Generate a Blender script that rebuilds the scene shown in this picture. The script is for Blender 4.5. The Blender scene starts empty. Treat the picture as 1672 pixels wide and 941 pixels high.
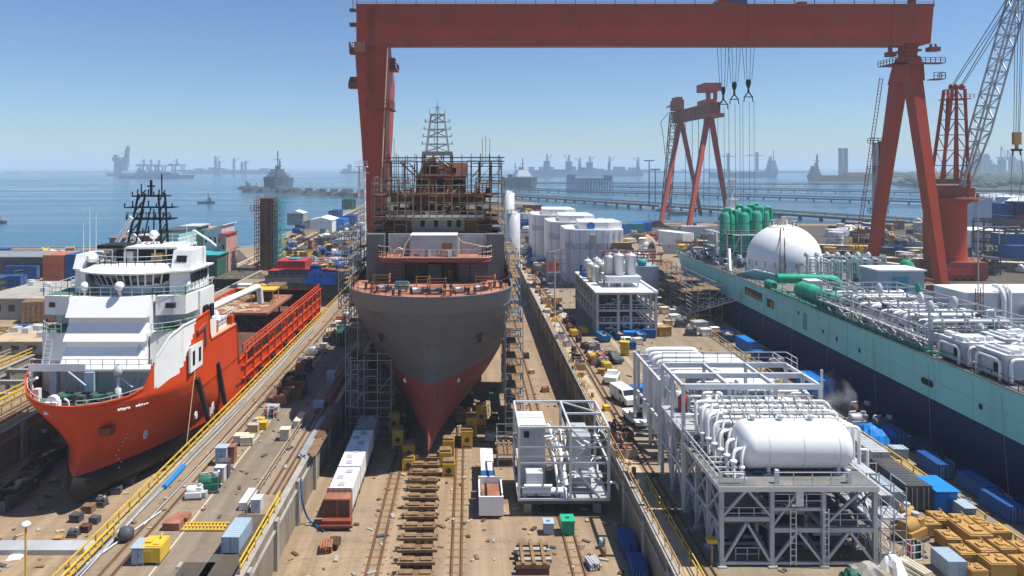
import bpy, math, random
from mathutils import Vector
V = Vector
RN = random.Random(11)
SC = bpy.context.scene
COL = SC.collection
PI = math.pi
CAMH, FOC = 32.6, 1150.0          # metres above the yard, focal length in photo pixels

def G(px, py, z=0.0):
    """ground point (at height z) seen at a photo pixel"""
    y = FOC * (CAMH - z) / (py - 272.0)
    return (px - 765.0) * y / FOC, y
def AT(px, py, y):
    """point at distance y seen at a photo pixel"""
    return V(((px - 765.0) * y / FOC, y, CAMH - (py - 272.0) * y / FOC))

# ------------------------------------------------------------------ materials
MATS = {}
def M(key, col, rough=0.6, metal=0.0, var=0.18, scale=0.35, dirt=0.0, dcol=(0.16, 0.09, 0.05), streak=False, bump=0.0, fine=6.0, dscale=0.5):
    m = bpy.data.materials.new(key); m.use_nodes = True
    nt = m.node_tree; N, L = nt.nodes, nt.links
    b = N['Principled BSDF']; b.inputs['Roughness'].default_value = rough; b.inputs['Metallic'].default_value = metal
    b.inputs['Specular IOR Level'].default_value = 0.5 if key in ('glass', 'tank_white') else 0.16
    g = N.new('ShaderNodeNewGeometry')
    pos = g.outputs['Position']
    def noise(sc, det=4.0, vec=pos):
        n = N.new('ShaderNodeTexNoise'); n.inputs['Scale'].default_value = sc; n.inputs['Detail'].default_value = det
        n.inputs['Roughness'].default_value = 0.6
        L.new(vec, n.inputs['Vector']); return n.outputs['Fac']
    def ramp(fac, a, bb, c0=0.0, c1=1.0):
        r = N.new('ShaderNodeMapRange'); r.inputs['From Min'].default_value = a; r.inputs['From Max'].default_value = bb
        r.inputs['To Min'].default_value = c0; r.inputs['To Max'].default_value = c1; L.new(fac, r.inputs['Value']); return r.outputs['Result']
    def mix(fac, a, bb):
        x = N.new('ShaderNodeMix'); x.data_type = 'RGBA'
        for s, v in ((x.inputs[0], fac), (x.inputs[6], a), (x.inputs[7], bb)):
            if isinstance(v, tuple): s.default_value = (*v, 1)
            elif isinstance(v, float): s.default_value = v
            else: L.new(v, s)
        return x.outputs[2]
    lo = tuple(max(0, c * (1 - var)) for c in col); hi = tuple(min(1, c * (1 + var)) for c in col)
    c = mix(ramp(noise(scale), 0.3, 0.7), lo, hi)
    c = mix(ramp(noise(fine, 3.0), 0.35, 0.75, 0.0, 0.5), c, tuple(x * (1 - var * 1.4) for x in col))
    if dirt > 0:
        vec = pos
        if streak:
            mp = N.new('ShaderNodeMapping'); mp.inputs['Scale'].default_value = (1.6, 1.6, 0.12); L.new(pos, mp.inputs['Vector']); vec = mp.outputs['Vector']
        c = mix(ramp(noise(dscale, 6.0, vec), 0.62 - 0.25 * dirt, 0.80 - 0.15 * dirt, 0.0, min(1.0, 0.35 + dirt)), c, dcol)
    L.new(c, b.inputs['Base Color'])
    if bump > 0:
        bp = N.new('ShaderNodeBump'); bp.inputs['Strength'].default_value = bump; bp.inputs['Distance'].default_value = 0.1
        L.new(noise(fine * 0.5, 4.0), bp.inputs['Height']); L.new(bp.outputs['Normal'], b.inputs['Normal'])
    MATS[key] = m
    return m
RUST = (0.17, 0.075, 0.035)
GRIME = (0.10, 0.08, 0.06)
M('white', (0.80, 0.80, 0.78), 0.5, var=0.08, dirt=0.26, dcol=(0.50, 0.45, 0.38), streak=True)
M('tank_white', (0.84, 0.84, 0.83), 0.35, var=0.03, dirt=0.05, dcol=(0.6, 0.58, 0.54), streak=True)
M('grey_steel', (0.46, 0.48, 0.50), 0.5, 0.2, var=0.15, dirt=0.2, dcol=(0.25, 0.22, 0.18))
M('pale_steel', (0.62, 0.64, 0.66), 0.45, 0.2, var=0.12, dirt=0.15, dcol=(0.34, 0.31, 0.27))
M('dark_steel', (0.10, 0.11, 0.12), 0.6, 0.2, var=0.3, dirt=0.3, dcol=RUST)
M('black', (0.02, 0.022, 0.025), 0.5, var=0.3)
M('glass', (0.02, 0.03, 0.035), 0.08, var=0.1)
M('crane_red', (0.38, 0.05, 0.019), 0.5, var=0.16, scale=0.08, dirt=0.3, dcol=(0.25, 0.07, 0.04), streak=True, dscale=0.3)
M('crane_dark', (0.26, 0.065, 0.038), 0.55, var=0.2, dirt=0.2, dcol=(0.12, 0.05, 0.04))
M('ship_orange', (0.64, 0.066, 0.012), 0.42, var=0.08, scale=0.2, dirt=0.3, dcol=(0.40, 0.05, 0.016), streak=True)
M('hull_black', (0.018, 0.017, 0.018), 0.5, var=0.3, dirt=0.15, dcol=(0.06, 0.04, 0.03), streak=True)
M('hull_grey', (0.145, 0.15, 0.16), 0.5, var=0.12, scale=0.22, dirt=0.45, dcol=(0.10, 0.10, 0.104), streak=True, dscale=0.35)
M('hull_grey_pale', (0.17, 0.18, 0.19), 0.5, var=0.10, scale=0.2, dirt=0.15, dcol=(0.15, 0.14, 0.13), streak=True)
M('antifoul', (0.29, 0.07, 0.06), 0.6, var=0.15, scale=0.3, dirt=0.5, dcol=(0.34, 0.13, 0.11), streak=True)
M('primer', (0.42, 0.17, 0.11), 0.7, var=0.25, scale=0.5, dirt=0.3, dcol=(0.55, 0.40, 0.31))
M('rust_brown', (0.33, 0.14, 0.085), 0.8, var=0.35, scale=0.5, dirt=0.3, dcol=(0.38, 0.22, 0.14))
M('rust_dark', (0.11, 0.06, 0.04), 0.8, var=0.35, dirt=0.3, dcol=(0.2, 0.09, 0.05))
M('teal', (0.25, 0.62, 0.59), 0.45, var=0.07, scale=0.12, dirt=0.3, dcol=(0.19, 0.45, 0.43), streak=True)
M('navy', (0.003, 0.02, 0.088), 0.45, var=0.2, scale=0.1, dirt=0.10, dcol=(0.01, 0.03, 0.08), streak=True)
M('green', (0.025, 0.36, 0.21), 0.45, var=0.12, dirt=0.1, dcol=(0.03, 0.15, 0.1))
M('deck_green', (0.07, 0.20, 0.12), 0.6, var=0.2, dirt=0.2, dcol=(0.16, 0.16, 0.12))
M('deck_grey', (0.17, 0.17, 0.165), 0.7, var=0.3, scale=0.4, dirt=0.35, dcol=(0.30, 0.26, 0.21))
M('yellow', (0.66, 0.42, 0.05), 0.55, var=0.15, dirt=0.25, dcol=(0.36, 0.21, 0.06))
M('ochre', (0.44, 0.26, 0.085), 0.6, var=0.2, dirt=0.3, dcol=(0.26, 0.15, 0.06))
M('blue', (0.02, 0.095, 0.29), 0.5, var=0.15, dirt=0.15, dcol=(0.05, 0.08, 0.12))
M('tarp_blue', (0.02, 0.21, 0.60), 0.5, var=0.15)
M('pale_blue', (0.34, 0.43, 0.51), 0.55, var=0.12, dirt=0.2, dcol=(0.3, 0.28, 0.24))
M('aqua', (0.05, 0.36, 0.38), 0.5, var=0.1)
M('dark_green', (0.03, 0.12, 0.085), 0.6, var=0.25, dirt=0.2)
M('red', (0.42, 0.045, 0.04), 0.55, var=0.15, dirt=0.2)
M('pink', (0.56, 0.30, 0.25), 0.7, var=0.12, dirt=0.2)
M('brick_red', (0.46, 0.145, 0.075), 0.7, var=0.15, dirt=0.2)
M('timber', (0.25, 0.155, 0.085), 0.85, var=0.35, scale=1.5, dirt=0.3, dcol=(0.14, 0.085, 0.05))
M('tan', (0.46, 0.35, 0.23), 0.85, var=0.2, dirt=0.25, dcol=(0.26, 0.19, 0.12))
M('cream', (0.62, 0.55, 0.42), 0.7, var=0.1, dirt=0.2, dcol=(0.4, 0.33, 0.24))
M('scaffold_tube', (0.36, 0.305, 0.22), 0.6, 0.1, var=0.5, scale=1.2, dirt=0.4, dcol=(0.12, 0.075, 0.05))
M('concrete', (0.36, 0.34, 0.30), 0.85, var=0.18, scale=0.3, dirt=0.35, dcol=(0.17, 0.145, 0.115), streak=True, bump=0.15)
M('dock_wall', (0.28, 0.235, 0.18), 0.9, var=0.25, scale=0.25, dirt=0.5, dcol=(0.10, 0.08, 0.06), streak=True, bump=0.2)
M('rail_steel', (0.21, 0.115, 0.065), 0.6, 0.3, var=0.3, dirt=0.3, dcol=(0.1, 0.06, 0.04))
M('cable_grey', (0.30, 0.32, 0.34), 0.5, var=0.2)
M('rubber', (0.03, 0.03, 0.03), 0.8, var=0.3)
M('rock', (0.13, 0.13, 0.12), 0.9, var=0.4, scale=0.1)
M('leaf', (0.06, 0.085, 0.06), 0.8, var=0.4, scale=0.2)
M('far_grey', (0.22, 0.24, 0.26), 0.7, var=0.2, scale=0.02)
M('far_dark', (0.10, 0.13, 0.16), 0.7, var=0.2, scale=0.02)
M('far_haze_blue', (0.20, 0.29, 0.38), 0.7, var=0.2, scale=0.02)  # distance haze mixed into the paint of far ships, cranes and quays

# ------------------------------------------------------------------ mesh builder
class MB:
    def __init__(s): s.v, s.f, s.m, s.s = [], [], [], []
    def face(s, idx, m=0, sm=False): s.f.append(idx); s.m.append(m); s.s.append(sm)
    def add(s, vs, fs, m=0, sm=False):
        o = len(s.v); s.v += [tuple(p) for p in vs]
        for f in fs: s.face([i + o for i in f], m, sm)
    def box(s, x0, y0, z0, x1, y1, z1, m=0):
        s.add([(x0,y0,z0),(x1,y0,z0),(x1,y1,z0),(x0,y1,z0),(x0,y0,z1),(x1,y0,z1),(x1,y1,z1),(x0,y1,z1)],
              [(0,3,2,1),(4,5,6,7),(0,1,5,4),(1,2,6,5),(2,3,7,6),(3,0,4,7)], m); return s
    def cb(s, c, d, m=0, rz=0.0):
        x, y, z = d[0]/2, d[1]/2, d[2]/2; ca, sa = math.cos(rz), math.sin(rz)
        P = [(-x,-y,-z),(x,-y,-z),(x,y,-z),(-x,y,-z),(-x,-y,z),(x,-y,z),(x,y,z),(-x,y,z)]
        s.add([(c[0]+p[0]*ca-p[1]*sa, c[1]+p[0]*sa+p[1]*ca, c[2]+p[2]) for p in P],
              [(0,3,2,1),(4,5,6,7),(0,1,5,4),(1,2,6,5),(2,3,7,6),(3,0,4,7)], m); return s
    @staticmethod
    def frame(d):
        d = d.normalized(); u = V((0,0,1)) if abs(d.z) < 0.95 else V((0,1,0))
        a = d.cross(u).normalized(); return a, a.cross(d).normalized()
    def bar(s, p, q, w=0.2, h=None, m=0):
        p, q = V(p), V(q)
        if (q-p).length < 1e-5: return s
        h = h or w; a, b = s.frame(q-p); a = a*w/2; b = b*h/2
        s.add([p-a-b,p+a-b,p+a+b,p-a+b,q-a-b,q+a-b,q+a+b,q-a+b], [(0,1,2,3),(7,6,5,4),(0,4,5,1),(1,5,6,2),(2,6,7,3),(3,7,4,0)], m); return s
    def tube(s, p, q, r=0.1, r2=None, n=6, m=0, caps=True):
        p, q = V(p), V(q)
        if (q-p).length < 1e-5: return s
        r2 = r if r2 is None else r2; a, b = s.frame(q-p)
        A = [p+(a*math.cos(2*PI*i/n)+b*math.sin(2*PI*i/n))*r for i in range(n)]
        B = [q+(a*math.cos(2*PI*i/n)+b*math.sin(2*PI*i/n))*r2 for i in range(n)]
        s.add(A+B, [(i,i+n,(i+1)%n+n,(i+1)%n) for i in range(n)], m, n > 4)
        if caps:
            s.add(A, [tuple(range(n))], m); s.add(B, [tuple(reversed(range(n)))], m)
        return s
    def pipe(s, pts, r=0.15, n=8, m=0, bend=None):
        """round pipe through points with rounded elbows"""
        P = [V(p) for p in pts]; bend = bend or r*1.8; out = [P[0]]
        for i in range(1, len(P)-1):
            a, b, c = P[i-1], P[i], P[i+1]; k = min(bend, (a-b).length*0.45, (c-b).length*0.45)
            p0, p1 = b+(a-b).normalized()*k, b+(c-b).normalized()*k
            for t in (0, .33, .67, 1): out.append(p0*(1-t)**2+b*2*t*(1-t)+p1*t*t)
        out.append(P[-1]); rings = []; ref = None
        for i, p in enumerate(out):
            d = (out[min(i+1,len(out)-1)]-out[max(i-1,0)]).normalized()
            if ref is None: a, b = s.frame(d)
            else:
                a = (ref-d*ref.dot(d)); a = a.normalized() if a.length > 1e-4 else s.frame(d)[0]; b = a.cross(d).normalized()
            ref = a
            rings.append([p+(a*math.cos(2*PI*k/n)+b*math.sin(2*PI*k/n))*r for k in range(n)])
        fs = []
        for i in range(len(rings)-1):
            for k in range(n): fs.append((i*n+k, (i+1)*n+k, (i+1)*n+(k+1)%n, i*n+(k+1)%n))
        s.add([q for g in rings for q in g], fs, m, True)
        s.add(rings[0], [tuple(range(n))], m); s.add(rings[-1], [tuple(reversed(range(n)))], m); return s
    def lathe(s, prof, c=(0,0,0), n=16, m=0, axis='z', sm=True):
        vs = []
        for r, z in prof:
            for k in range(n):
                a = 2*PI*k/n; x, y = r*math.cos(a), r*math.sin(a)
                vs.append((c[0]+x,c[1]+y,c[2]+z) if axis == 'z' else ((c[0]+z,c[1]+x,c[2]+y) if axis == 'x' else (c[0]+y,c[1]+z,c[2]+x)))
        fs = [(i*n+k, i*n+(k+1)%n, (i+1)*n+(k+1)%n, (i+1)*n+k) for i in range(len(prof)-1) for k in range(n)]
        s.add(vs, fs, m, sm)
        k = len(prof)-1
        s.add(vs[:n], [tuple(reversed(range(n)))], m); s.add(vs[k*n:], [tuple(range(n))], m); return s
    def prism(s, poly, z0, z1, m=0, mtop=None):
        n = len(poly)
        if sum(poly[i][0]*poly[(i+1)%n][1]-poly[(i+1)%n][0]*poly[i][1] for i in range(n)) < 0: poly = poly[::-1]
        s.add([(p[0],p[1],z0) for p in poly]+[(p[0],p[1],z1) for p in poly], [(i,(i+1)%n,(i+1)%n+n,i+n) for i in range(n)]+[tuple(reversed(range(n)))], m)
        s.add([(p[0],p[1],z1) for p in poly], [tuple(range(n))], m if mtop is None else mtop); return s
    def extr(s, poly_yz, x0, x1, m=0):
        """polygon in the YZ plane extruded along X"""
        n = len(poly_yz)
        if sum(poly_yz[i][0]*poly_yz[(i+1)%n][1]-poly_yz[(i+1)%n][0]*poly_yz[i][1] for i in range(n)) < 0: poly_yz = poly_yz[::-1]
        s.add([(x0,p[0],p[1]) for p in poly_yz]+[(x1,p[0],p[1]) for p in poly_yz],
              [(i,i+n,(i+1)%n+n,(i+1)%n) for i in range(n)] and [((i+1)%n,(i+1)%n+n,i+n,i)[::-1] for i in range(n)]+[tuple(reversed(range(n))), tuple(range(n,2*n))], m); return s
    def rail(s, pts, h=1.1, step=2.0, r=0.035, m=0, mid=True, top=None):
        for i in range(len(pts)-1):
            a, b = V(pts[i]), V(pts[i+1]); L = (b-a).length
            k = max(1, round(L/step))
            for j in range(k+1):
                p = a.lerp(b, j/k); s.bar(p, p+V((0,0,h)), r*2, m=m)
            up = V((0,0,h)); s.bar(a+up, b+up, (top or r)*2, m=m)
            if mid: s.bar(a+up*0.5, b+up*0.5, r*1.7, m=m)
        return s
    def ladder(s, p, q, w=0.6, side=(1,0,0), r=0.04, step=0.5, m=0):
        p, q, d = V(p), V(q), V(side)*w/2
        s.bar(p-d, q-d, r*2, m=m); s.bar(p+d, q+d, r*2, m=m); k = max(2, int((q-p).length/step))
        for i in range(k): c = p.lerp(q, (i+.5)/k); s.bar(c-d, c+d, r*1.6, m=m)
        return s
    def lattice(s, p, q, w0, w1, nb, r=0.12, rb=0.07, m=0, up=None):
        """four-chord lattice boom / tower"""
        p, q = V(p), V(q); a, b = s.frame(q-p)
        def cor(t):
            c = p.lerp(q, t); w = (w0*(1-t)+w1*t)/2
            return [c+a*w+b*w, c-a*w+b*w, c-a*w-b*w, c+a*w-b*w]
        R = [cor(i/nb) for i in range(nb+1)]
        for k in range(4): s.bar(R[0][k], R[-1][k], r*2, m=m)
        for i in range(nb+1):
            for k in range(4): s.bar(R[i][k], R[i][(k+1)%4], rb*2, m=m)
        for i in range(nb):
            for k in range(4):
                if (i+k) % 2: s.bar(R[i][k], R[i+1][(k+1)%4], rb*1.7, m=m)
                else: s.bar(R[i][(k+1)%4], R[i+1][k], rb*1.7, m=m)
        return s
    def clusters(s):
        """groups of faces that touch one another"""
        n = len(s.v); up = list(range(n))
        def fd(i):
            while up[i] != i: up[i] = up[up[i]]; i = up[i]
            return i
        seen = {}
        for i, p in enumerate(s.v):
            k = (round(p[0],3),round(p[1],3),round(p[2],3)); j = seen.setdefault(k, i)
            if j != i: up[fd(i)] = fd(j)
        for f in s.f:
            a = fd(f[0])
            for i in f[1:]: up[fd(i)] = a
        bb = {}
        for i, p in enumerate(s.v):
            b = bb.setdefault(fd(i), [1e9]*3+[-1e9]*3)
            for k in range(3): b[k] = min(b[k],p[k]); b[k+3] = max(b[k+3],p[k])
        ks = list(bb); g = {k: k for k in ks}
        if len(ks) > 420: return None
        def gf(i):
            while g[i] != i: i = g[i]
            return i
        e = .05
        for x in range(len(ks)):
            a = bb[ks[x]]
            for y in range(x):
                b = bb[ks[y]]
                if all(a[k]-e <= b[k+3] and b[k]-e <= a[k+3] for k in range(3)): g[gf(ks[x])] = gf(ks[y])
        out = {}
        for fi, f in enumerate(s.f): out.setdefault(gf(fd(f[0])), []).append(fi)
        return list(out.values())
    def sub(s, fis):
        m = MB(); mp = {}
        for fi in fis:
            f = []
            for i in s.f[fi]:
                if i not in mp: mp[i] = len(m.v); m.v.append(s.v[i])
                f.append(mp[i])
            m.face(f, s.m[fi], s.s[fi])
        return m
    def build(s, name, mats, parent=None, label=None, cat=None, group=None, kind=None, origin=None):
        if parent is not None and SPLIT[0] and name not in WHOLE:
            cl = s.clusters()
            if cl and 1 < len(cl) <= 100:
                cl.sort(key=len, reverse=True)
                return [s.sub(c).build1(name, mats, parent) for c in cl][0]
        return s.build1(name, mats, parent, label, cat, group, kind, origin)
    def build1(s, name, mats, parent=None, label=None, cat=None, group=None, kind=None, origin=None):
        if isinstance(mats, str): mats = [mats]
        if parent is not None: o0 = ORG[parent.name]
        elif origin is not None: o0 = V(origin)
        elif kind: o0 = V((0,0,0))
        else:
            xs, ys, zs = zip(*s.v); o0 = V(((min(xs)+max(xs))/2, (min(ys)+max(ys))/2, min(zs)))
        me = bpy.data.meshes.new(name)
        me.from_pydata([(p[0]-o0.x, p[1]-o0.y, p[2]-o0.z) for p in s.v], [], s.f)
        for k in mats: me.materials.append(MATS[k])
        me.polygons.foreach_set('material_index', s.m); me.polygons.foreach_set('use_smooth', s.s); me.update()
        o = bpy.data.objects.new(name, me); COL.objects.link(o)
        if parent is not None: o.parent = parent
        else: o.location = o0
        ORG[o.name] = o0
        tag(o, label, cat, group, kind); return o
ORG = {}
SPLIT = [True]; WHOLE = {'weld_seam', 'quay_sheds', 'draught_mark', 'dome_gallery', 'working_deck', 'lettering'}
def tag(o, label=None, cat=None, group=None, kind=None):
    for k, v in (('label', label), ('category', cat), ('group', group), ('kind', kind)):
        if v: o[k] = v
def thing(name, label, cat, loc, group=None):
    o = bpy.data.objects.new(name, None); COL.objects.link(o); o.location = loc; o.empty_display_size = 0.5
    ORG[o.name] = V(loc); tag(o, label, cat, group); return o
def copy_tree(o, parent=None):
    c = o.copy(); COL.objects.link(c)
    if parent is not None: c.parent = parent
    for ch in list(KIDS(o)): copy_tree(ch, c)
    return c
def KIDS(o): return [x for x in o.children]
ORD = 'first second third fourth fifth sixth seventh eighth ninth tenth eleventh twelfth thirteenth fourteenth fifteenth sixteenth seventeenth eighteenth nineteenth twentieth'.split()
def nth(i):
    if i < 20: return ORD[i]
    t = ['twenty', 'thirty', 'forty', 'fifty', 'sixty', 'seventy'][(i+1)//10-2]; u = (i+1) % 10
    return t[:-1]+'ieth' if u == 0 else t+'-'+ORD[u-1]
def lerp(tab, x):
    if x <= tab[0][0]: return tab[0][1]
    for (a, u), (b, v) in zip(tab, tab[1:]):
        if x <= b: return u+(v-u)*(x-a)/(b-a)
    return tab[-1][1]
# ------------------------------------------------------------------ camera, sun, sky, haze
cd = bpy.data.cameras.new('camera'); cam = bpy.data.objects.new('camera', cd); COL.objects.link(cam)
cam.location = (0, 0, CAMH); cam.rotation_euler = (PI/2, 0, 0)
cd.sensor_width = 36.0; cd.lens = 36.0*FOC/1672.0; cd.shift_x = 71.0/1672.0; cd.shift_y = -198.5/1672.0
cd.clip_start = 1.0; cd.clip_end = 60000.0
SC.camera = cam
SUN = V((0.46, -0.03, 1.0)).normalized()
elev = math.asin(SUN.z); azim = math.atan2(SUN.x, SUN.y)
w = bpy.data.worlds.new('World'); SC.world = w; w.use_nodes = True
nt = w.node_tree; bg = nt.nodes['Background']; sky = nt.nodes.new('ShaderNodeTexSky'); sky.sky_type = 'NISHITA'
sky.sun_disc = False; sky.sun_elevation = elev; sky.sun_rotation = azim; sky.altitude = 0; sky.air_density = 1.0; sky.dust_density = 0.2; sky.ozone_density = 3.0
tn = nt.nodes.new('ShaderNodeMix'); tn.data_type = 'RGBA'; tn.blend_type = 'MULTIPLY'; tn.inputs[0].default_value = 1.0; tn.inputs[7].default_value = (0.75, 0.905, 1.12, 1)
nt.links.new(sky.outputs['Color'], tn.inputs[6]); nt.links.new(tn.outputs[2], bg.inputs['Color']); bg.inputs['Strength'].default_value = 0.081
sl = bpy.data.lights.new('sun', 'SUN'); sl.energy = 5.0; sl.angle = math.radians(0.53); sl.color = (1.0, 0.955, 0.88)
so = bpy.data.objects.new('sun', sl); COL.objects.link(so); so.rotation_euler = (-SUN).to_track_quat('-Z', 'Y').to_euler(); so.location = (60, -20, 150)
vs = SC.view_settings; vs.view_transform = 'Standard'; vs.look = 'None'; vs.gamma = 1.0; vs.exposure = 0.40; vs.use_curve_mapping = False
SC.cycles.max_bounces = 5; SC.cycles.diffuse_bounces = 2; SC.cycles.glossy_bounces = 2; SC.cycles.transparent_max_bounces = 4
SC.cycles.volume_bounces = 2; SC.cycles.use_adaptive_sampling = True; SC.cycles.adaptive_threshold = 0.02
SC.cycles.caustics_reflective = False; SC.cycles.caustics_refractive = False

hm = bpy.data.materials.new('haze_air'); hm.use_nodes = True
hn = hm.node_tree.nodes; hn.remove(hn['Principled BSDF'])
pv = hn.new('ShaderNodeVolumePrincipled'); pv.inputs['Color'].default_value = (0.70, 0.85, 0.97, 1); pv.inputs['Density'].default_value = 0.00022; pv.inputs['Anisotropy'].default_value = 0.0
hm.node_tree.links.new(pv.outputs['Volume'], hn['Material Output'].inputs['Volume']); MATS['haze_air'] = hm
hz = MB().box(-13000, -700, -12, 13000, 14000, 112); hz.build('haze', 'haze_air', kind='stuff', label='pale blue haze over the harbour')

# ------------------------------------------------------------------ water
wm = bpy.data.materials.new('sea_water'); wm.use_nodes = True; MATS['sea_water'] = wm
N, L = wm.node_tree.nodes, wm.node_tree.links; b = N['Principled BSDF']
b.inputs['Roughness'].default_value = 0.16; b.inputs['IOR'].default_value = 1.33
g = N.new('ShaderNodeNewGeometry'); mp = N.new('ShaderNodeMapping'); mp.inputs['Scale'].default_value = (0.0022, 0.016, 1); L.new(g.outputs['Position'], mp.inputs['Vector'])
n1 = N.new('ShaderNodeTexNoise'); n1.inputs['Scale'].default_value = 1.0; n1.inputs['Detail'].default_value = 5; L.new(mp.outputs['Vector'], n1.inputs['Vector'])
cr = N.new('ShaderNodeMix'); cr.data_type = 'RGBA'; cr.inputs[6].default_value = (0.006, 0.05, 0.10, 1); cr.inputs[7].default_value = (0.05, 0.15, 0.215, 1)
mr = N.new('ShaderNodeMapRange'); mr.inputs['From Min'].default_value = 0.35; mr.inputs['From Max'].default_value = 0.65; L.new(n1.outputs['Fac'], mr.inputs['Value']); L.new(mr.outputs['Result'], cr.inputs[0]); L.new(cr.outputs[2], b.inputs['Base Color'])
rr_ = N.new('ShaderNodeMapRange'); rr_.inputs['From Min'].default_value = .35; rr_.inputs['From Max'].default_value = .65; rr_.inputs['To Min'].default_value = .07; rr_.inputs['To Max'].default_value = .34; L.new(n1.outputs['Fac'], rr_.inputs['Value']); L.new(rr_.outputs['Result'], b.inputs['Roughness'])
mp2 = N.new('ShaderNodeMapping'); mp2.inputs['Scale'].default_value = (0.10, 0.22, 1); L.new(g.outputs['Position'], mp2.inputs['Vector'])
n2 = N.new('ShaderNodeTexNoise'); n2.inputs['Scale'].default_value = 1.0; n2.inputs['Detail'].default_value = 6; L.new(mp2.outputs['Vector'], n2.inputs['Vector'])
bp = N.new('ShaderNodeBump'); bp.inputs['Strength'].default_value = 0.5; bp.inputs['Distance'].default_value = 0.8; L.new(n2.outputs['Fac'], bp.inputs['Height']); L.new(bp.outputs['Normal'], b.inputs['Normal'])
SEA = -3.0
ws = MB()
for q in ([(-12500,281),(-92,281),(-92,13500),(-12500,13500)], [(-92,281),(-86,291),(-86,13500),(-92,13500)], [(-86,640),(-40,758),(58,638),(62,411),(255,397),(300,391),(12500,391),(12500,13500),(-86,13500)]):
    if sum(a[0]*c[1]-c[0]*a[1] for a, c in zip(q, q[1:]+q[:1])) < 0: q = q[::-1]
    ws.add([(p[0],p[1],SEA) for p in q], [tuple(range(len(q)))])
ws.build('sea', 'sea_water', kind='structure', label='calm blue harbour water')

# ------------------------------------------------------------------ yard ground and docks
def ground_mat(key, base, alt, dark, tracks):
    m = bpy.data.materials.new(key); m.use_nodes = True; MATS[key] = m
    N, L = m.node_tree.nodes, m.node_tree.links; b = N['Principled BSDF']; b.inputs['Roughness'].default_value = 0.92; b.inputs['Specular IOR Level'].default_value = 0.15
    g = N.new('ShaderNodeNewGeometry'); P = g.outputs['Position']
    def nz(sc, det, scale=None, rough=0.6):
        v = P
        if scale:
            mp = N.new('ShaderNodeMapping'); mp.inputs['Scale'].default_value = scale; L.new(P, mp.inputs['Vector']); v = mp.outputs['Vector']
        n = N.new('ShaderNodeTexNoise'); n.inputs['Scale'].default_value = sc; n.inputs['Detail'].default_value = det; n.inputs['Roughness'].default_value = rough
        L.new(v, n.inputs['Vector']); return n.outputs['Fac']
    def rg(f, a, c, hi=1.0):
        r = N.new('ShaderNodeMapRange'); r.inputs['From Min'].default_value = a; r.inputs['From Max'].default_value = c; r.inputs['To Max'].default_value = hi; L.new(f, r.inputs['Value']); return r.outputs['Result']
    def mx(f, a, c):
        x = N.new('ShaderNodeMix'); x.data_type = 'RGBA'; L.new(f, x.inputs[0])
        for s, v in ((x.inputs[6], a), (x.inputs[7], c)):
            if isinstance(v, tuple): s.default_value = (*v, 1)
            else: L.new(v, s)
        return x.outputs[2]
    c = mx(rg(nz(0.07, 6), 0.35, 0.65), base, alt)
    c = mx(rg(nz(1.0, 5, (0.55, 0.03, 1)), 0.38, 0.60, 0.85 if tracks else 0.65), c, tuple(x*0.62 for x in base))      # wheel wear along the dock
    c = mx(rg(nz(0.33, 7, None, 0.7), 0.52, 0.78, 0.75), c, tuple(x*0.6 for x in alt))
    c = mx(rg(nz(0.13, 5), 0.63, 0.72, 0.8), c, dark)                                   # oil and rust stains
    c = mx(rg(nz(0.9, 4), 0.69, 0.76, 0.7), c, dark)
    c = mx(rg(nz(5.0, 3), 0.5, 0.85, 0.5), c, tuple(x*0.7 for x in base))
    c = mx(rg(nz(0.21, 5), 0.30, 0.22, 0.6), c, tuple(min(1, x*1.25) for x in base))
    vo = N.new('ShaderNodeTexVoronoi'); vo.feature = 'DISTANCE_TO_EDGE'; vo.inputs['Scale'].default_value = 0.17; vw = N.new('ShaderNodeVectorMath'); vw.operation = 'MULTIPLY_ADD'; nv = N.new('ShaderNodeTexNoise'); nv.inputs['Scale'].default_value = 0.5; L.new(P, nv.inputs['Vector']); L.new(nv.outputs['Color'], vw.inputs[0]); vw.inputs[1].default_value = (2.5,2.5,0); L.new(P, vw.inputs[2]); L.new(vw.outputs[0], vo.inputs['Vector'])
    c = mx(rg(vo.outputs['Distance'], 0.012, 0.003, 0.24), c, dark)
    # slab joints
    bk = N.new('ShaderNodeTexBrick'); bk.inputs['Scale'].default_value = 0.16; bk.inputs['Mortar Size'].default_value = 0.006; bk.offset = 0.0
    bk.inputs['Color1'].default_value = (1,1,1,1); bk.inputs['Color2'].default_value = (0.9,0.9,0.9,1); bk.inputs['Mortar'].default_value = (0.5,0.46,0.42,1); L.new(P, bk.inputs['Vector'])
    ml = N.new('ShaderNodeMix'); ml.data_type = 'RGBA'; ml.blend_type = 'MULTIPLY'; ml.inputs[0].default_value = 0.4; L.new(c, ml.inputs[6]); L.new(bk.outputs['Color'], ml.inputs[7])
    L.new(ml.outputs[2], b.inputs['Base Color'])
    bp = N.new('ShaderNodeBump'); bp.inputs['Strength'].default_value = 0.25; bp.inputs['Distance'].default_value = 0.06; L.new(nz(3.0, 5), bp.inputs['Height']); L.new(bp.outputs['Normal'], b.inputs['Normal'])
ground_mat('yard_concrete', (0.345, 0.26, 0.172), (0.255, 0.21, 0.158), (0.10, 0.075, 0.055), False)
ground_mat('floor_concrete', (0.40, 0.285, 0.18), (0.29, 0.22, 0.155), (0.11, 0.07, 0.04), True)
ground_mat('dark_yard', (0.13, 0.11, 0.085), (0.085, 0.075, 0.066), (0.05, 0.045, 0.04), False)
ground_mat('lane', (0.30, 0.24, 0.175), (0.22, 0.185, 0.15), (0.10, 0.085, 0.07), True)

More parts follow.
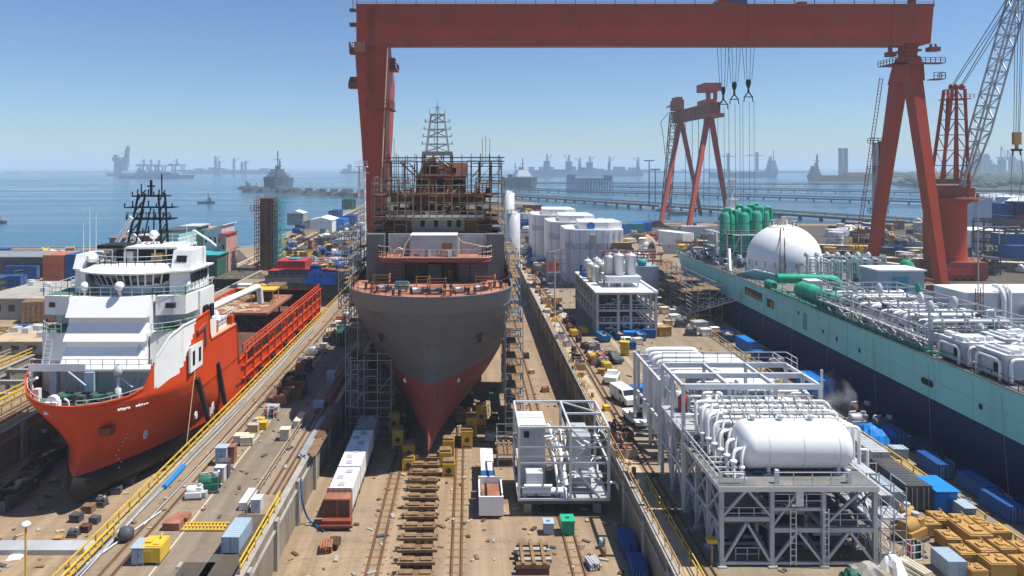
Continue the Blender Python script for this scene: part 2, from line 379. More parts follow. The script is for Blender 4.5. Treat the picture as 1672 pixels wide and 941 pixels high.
FLOOR = -4.8
LD = (-57.0, -32.0, 198.0)      # left dock: x0, x1, far end
CD = (-18.0, 16.5, 312.0)       # centre dock
RD = (53.2, 88.0, 214.0)        # right dock
TR = (-75.0, -65.0, 240.0)      # trench on the far left
Y0 = -60.0
def sheet(name, quads, mat, z, label):
    mb = MB()
    for q in quads:
        if sum(a[0]*c[1]-c[0]*a[1] for a, c in zip(q, q[1:]+q[:1])) < 0: q = q[::-1]
        mb.add([(p[0], p[1], z) for p in q], [tuple(range(len(q)))])
    return mb.build(name, mat, kind='structure', label=label)
def rc(x0, y0, x1, y1): return [(x0,y0),(x1,y0),(x1,y1),(x0,y1)]
# near yard strips between the docks, then the land behind them up to the shoreline
sheet('yard_ground', [rc(-700, Y0, TR[0], TR[2]), rc(TR[1], Y0, LD[0], TR[2]), rc(LD[1], Y0, CD[0], CD[2]), rc(CD[1], Y0, RD[0], CD[2]), rc(RD[1], Y0, 900, CD[2]),
    [(LD[0],LD[2]),(LD[1],LD[2]),(LD[1],CD[2]),(-88,CD[2]),(-86,292),(-92,282),(LD[0],240)],
    [(-700,TR[2]),(LD[0],TR[2]),(-92,282),(-700,282)],
    rc(RD[0], RD[2], RD[1], CD[2]),
    [(-88,CD[2]),(62,CD[2]),(58,640),(-40,760),(-88,640)],
    [(62,CD[2]),(900,CD[2]),(900,392),(300,392),(255,398),(62,412)]], 'yard_concrete', 0.0, 'sun bleached concrete yard between the docks')
sheet('dock_floor', [rc(CD[0], Y0, CD[1], CD[2])], 'floor_concrete', FLOOR, 'tan stained floor of the middle dry dock')
sheet('dock_floor', [rc(LD[0], Y0, LD[1], LD[2])], 'floor_concrete', FLOOR, 'tan floor of the left dry dock')
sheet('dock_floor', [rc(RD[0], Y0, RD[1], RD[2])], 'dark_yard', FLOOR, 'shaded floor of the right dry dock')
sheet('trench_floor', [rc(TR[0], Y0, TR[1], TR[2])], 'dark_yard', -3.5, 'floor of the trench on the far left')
def dock_walls(x0, x1, yend, z, lab):
    mb = MB(); t = 0.003
    mb.box(x0-1.2, Y0, z-.5, x0-t+.01, yend, -t); mb.box(x1-.007, Y0, z-.5, x1+1.2, yend, -t); mb.box(x0-1.2, yend, z-.5, x1+1.2, yend+1.2, -t)
    k = Y0+2
    while k < yend-2:                      # buttresses and altar ledges
        mb.box(x0, k, z, x0+.35, k+.8, -.15, 1); mb.box(x1-.35, k, z, x1, k+.8, -.15, 1); k += 8.2
    mb.box(x0, Y0, -1.25, x0+.22, yend, -1.0, 1); mb.box(x1-.22, Y0, -1.25, x1, yend, -1.0, 1)
    mb.box(x0-.5, Y0, 0, x0+.15, yend, .16, 1); mb.box(x1-.15, Y0, 0, x1+.5, yend, .16, 1)
    mb.build('dock_wall', ['dock_wall', 'concrete'], label=lab, cat='dock wall', group='walls of the dry docks')
dock_walls(*CD, FLOOR, 'long concrete wall round the middle dock under the grey ship')
dock_walls(*LD, FLOOR, 'concrete wall round the left dock under the orange ship')
dock_walls(*RD, FLOOR, 'shaded concrete wall round the dock of the teal and navy ship')
dock_walls(*TR, -3.5, 'low concrete wall along the trench at the far left')
# shore edge: rough quay face
q = MB()
shore = [(-700,282),(-92,282),(-86,292),(-88,312),(-88,640),(-40,760),(58,640),(62,412),(255,398),(300,392),(900,392)]
for a, c in zip(shore, shore[1:]):
    q.add([(a[0],a[1],-6),(c[0],c[1],-6),(c[0],c[1],.35),(a[0],a[1],.35)], [(0,1,2,3)]); 
    q.bar((a[0],a[1]-.4,.2),(c[0],c[1]-.4,.2), .8, .4)
q.build('quay_edge', 'concrete', kind='structure', label='concrete edge of the quay along the harbour')
# painted lines, patches and rails
pl = MB()
pl.box(-25.5, Y0, .012, -25.38, 185, .016)
for k in range(14): pl.box(-22.6+.03*k, 52+k*.1, .012, -21.6, 52.05+k*.1, .016)
for x in (26.6, 27.0): pl.box(x, 95, .004, x+.12, 132, .008)
pl.build('road_marking', 'cream', kind='structure', label='worn pale lines painted on the yard')
sheet('asphalt_patch', [rc(-21.5, 30, -18.6, 66), rc(-23.4, 50, -20.8, 58)], 'dark_yard', .006, 'dark patched asphalt by the middle dock edge')
sheet('asphalt_lane', [rc(-25.2, 30, -20.9, 190)], 'lane', .003, 'grey worn lane along the strip beside the orange ship')
sheet('dark_yard_ground', [rc(92, 196, 700, 388), [(-260,204),(-58,204),(-90,276),(-260,276)], rc(20, 212, 47, 311), [(64,CD[2]),(92,CD[2]),(92,392),(64,404)], [(-84,314),(56,314),(50,600),(-40,720),(-84,620)], [(-56,204),(-21,204),(-21,310),(-84,310),(-84,292)]], 'dark_yard', .003, 'dark oily yard ground further back')
sheet('walkway', [rc(17.1, 30, 18.5, 300)], 'tan', .006, 'pale walkway along the edge of the middle dock')
def rails(name, lab, xs, z, y0, y1, slp=True):
    t = thing(name, lab, 'rail track', (sum(xs)/len(xs), y0, z)); mb = MB()
    for x in xs:
        mb.box(x-.16, y0, z+.005, x+.16, y1, z+.03); mb.box(x-.05, y0, z+.03, x+.05, y1, z+.16)
    mb.build('rail', 'rail_steel', t)
    if slp:
        sb = MB(); k = y0
        while k < y1: sb.box(min(xs)-.5, k, z+.004, max(xs)+.5, k+.25, z+.022); k += 1.3
        sb.build('sleeper', 'timber', t)
rails('rail_track', 'rusty rail track on the dock floor left of the keel blocks', (-9.4, -8.4), FLOOR, 40, 130)
rails('rail_track', 'rusty rail track on the dock floor between keel blocks and white truck', (-1.6, -.7), FLOOR, 40, 130)
rails('rail_track', 'rail track on the dock floor at the foot of the right wall', (9.6, 10.7), FLOOR, 40, 168)
rails('rail_track', 'rail pair on the strip beside the orange ship', (-29.4, -28.4), 0, 30, 300, False)
rails('rail_track', 'rail pair along the yard edge left of the white tank module', (19.0, 19.7), 0, 30, 305, False)
rails('rail_track', 'crane rails along the right shore below the big red gantry leg', (118.5, 121.5), 0, 120, 330)
rails('rail_track', 'brown rails along the left edge of the middle dock', (-20.0, -19.3, -18.7), 0, 70, 160, False)
# ------------------------------------------------------------------ ship helpers
def hull_grid(mb, zs, stem, hwmax, ent, pa, pb, cx, yend, matf, sgn=1, nt=26, topf=None, flat=None):
    """loft of port and starboard plating; rows at the heights zs; topf(y) clips the sheer"""
    for side in (-1, 1):
        vs = []
        for z in zs:
            y0, B, Le, a, b = lerp(stem, z), lerp(hwmax, z), lerp(ent, z), lerp(pa, z), lerp(pb, z)
            for i in range(nt+1):
                t = (i/nt)**2.0; y = y0+(yend-y0)*t; u = min(1.0, (y-y0)/Le)
                h = B*max(0.0, 1-(1-u)**a)**(1/b)
                zz = z
                vs.append((cx+side*h, y if sgn > 0 else sgn*y, zz))
        fs, ms = [], []
        for j in range(len(zs)-1):
            for i in range(nt):
                f = (j*(nt+1)+i, j*(nt+1)+i+1, (j+1)*(nt+1)+i+1, (j+1)*(nt+1)+i)
                fs.append(f if (side > 0) == (sgn > 0) else f[::-1]); ms.append(matf(zs[j]+.01, vs[f[0]][1]))
        o = len(mb.v); mb.v += vs
        for f, m in zip(fs, ms): mb.face([k+o for k in f], m, True)
    # transom and bottom
    n = nt+1; nv = len(zs)*n
    a = len(mb.v)-2*nv
    for j in range(len(zs)-1):
        mb.face([a+j*n+nt, a+nv+j*n+nt, a+nv+(j+1)*n+nt, a+(j+1)*n+nt], matf(zs[j]+.01, 0))
    mb.face([a+i for i in range(n)]+[a+nv+i for i in reversed(range(n))], matf(zs[0]+.01, 0))
def plan(z, stem, hwmax, ent, pa, pb, cx, yend, nt=26, inset=0.0, ymin=None, ymax=None):
    y0, B, Le, a, b = lerp(stem, z), lerp(hwmax, z), lerp(ent, z), lerp(pa, z), lerp(pb, z)
    R_, L_ = [], []
    for i in range(nt+1):
        y = y0+inset+(yend-y0-inset)*(i/nt)**2; u = min(1.0, (y-y0)/Le); h = max(0, B*max(0.0, 1-(1-u)**a)**(1/b)-inset)
        if ymax and y > ymax: break
        R_.append((cx+h, y)); L_.append((cx-h, y))
    return R_, L_

# ------------------------------------------------------------------ the grey ship in the middle dock
CX = -5.0
gs = thing('cargo_ship', 'unfinished grey ship with red bottom and rusty scaffolded upperworks in the middle dock', 'ship', (CX, 84, FLOOR))
stem = [(-3.2,87.4),(-2,86.9),(-.5,87.3),(1,88.4),(2.5,89.4),(4.6,90.2),(8,89.6),(12,87.3),(14.6,85.2),(15.4,84.7),(16.9,84.0)]
hwm = [(-3.2,5.5),(-2,8),(0,9.6),(3,10.5),(5,10.7),(17,10.8)]
ent = [(-3.2,36),(0,36),(4.6,27),(8,20.5),(12,14.5),(14.6,11.3),(16.9,9.8)]
pa = [(-3.2,1.35),(0,1.45),(4.6,1.8),(12,1.95),(17,2.0)]; pb = [(-3.2,.75),(0,.85),(4.6,1.1),(9,1.4),(14.6,1.95),(17,2.05)]
zs = [-3.2,-2.6,-2,-1.2,-.4,.6,1.8,3.2,4.6,6,7.5,9,10.5,12,13.2,14.2,14.6,15.4,16.2,16.95]
mb = MB(); hull_grid(mb, zs, stem, hwm, ent, pa, pb, CX, 172, lambda z, y: 0 if z < 4.6 else (1 if z < 14.6 else 2))
hul = mb.build('hull', ['antifoul', 'hull_grey', 'hull_grey_pale'], gs)
R_, L_ = plan(16.4, stem, hwm, ent, pa, pb, CX, 172, inset=.12)
mb = MB(); mb.add([(p[0],p[1],16.35) for p in L_]+[(p[0],p[1],16.35) for p in R_[::-1]], [tuple(range(2*len(L_)))[::-1]])
mb.build('deck', 'primer', gs)
mb = MB()   # bulwark cap and knuckle line
R_, L_ = plan(16.95, stem, hwm, ent, pa, pb, CX, 172)
for a in (R_, L_):
    for p, q in zip(a, a[1:]): mb.bar((p[0],p[1],16.97), (q[0],q[1],16.97), .22, .08)
R2, L2 = plan(14.6, stem, hwm, ent, pa, pb, CX, 172)
for a in (R2, L2):
    for p, q in zip(a, a[1:]): mb.bar((p[0],p[1],14.6), (q[0],q[1],14.6), .13, .13)
mb.build('bulwark_rim', 'hull_grey_pale', gs)
mb = MB()
for a in (R_, L_): mb.rail([(CX+(p[0]-CX)*.97, p[1]+.35, 16.4) for p in a if p[1] < 103], 1.75, 1.6, .035)
mb.build('railing', 'rust_dark', gs)
mb = MB()   # weld seams, draught marks, anchors' recesses
for sx in (-1, 1):
    for k in range(4):
        z = 6.2+k*2.0
        P1, P2 = plan(z, stem, hwm, ent, pa, pb, CX, 172)
        a = [p for p in (P1 if sx > 0 else P2) if p[1] < 112]
        for p, q in zip(a, a[1:]): mb.bar((p[0]+sx*.01,p[1]-.02,z), (q[0]+sx*.01,q[1]-.02,z), .035, .05)
for k in range(9): mb.bar((CX-.18, lerp(stem, 5+k)-.04, 5+k), (CX+.18, lerp(stem, 5+k)-.04, 5+k), .10, .12)
mb.build('weld_seam', 'hull_grey', gs)
for sx in (-1, 1):
    mb = MB(); z = 10.6; P1, P2 = plan(z, stem, hwm, ent, pa, pb, CX, 172); a = P1 if sx > 0 else P2
    pts = [p for p in a if 91.2 < p[1] < 95.5]; p, q = pts[0], pts[-1]
    d = V((q[0]-p[0], q[1]-p[1], 0)); nrm = V((sx*.75, -.62, -.2)).normalized()
    c = V(((p[0]+q[0])/2, (p[1]+q[1])/2, z))+nrm*.10
    mb.bar(c-d*.16+V((0,0,.75)), c+d*.16+V((0,0,.9)), .16, .5); mb.bar(c-d*.16+V((0,0,.75)), c-d*.05-V((0,0,1.1)), .16, .3); mb.bar(c+d*.16+V((0,0,.9)), c+d*.02-V((0,0,1.1)), .16, .3)
    mb.build('anchor_pocket', 'hull_black', gs)
mb = MB()
for sx in (-1, 1):
    c = V((CX+sx*4.3, 96.4, 3.6)); P1, P2 = plan(3.3, stem, hwm, ent, pa, pb, CX, 172)
    p = [q for q in (P1 if sx > 0 else P2) if q[1] < 97][-1]
    mb.lathe([(.34,-.04),(.34,.04),(.26,.05),(.26,-.05)], (p[0]+sx*.05, p[1]-.1, 3.6), 12, axis='y')
mb.build('thruster_mark', 'white', gs)
# foredeck gear
def winch(par, x, y, z, m='grey_steel', s=1.0):
    mb = MB(); mb.box(x-1.0*s, y-.6*s, z, x+1.0*s, y+.6*s, z+.15*s, 1); mb.lathe([(.5*s,-.7*s),(.5*s,-.6*s),(.3*s,-.6*s),(.3*s,.6*s),(.5*s,.6*s),(.5*s,.7*s)], (x,y,z+.65*s), 12, axis='x')
    mb.box(x-1.05*s,y-.45*s,z+.1*s,x-.75*s,y+.45*s,z+1.0*s,1); mb.box(x+.75*s,y-.45*s,z+.1*s,x+1.05*s,y+.45*s,z+1.0*s,1); mb.box(x+1.05*s,y-.3*s,z+.2*s,x+1.6*s,y+.3*s,z+.8*s,1)
    return mb.build('winch', [m, 'dark_steel'], par)
DZ = 16.36
winch(gs, -1.2, 90.5, DZ, 'pale_steel', .8); winch(gs, -6.6, 89.8, DZ, 'pale_steel', .85); winch(gs, -4.3, 89.5, DZ, 'dark_steel', .85); winch(gs, -11.2, 91.5, DZ, 'pale_blue', .8); winch(gs, 1.4, 92.0, DZ, 'grey_steel', .7)
mb = MB(); mb.box(-9.8, 93.0, DZ, -7.9, 94.2, DZ+.8); mb.box(-9.7,93.1,DZ+.8,-8.0,94.1,DZ+.95,1); mb.build('deck_tank', ['aqua', 'dark_steel'], gs)
for k, (x, y) in enumerate([(-13.2,93.5),(-12.0,90.3),(-9.0,88.0),(-2.6,87.8),(.4,89.2),(2.4,93.6),(3.9,94.2),(-8.4,91.0),(-2.7,91.6)]):
    mb = MB(); mb.box(x-.7,y-.25,DZ,x+.7,y+.25,DZ+.1)
    for d in (-.4,.4): mb.lathe([(.22,0),(.18,.1),(.18,.65),(.27,.7),(.27,.8)], (x+d,y,DZ+.1), 8)
    mb.build('bollard', 'rust_brown' if k % 2 else 'dark_steel', gs)
mb = MB()
for (x0, y0, x1, y1) in [(-13,95.5,-10.8,97.4),(-7.0,94.2,-5.2,94.9),(-5.4,92.6,-3.0,93.4),(1.0,94.3,3.6,96.4)]:
    for p in ((x0,y0),(x1,y0),(x1,y1),(x0,y1)): mb.bar((p[0],p[1],DZ),(p[0],p[1],DZ+1.5),.09)
    for z in (.6,1.1,1.5): mb.rail([(x0,y0,DZ),(x1,y0,DZ),(x1,y1,DZ)], z, 4, .035, mid=False)
mb.build('deck_frame', 'ochre', gs)
# superstructure
mb = MB()
mb.box(-12.0, 99.2, DZ, -9.0, 122, 19.2); mb.box(-1.4, 99.2, DZ, 2.6, 122, 19.2); mb.box(-12.0, 102.5, DZ, 2.6, 122, 19.3)
mb.box(-14.6, 100.5, DZ, -12.1, 122, 22.9); mb.box(2.7, 100.5, DZ, 5.1, 122, 22.9)
mb.box(-5.8, 100.6, DZ, -3.9, 102.5, 18.6)
mb.build('deckhouse', 'hull_grey', gs)
mb = MB()
for x in (-11.6, -9.2, -8.6, -7.2, -3.2, -1.6, 0.2, 2.3): mb.bar((x, 98.9, DZ), (x, 98.9, 19.3), .12)
for k in range(5): mb.bar((-11.8+k*.1, 98.8, 16.8+k*.5), (-9.2, 98.8, 16.8+k*.5), .06); mb.bar((-1.2, 98.8, 16.9+k*.5), (2.4, 98.8, 16.9+k*.5), .06)
mb.box(-2.9,98.6,DZ,-2.2,99.4,18.2)
mb.build('door_frame', 'rust_dark', gs)
def rplat(x0, x1, y0, y1, r=1.8):
    P = []
    for cx, a0 in ((x0+r, PI), (x1-r, 1.5*PI)):
        for k in range(6): a = a0+k*PI/10; P.append((cx+r*math.cos(a), y0+r+r*math.sin(a)))
    return P+[(x1,y1),(x0,y1)]
mb = MB(); P = rplat(-12.6, 3.2, 97.3, 104); mb.prism(P, 19.35, 19.95, 1, 0)
mb.build('front_platform', ['primer', 'antifoul'], gs)
mb = MB()
for p, q_ in zip(P[:-2], P[1:-2]): mb.bar((p[0],p[1],19.98),(q_[0],q_[1],19.98),.2,.12)
mb.rail([(p[0],p[1],20.0) for p in P[:6]], 1.5, 1.0, .05); mb.rail([(p[0],p[1],20.0) for p in P[5:8]], 1.1, 1.5, .035); mb.rail([(p[0],p[1],20.0) for p in P[6:-2]], 1.5, 1.0, .05)
mb.build('platform_rail', 'cream', gs)
mb = MB(); mb.box(-8.2, 98.9, 19.97, -1.6, 104.5, 22.9); mb.add([(-8.25,98.85,22.93),(-1.55,98.85,22.93),(-1.55,104.6,22.93),(-8.25,104.6,22.93)],[(0,1,2,3)],1)
mb.box(-8.2,98.86,21.85,-1.6,98.9,21.95); dh = mb.build('roof_house', ['grey_steel', 'tank_white'], gs)
mb = MB(); mb.box(-3.7, 98.8, 20.2, -2.3, 98.9, 21.9); mb.build('door', 'rust_brown', dh)
mb = MB(); mb.box(-11.6,101.6,19.96,-8.3,102.0,22.9); mb.box(-1.5,101.6,19.96,3.0,102.0,22.9)
for x in (-11.5,-10.6,-9.7,-8.8,-.9,.3,1.5,2.6): mb.bar((x,101.55,20),(x,101.55,22.9),.1)
for z in (20.8,21.7,22.5): mb.bar((-11.6,101.5,z),(-8.3,101.5,z),.08); mb.bar((-1.5,101.5,z),(3,101.5,z),.08)
mb.build('bulwark_screen', 'grey_steel', gs)
mb = MB(); mb.pipe([(-9.2,98.4,20),(-8.9,98.6,21.6),(-8.0,98.7,22.8)], .09, 6); mb.pipe([(-10.6,99.2,20.4),(-9.8,99,21.2),(-9.0,98.8,20.8)], .12, 6); mb.pipe([(-1.4,98.5,19.9),(-1.4,98.6,22.6)], .1, 6); mb.pipe([(-1.5,98.6,22.7),(-.9,98.8,22),(2.9,98.9,21.2)], .06, 6)
mb.build('hose', 'cream', gs)
mb = MB(); mb.box(-13.2, 106.5, 19.4, 3.6, 121, 25.1); mb.build('lower_house', 'rust_brown', gs)
mb = MB(); mb.box(-8.6, 106.2, 22.8, -.6, 106.45, 25.1); mb.build('front_wall', 'concrete', gs)
mb = MB()
for x in (-7.2,-5.2,-3.2,-1.8): mb.box(x,106.12,23.5,x+.6,106.2,24.6)
mb.build('opening', 'black', gs)
mb = MB(); mb.box(-12.4, 104.6, 25.12, 2.4, 121, 25.35); mb.box(-12.4,104.58,25.0,2.4,104.66,25.4,1); mb.build('deck_plate', ['rust_brown', 'tank_white'], gs)
mb = MB(); mb.box(-9.0, 106.8, 25.35, -.4, 120, 26.9); mb.box(-9.0,106.7,26.9,-.4,120,27.1); mb.box(-12.6,105.0,28.15,3.6,120,28.45); mb.box(-11.6,106.2,27,2.6,120,28.1)
mb.build('middle_house', 'rust_brown', gs)
mb = MB()
for k in range(13): mb.box(-11.6+k*1.15,105.3,27.1,-11.45+k*1.15,105.5,28.15)
for x in (-6.8,-4.6,-2.6): mb.box(x,106.7,25.7,x+1.1,106.8,26.5)
mb.build('stanchion', 'rust_dark', gs)
mb = MB(); mb.box(-8.6, 104.9, 28.46, -2.0, 106, 28.62); mb.box(-1.4,104.9,28.46,3.0,105.5,28.6); mb.build('loose_plate', 'primer', gs)
mb = MB(); mb.extr([(106.8,28.5),(107.2,31.1),(116,31.1),(116,28.5)], -8.0, -.4); mb.extr([(107.9,31.1),(108.4,33.2),(115,33.2),(115,31.1)], -7.2, -.2)
mb.box(-8.2,106.6,31.0,-.1,107.4,31.2)
wh = mb.build('wheelhouse', 'rust_brown', gs)
for (x0,x1,z0,z1,y) in [(-7.7,-6.3,29.2,30.6,106.8),(-5.2,-3.6,28.9,30.6,106.8),(-2.6,-.9,29.2,30.6,106.8),(-6.4,-5.0,31.6,32.5,107.9),(-2.6,-1.9,31.6,32.4,107.9)]:
    mb = MB(); mb.box(x0,y-.02,z0,x1,y+.35,z1); mb.build('window', 'black', wh)
mb = MB(); mb.box(-7.0,106.3,31.2,-3,107.2,31.35); mb.box(-6.4,108.1,33.2,-5,109,33.9); mb.box(-4.6,107.6,32.2,-3.7,108,33.4); mb.pipe([(-7.4,107,31.3),(-6.8,106.8,33.6),(-5,106.8,34),(-3,107,32.6)],.13,6)
mb.build('roof_gear', 'tan', gs)
for zt_, y0_, n_ in ((28.5,105.3,26),(25.4,104.9,22),(31.2,107.2,8),(20.0,98.2,12)):
    mb = MB()
    for k in range(n_):
        x_ = RN.uniform(-12.4,3.2) if zt_ != 31.2 else RN.uniform(-7.4,-.6); h_ = RN.uniform(.3,1.6); a_ = RN.random()
        if a_ < .4: mb.bar((x_,y0_+RN.random(),zt_),(x_+RN.uniform(-.3,.3),y0_+RN.random(),zt_+h_*1.4),RN.uniform(.06,.16))
        elif a_ < .7: mb.cb((x_,y0_+RN.random(),zt_+h_*.3),(RN.uniform(.3,1.4),.5,h_*.6),RN.randrange(3),RN.random())
        else: mb.pipe([(x_,y0_+.2,zt_),(x_,y0_+.2,zt_+h_),(x_+RN.uniform(-1.5,1.5),y0_,zt_+h_)],.08,5,RN.randrange(3))
    mb.build('deck_gear', ['rust_brown','tan','cable_grey'], gs)
mb = MB()
for k in range(6): mb.box(-11.4+k*2.5,106.62,25.6,-10.5+k*2.5,106.7,26.6)
for k in range(5): mb.box(-13+k*4,106.4,20.4,-11.4+k*4,106.48,22.0)
mb.build('recess', 'black', gs)
mb = MB()
for z_ in (19.4,22.4,25.3,28.4): mb.box(-13.4,105.7,z_,-9.2,106.3,z_+.15); mb.box(-.4,105.7,z_,3.8,106.3,z_+.15)
for sx in (-13.1,3.5):
    for z_ in (22.9,25.3,28.5): mb.box(sx-.9,102.8,z_-.12,sx+.9,108,z_)
mb.build('side_gallery', 'primer', gs)
# mast on a portal frame
mb = MB()
for x in (-7.0,-2.6):
    mb.bar((x,108,32.9),(x*.97-.1,108,34.6),.5,.6); mb.bar((x,110.4,32.9),(x*.97-.1,110.4,34.6),.4,.5)
mb.box(-7.1,107.5,34.3,-2.5,110.9,34.9); mb.bar((-5.5,108.5,33.0),(-5.5,108.5,34.4),.2); mb.bar((-4.2,108.5,33),(-4.2,108.5,34.4),.2)
mb.build('mast_frame', 'concrete', gs)
mb = MB(); T = 42.0
def mc(t):
    w_ = 1.75*(1-t)+1.0*t; return [(-4.8+sx*w_, 109+sy*w_*.6, 34.9+(T-1.4-34.9)*t) for sx, sy in ((-1,-1),(1,-1),(1,1),(-1,1))]
for i in range(5):
    a, b_ = mc(i/5), mc((i+1)/5)
    for k in range(4):
        mb.bar(a[k], b_[k], .21); mb.bar(b_[k], b_[(k+1)%4], .16)
        if i in (0,2,4): mb.bar(a[k], b_[(k+1)%4], .09); mb.bar(a[(k+1)%4], b_[k], .09)
    if i in (0,1,2,3):
        for sx in (-1,1): c = V(b_[0 if sx < 0 else 1]); mb.bar(c, c+V((sx*.7,0,0)), .12); mb.bar(c+V((sx*.7,0,-.1)), c+V((sx*.7,0,.4)), .17)
mb.bar((-4.8,109,34.9),(-4.8,109,T),.16); mb.ladder((-5.1,109,34.9),(-5.0,109,40),.4)
mb.box(-6.0,108.2,T-1.42,-3.6,109.8,T-1.3)
for x in (-6,-3.6): mb.bar((x,108.2,T-1.3),(x,108.2,T-.6),.09)
for dx in (-.4,.4): mb.bar((-4.8+dx,109,T-1.3),(-4.8,109,T),.08)
mb.bar((-5.3,109,T-.3),(-4.3,109,T-.3),.1); mb.bar((-4.8,109,T),(-4.8,109,T+.7),.08)
mb.build('mast', 'grey_steel', gs)

# scaffolding round the grey ship
def scaffold(mb, xs, ys, zs_, r=.045, p=1.0, brace=.25, plank=None, rnd=RN, m=0, mp=1):
    for i, x in enumerate(xs):
        for j, y in enumerate(ys): mb.bar((x+rnd.uniform(-.06,.06), y, zs_[0]), (x+rnd.uniform(-.06,.06), y, zs_[-1]+rnd.uniform(0,1.2)), r*2, m=m)
    for z in zs_:
        for y in ys:
            for a, b_ in zip(xs, xs[1:]):
                if rnd.random() < p: mb.bar((a,y,z),(b_,y,z+rnd.uniform(-.04,.04)),r*1.8,m=m)
                if rnd.random() < p*.7: mb.bar((a,y,z+.95),(b_,y,z+.95),r*1.6,m=m)
        for x in xs:
            for a, b_ in zip(ys, ys[1:]):
                if rnd.random() < p: mb.bar((x,a,z),(x,b_,z),r*1.8,m=m)
                if rnd.random() < p*.6: mb.bar((x,a,z+.95),(x,b_,z+.95),r*1.6,m=m)
    for z, z2 in zip(zs_, zs_[1:]):
        for a, b_ in zip(xs, xs[1:]):
            if rnd.random() < brace: mb.bar((a,ys[0],z),(b_,ys[0],z2),r*1.5,m=m)
        for a, b_ in zip(ys, ys[1:]):
            if rnd.random() < brace: mb.bar((xs[-1],a,z),(xs[-1],b_,z2),r*1.5,m=m); mb.bar((xs[0],b_,z),(xs[0],a,z2),r*1.5,m=m)
    if plank is not None:
        for z in zs_[1:]:
            for a, b_ in zip(xs, xs[1:]):
                for c, d in zip(ys, ys[1:]):
                    if rnd.random() < .6: plank.box(a,c,z+.03,b_,d,z+.08,0)
def fr(a, b_, n): return [a+(b_-a)*i/n for i in range(n+1)]
def scaf_thing(lab, loc, boxes, m1='tan', m2='timber', grp='scaffolding round the grey ship', r=.05, p=.8, brace=.2):
    t = thing('scaffold', lab, 'scaffolding', loc, grp); a, b_ = MB(), MB()
    for xs, ys, z_ in boxes: scaffold(a, xs, ys, z_, r, p, brace, b_)
    a.build('pole_frame', m1, t)
    if b_.v: b_.build('plank_deck', m2, t)
    return t
scaf_thing('dense tan pole scaffolding wrapped round the grey ship upper decks', (-5, 106, 19.4), [
    (fr(-13.8,4.4,16), [103.0,104.4], fr(24.8,29.8,4)), (fr(-14.4,-9.2,3), [104.4,108,112], fr(20.0,30,5)), (fr(1.2,5.4,2), [104.4,108,112], fr(20.0,30,5)),
    (fr(-13.0,-8.4,3), [105.5,109], [28.5,30.4,32.6]), (fr(-.2,5.0,3), [105.5,109], [28.5,30.4,32.6])], 'scaffold_tube')
t = thing('scaffold', 'long horizontal scaffold tubes across the top of the grey ship', 'scaffolding', (-5, 107, 28.5), 'scaffolding round the grey ship'); mb = MB()
for y in (105.2, 108.6):
    for z in (33.3, 33.9): mb.bar((-12.6,y,z),(5.4,y,z+.06),.13)
    for k in range(13): mb.bar((-12.2+k*1.4,y,30.2),(-12.2+k*1.4,y,34.2+RN.uniform(0,.4)),.09)
for x in (-11.6,-9.6,-7.7,.4,1.6,3.4): mb.bar((x,105.2,28.6),(x,105.2,33.3),.22)
mb.bar((-8.8,105.2,33),(-7.0,105.2,30.8),.16); mb.bar((.6,105.2,31),(2.2,105.2,33),.16); mb.bar((-10.2,105.2,33.2),(-8.2,105.2,31.4),.2)
for x, z in ((2.6,37.2),(3.2,36.8),(2.1,36.8),(-12,36.6),(-11.2,36.8)): mb.bar((x,106,33),(x,106,z),.07)
mb.build('pole_frame', 'rust_dark', t); mb = MB(); mb.box(-12.4,105.2,33.0,-9,108.6,33.12); mb.box(.6,105.2,33.0,5.2,108.6,33.12); mb.build('plank_deck', 'timber', t)
scaf_thing('grey tube scaffolding along the port flank of the grey ship near the foredeck', (-15.8, 100, FLOOR), [(fr(-17.4,-16.0,1), fr(94.5,104.5,5), fr(13.5,23.5,6)), (fr(-17.2,-16.1,1), fr(106,150,14), fr(10,20,4))], 'cable_grey')
scaf_thing('tall scaffolding tower on the dock floor left of the grey bow', (-14, 100, FLOOR), [(fr(-16.2,-10.6,3), [96.5,99.5], fr(FLOOR,6.0,5)), (fr(-16.8,-15.2,1), fr(96.5,108,5), fr(FLOOR,13,8))], 'cable_grey')
scaf_thing('tall stair scaffolding standing right of the grey bow', (6.2, 100, FLOOR), [(fr(5.0,7.2,1), [93.5,97.0], fr(FLOOR,13.0,9)), (fr(5.7,7.2,1), fr(98,122,8), fr(FLOOR,19.5,10))], 'cable_grey', 'timber')
scaf_thing('low white access scaffold beside the keel on the right dock floor', (4.6, 88, FLOOR), [(fr(3.6,6.2,1), [87.6,90.2], fr(FLOOR,-.4,3))], 'cable_grey', 'timber')

# ------------------------------------------------------------------ orange supply ship in the left dock
OX = -42.7
os_ = thing('supply_ship', 'orange hulled supply ship with white bridge house in the left dock', 'ship', (OX, 76, FLOOR))
ostem = [(-4.3,77.4),(-3.5,75.9),(-2.5,75.4),(-1.5,75.6),(-.6,76.6),(.4,77.4),(2,77.2),(4.5,76.0),(6.8,74.8)]
ohw = [(-4.3,8.2),(-3.2,9.0),(-1,9.3),(8,9.6)]; oent = [(-4.3,26),(-1,24),(2,18),(5,14),(6.8,13)]
opa = [(-4.3,1.5),(0,1.7),(6.8,2.0)]; opb = [(-4.3,1.0),(-2.5,1.1),(0,1.15),(3,1.4),(6.8,1.9)]
ozs = [-4.3,-3.9,-3.4,-2.8,-2.2,-1.6,-1.0,-.4,.3,1.2,2.2,3.2,4.2,5.2]
mb = MB(); hull_grid(mb, ozs, ostem, ohw, oent, opa, opb, OX, 158, lambda z, y: 0 if z < -1.0 else 1, nt=40)
oh = mb.build('hull', ['hull_black', 'ship_orange'], os_)
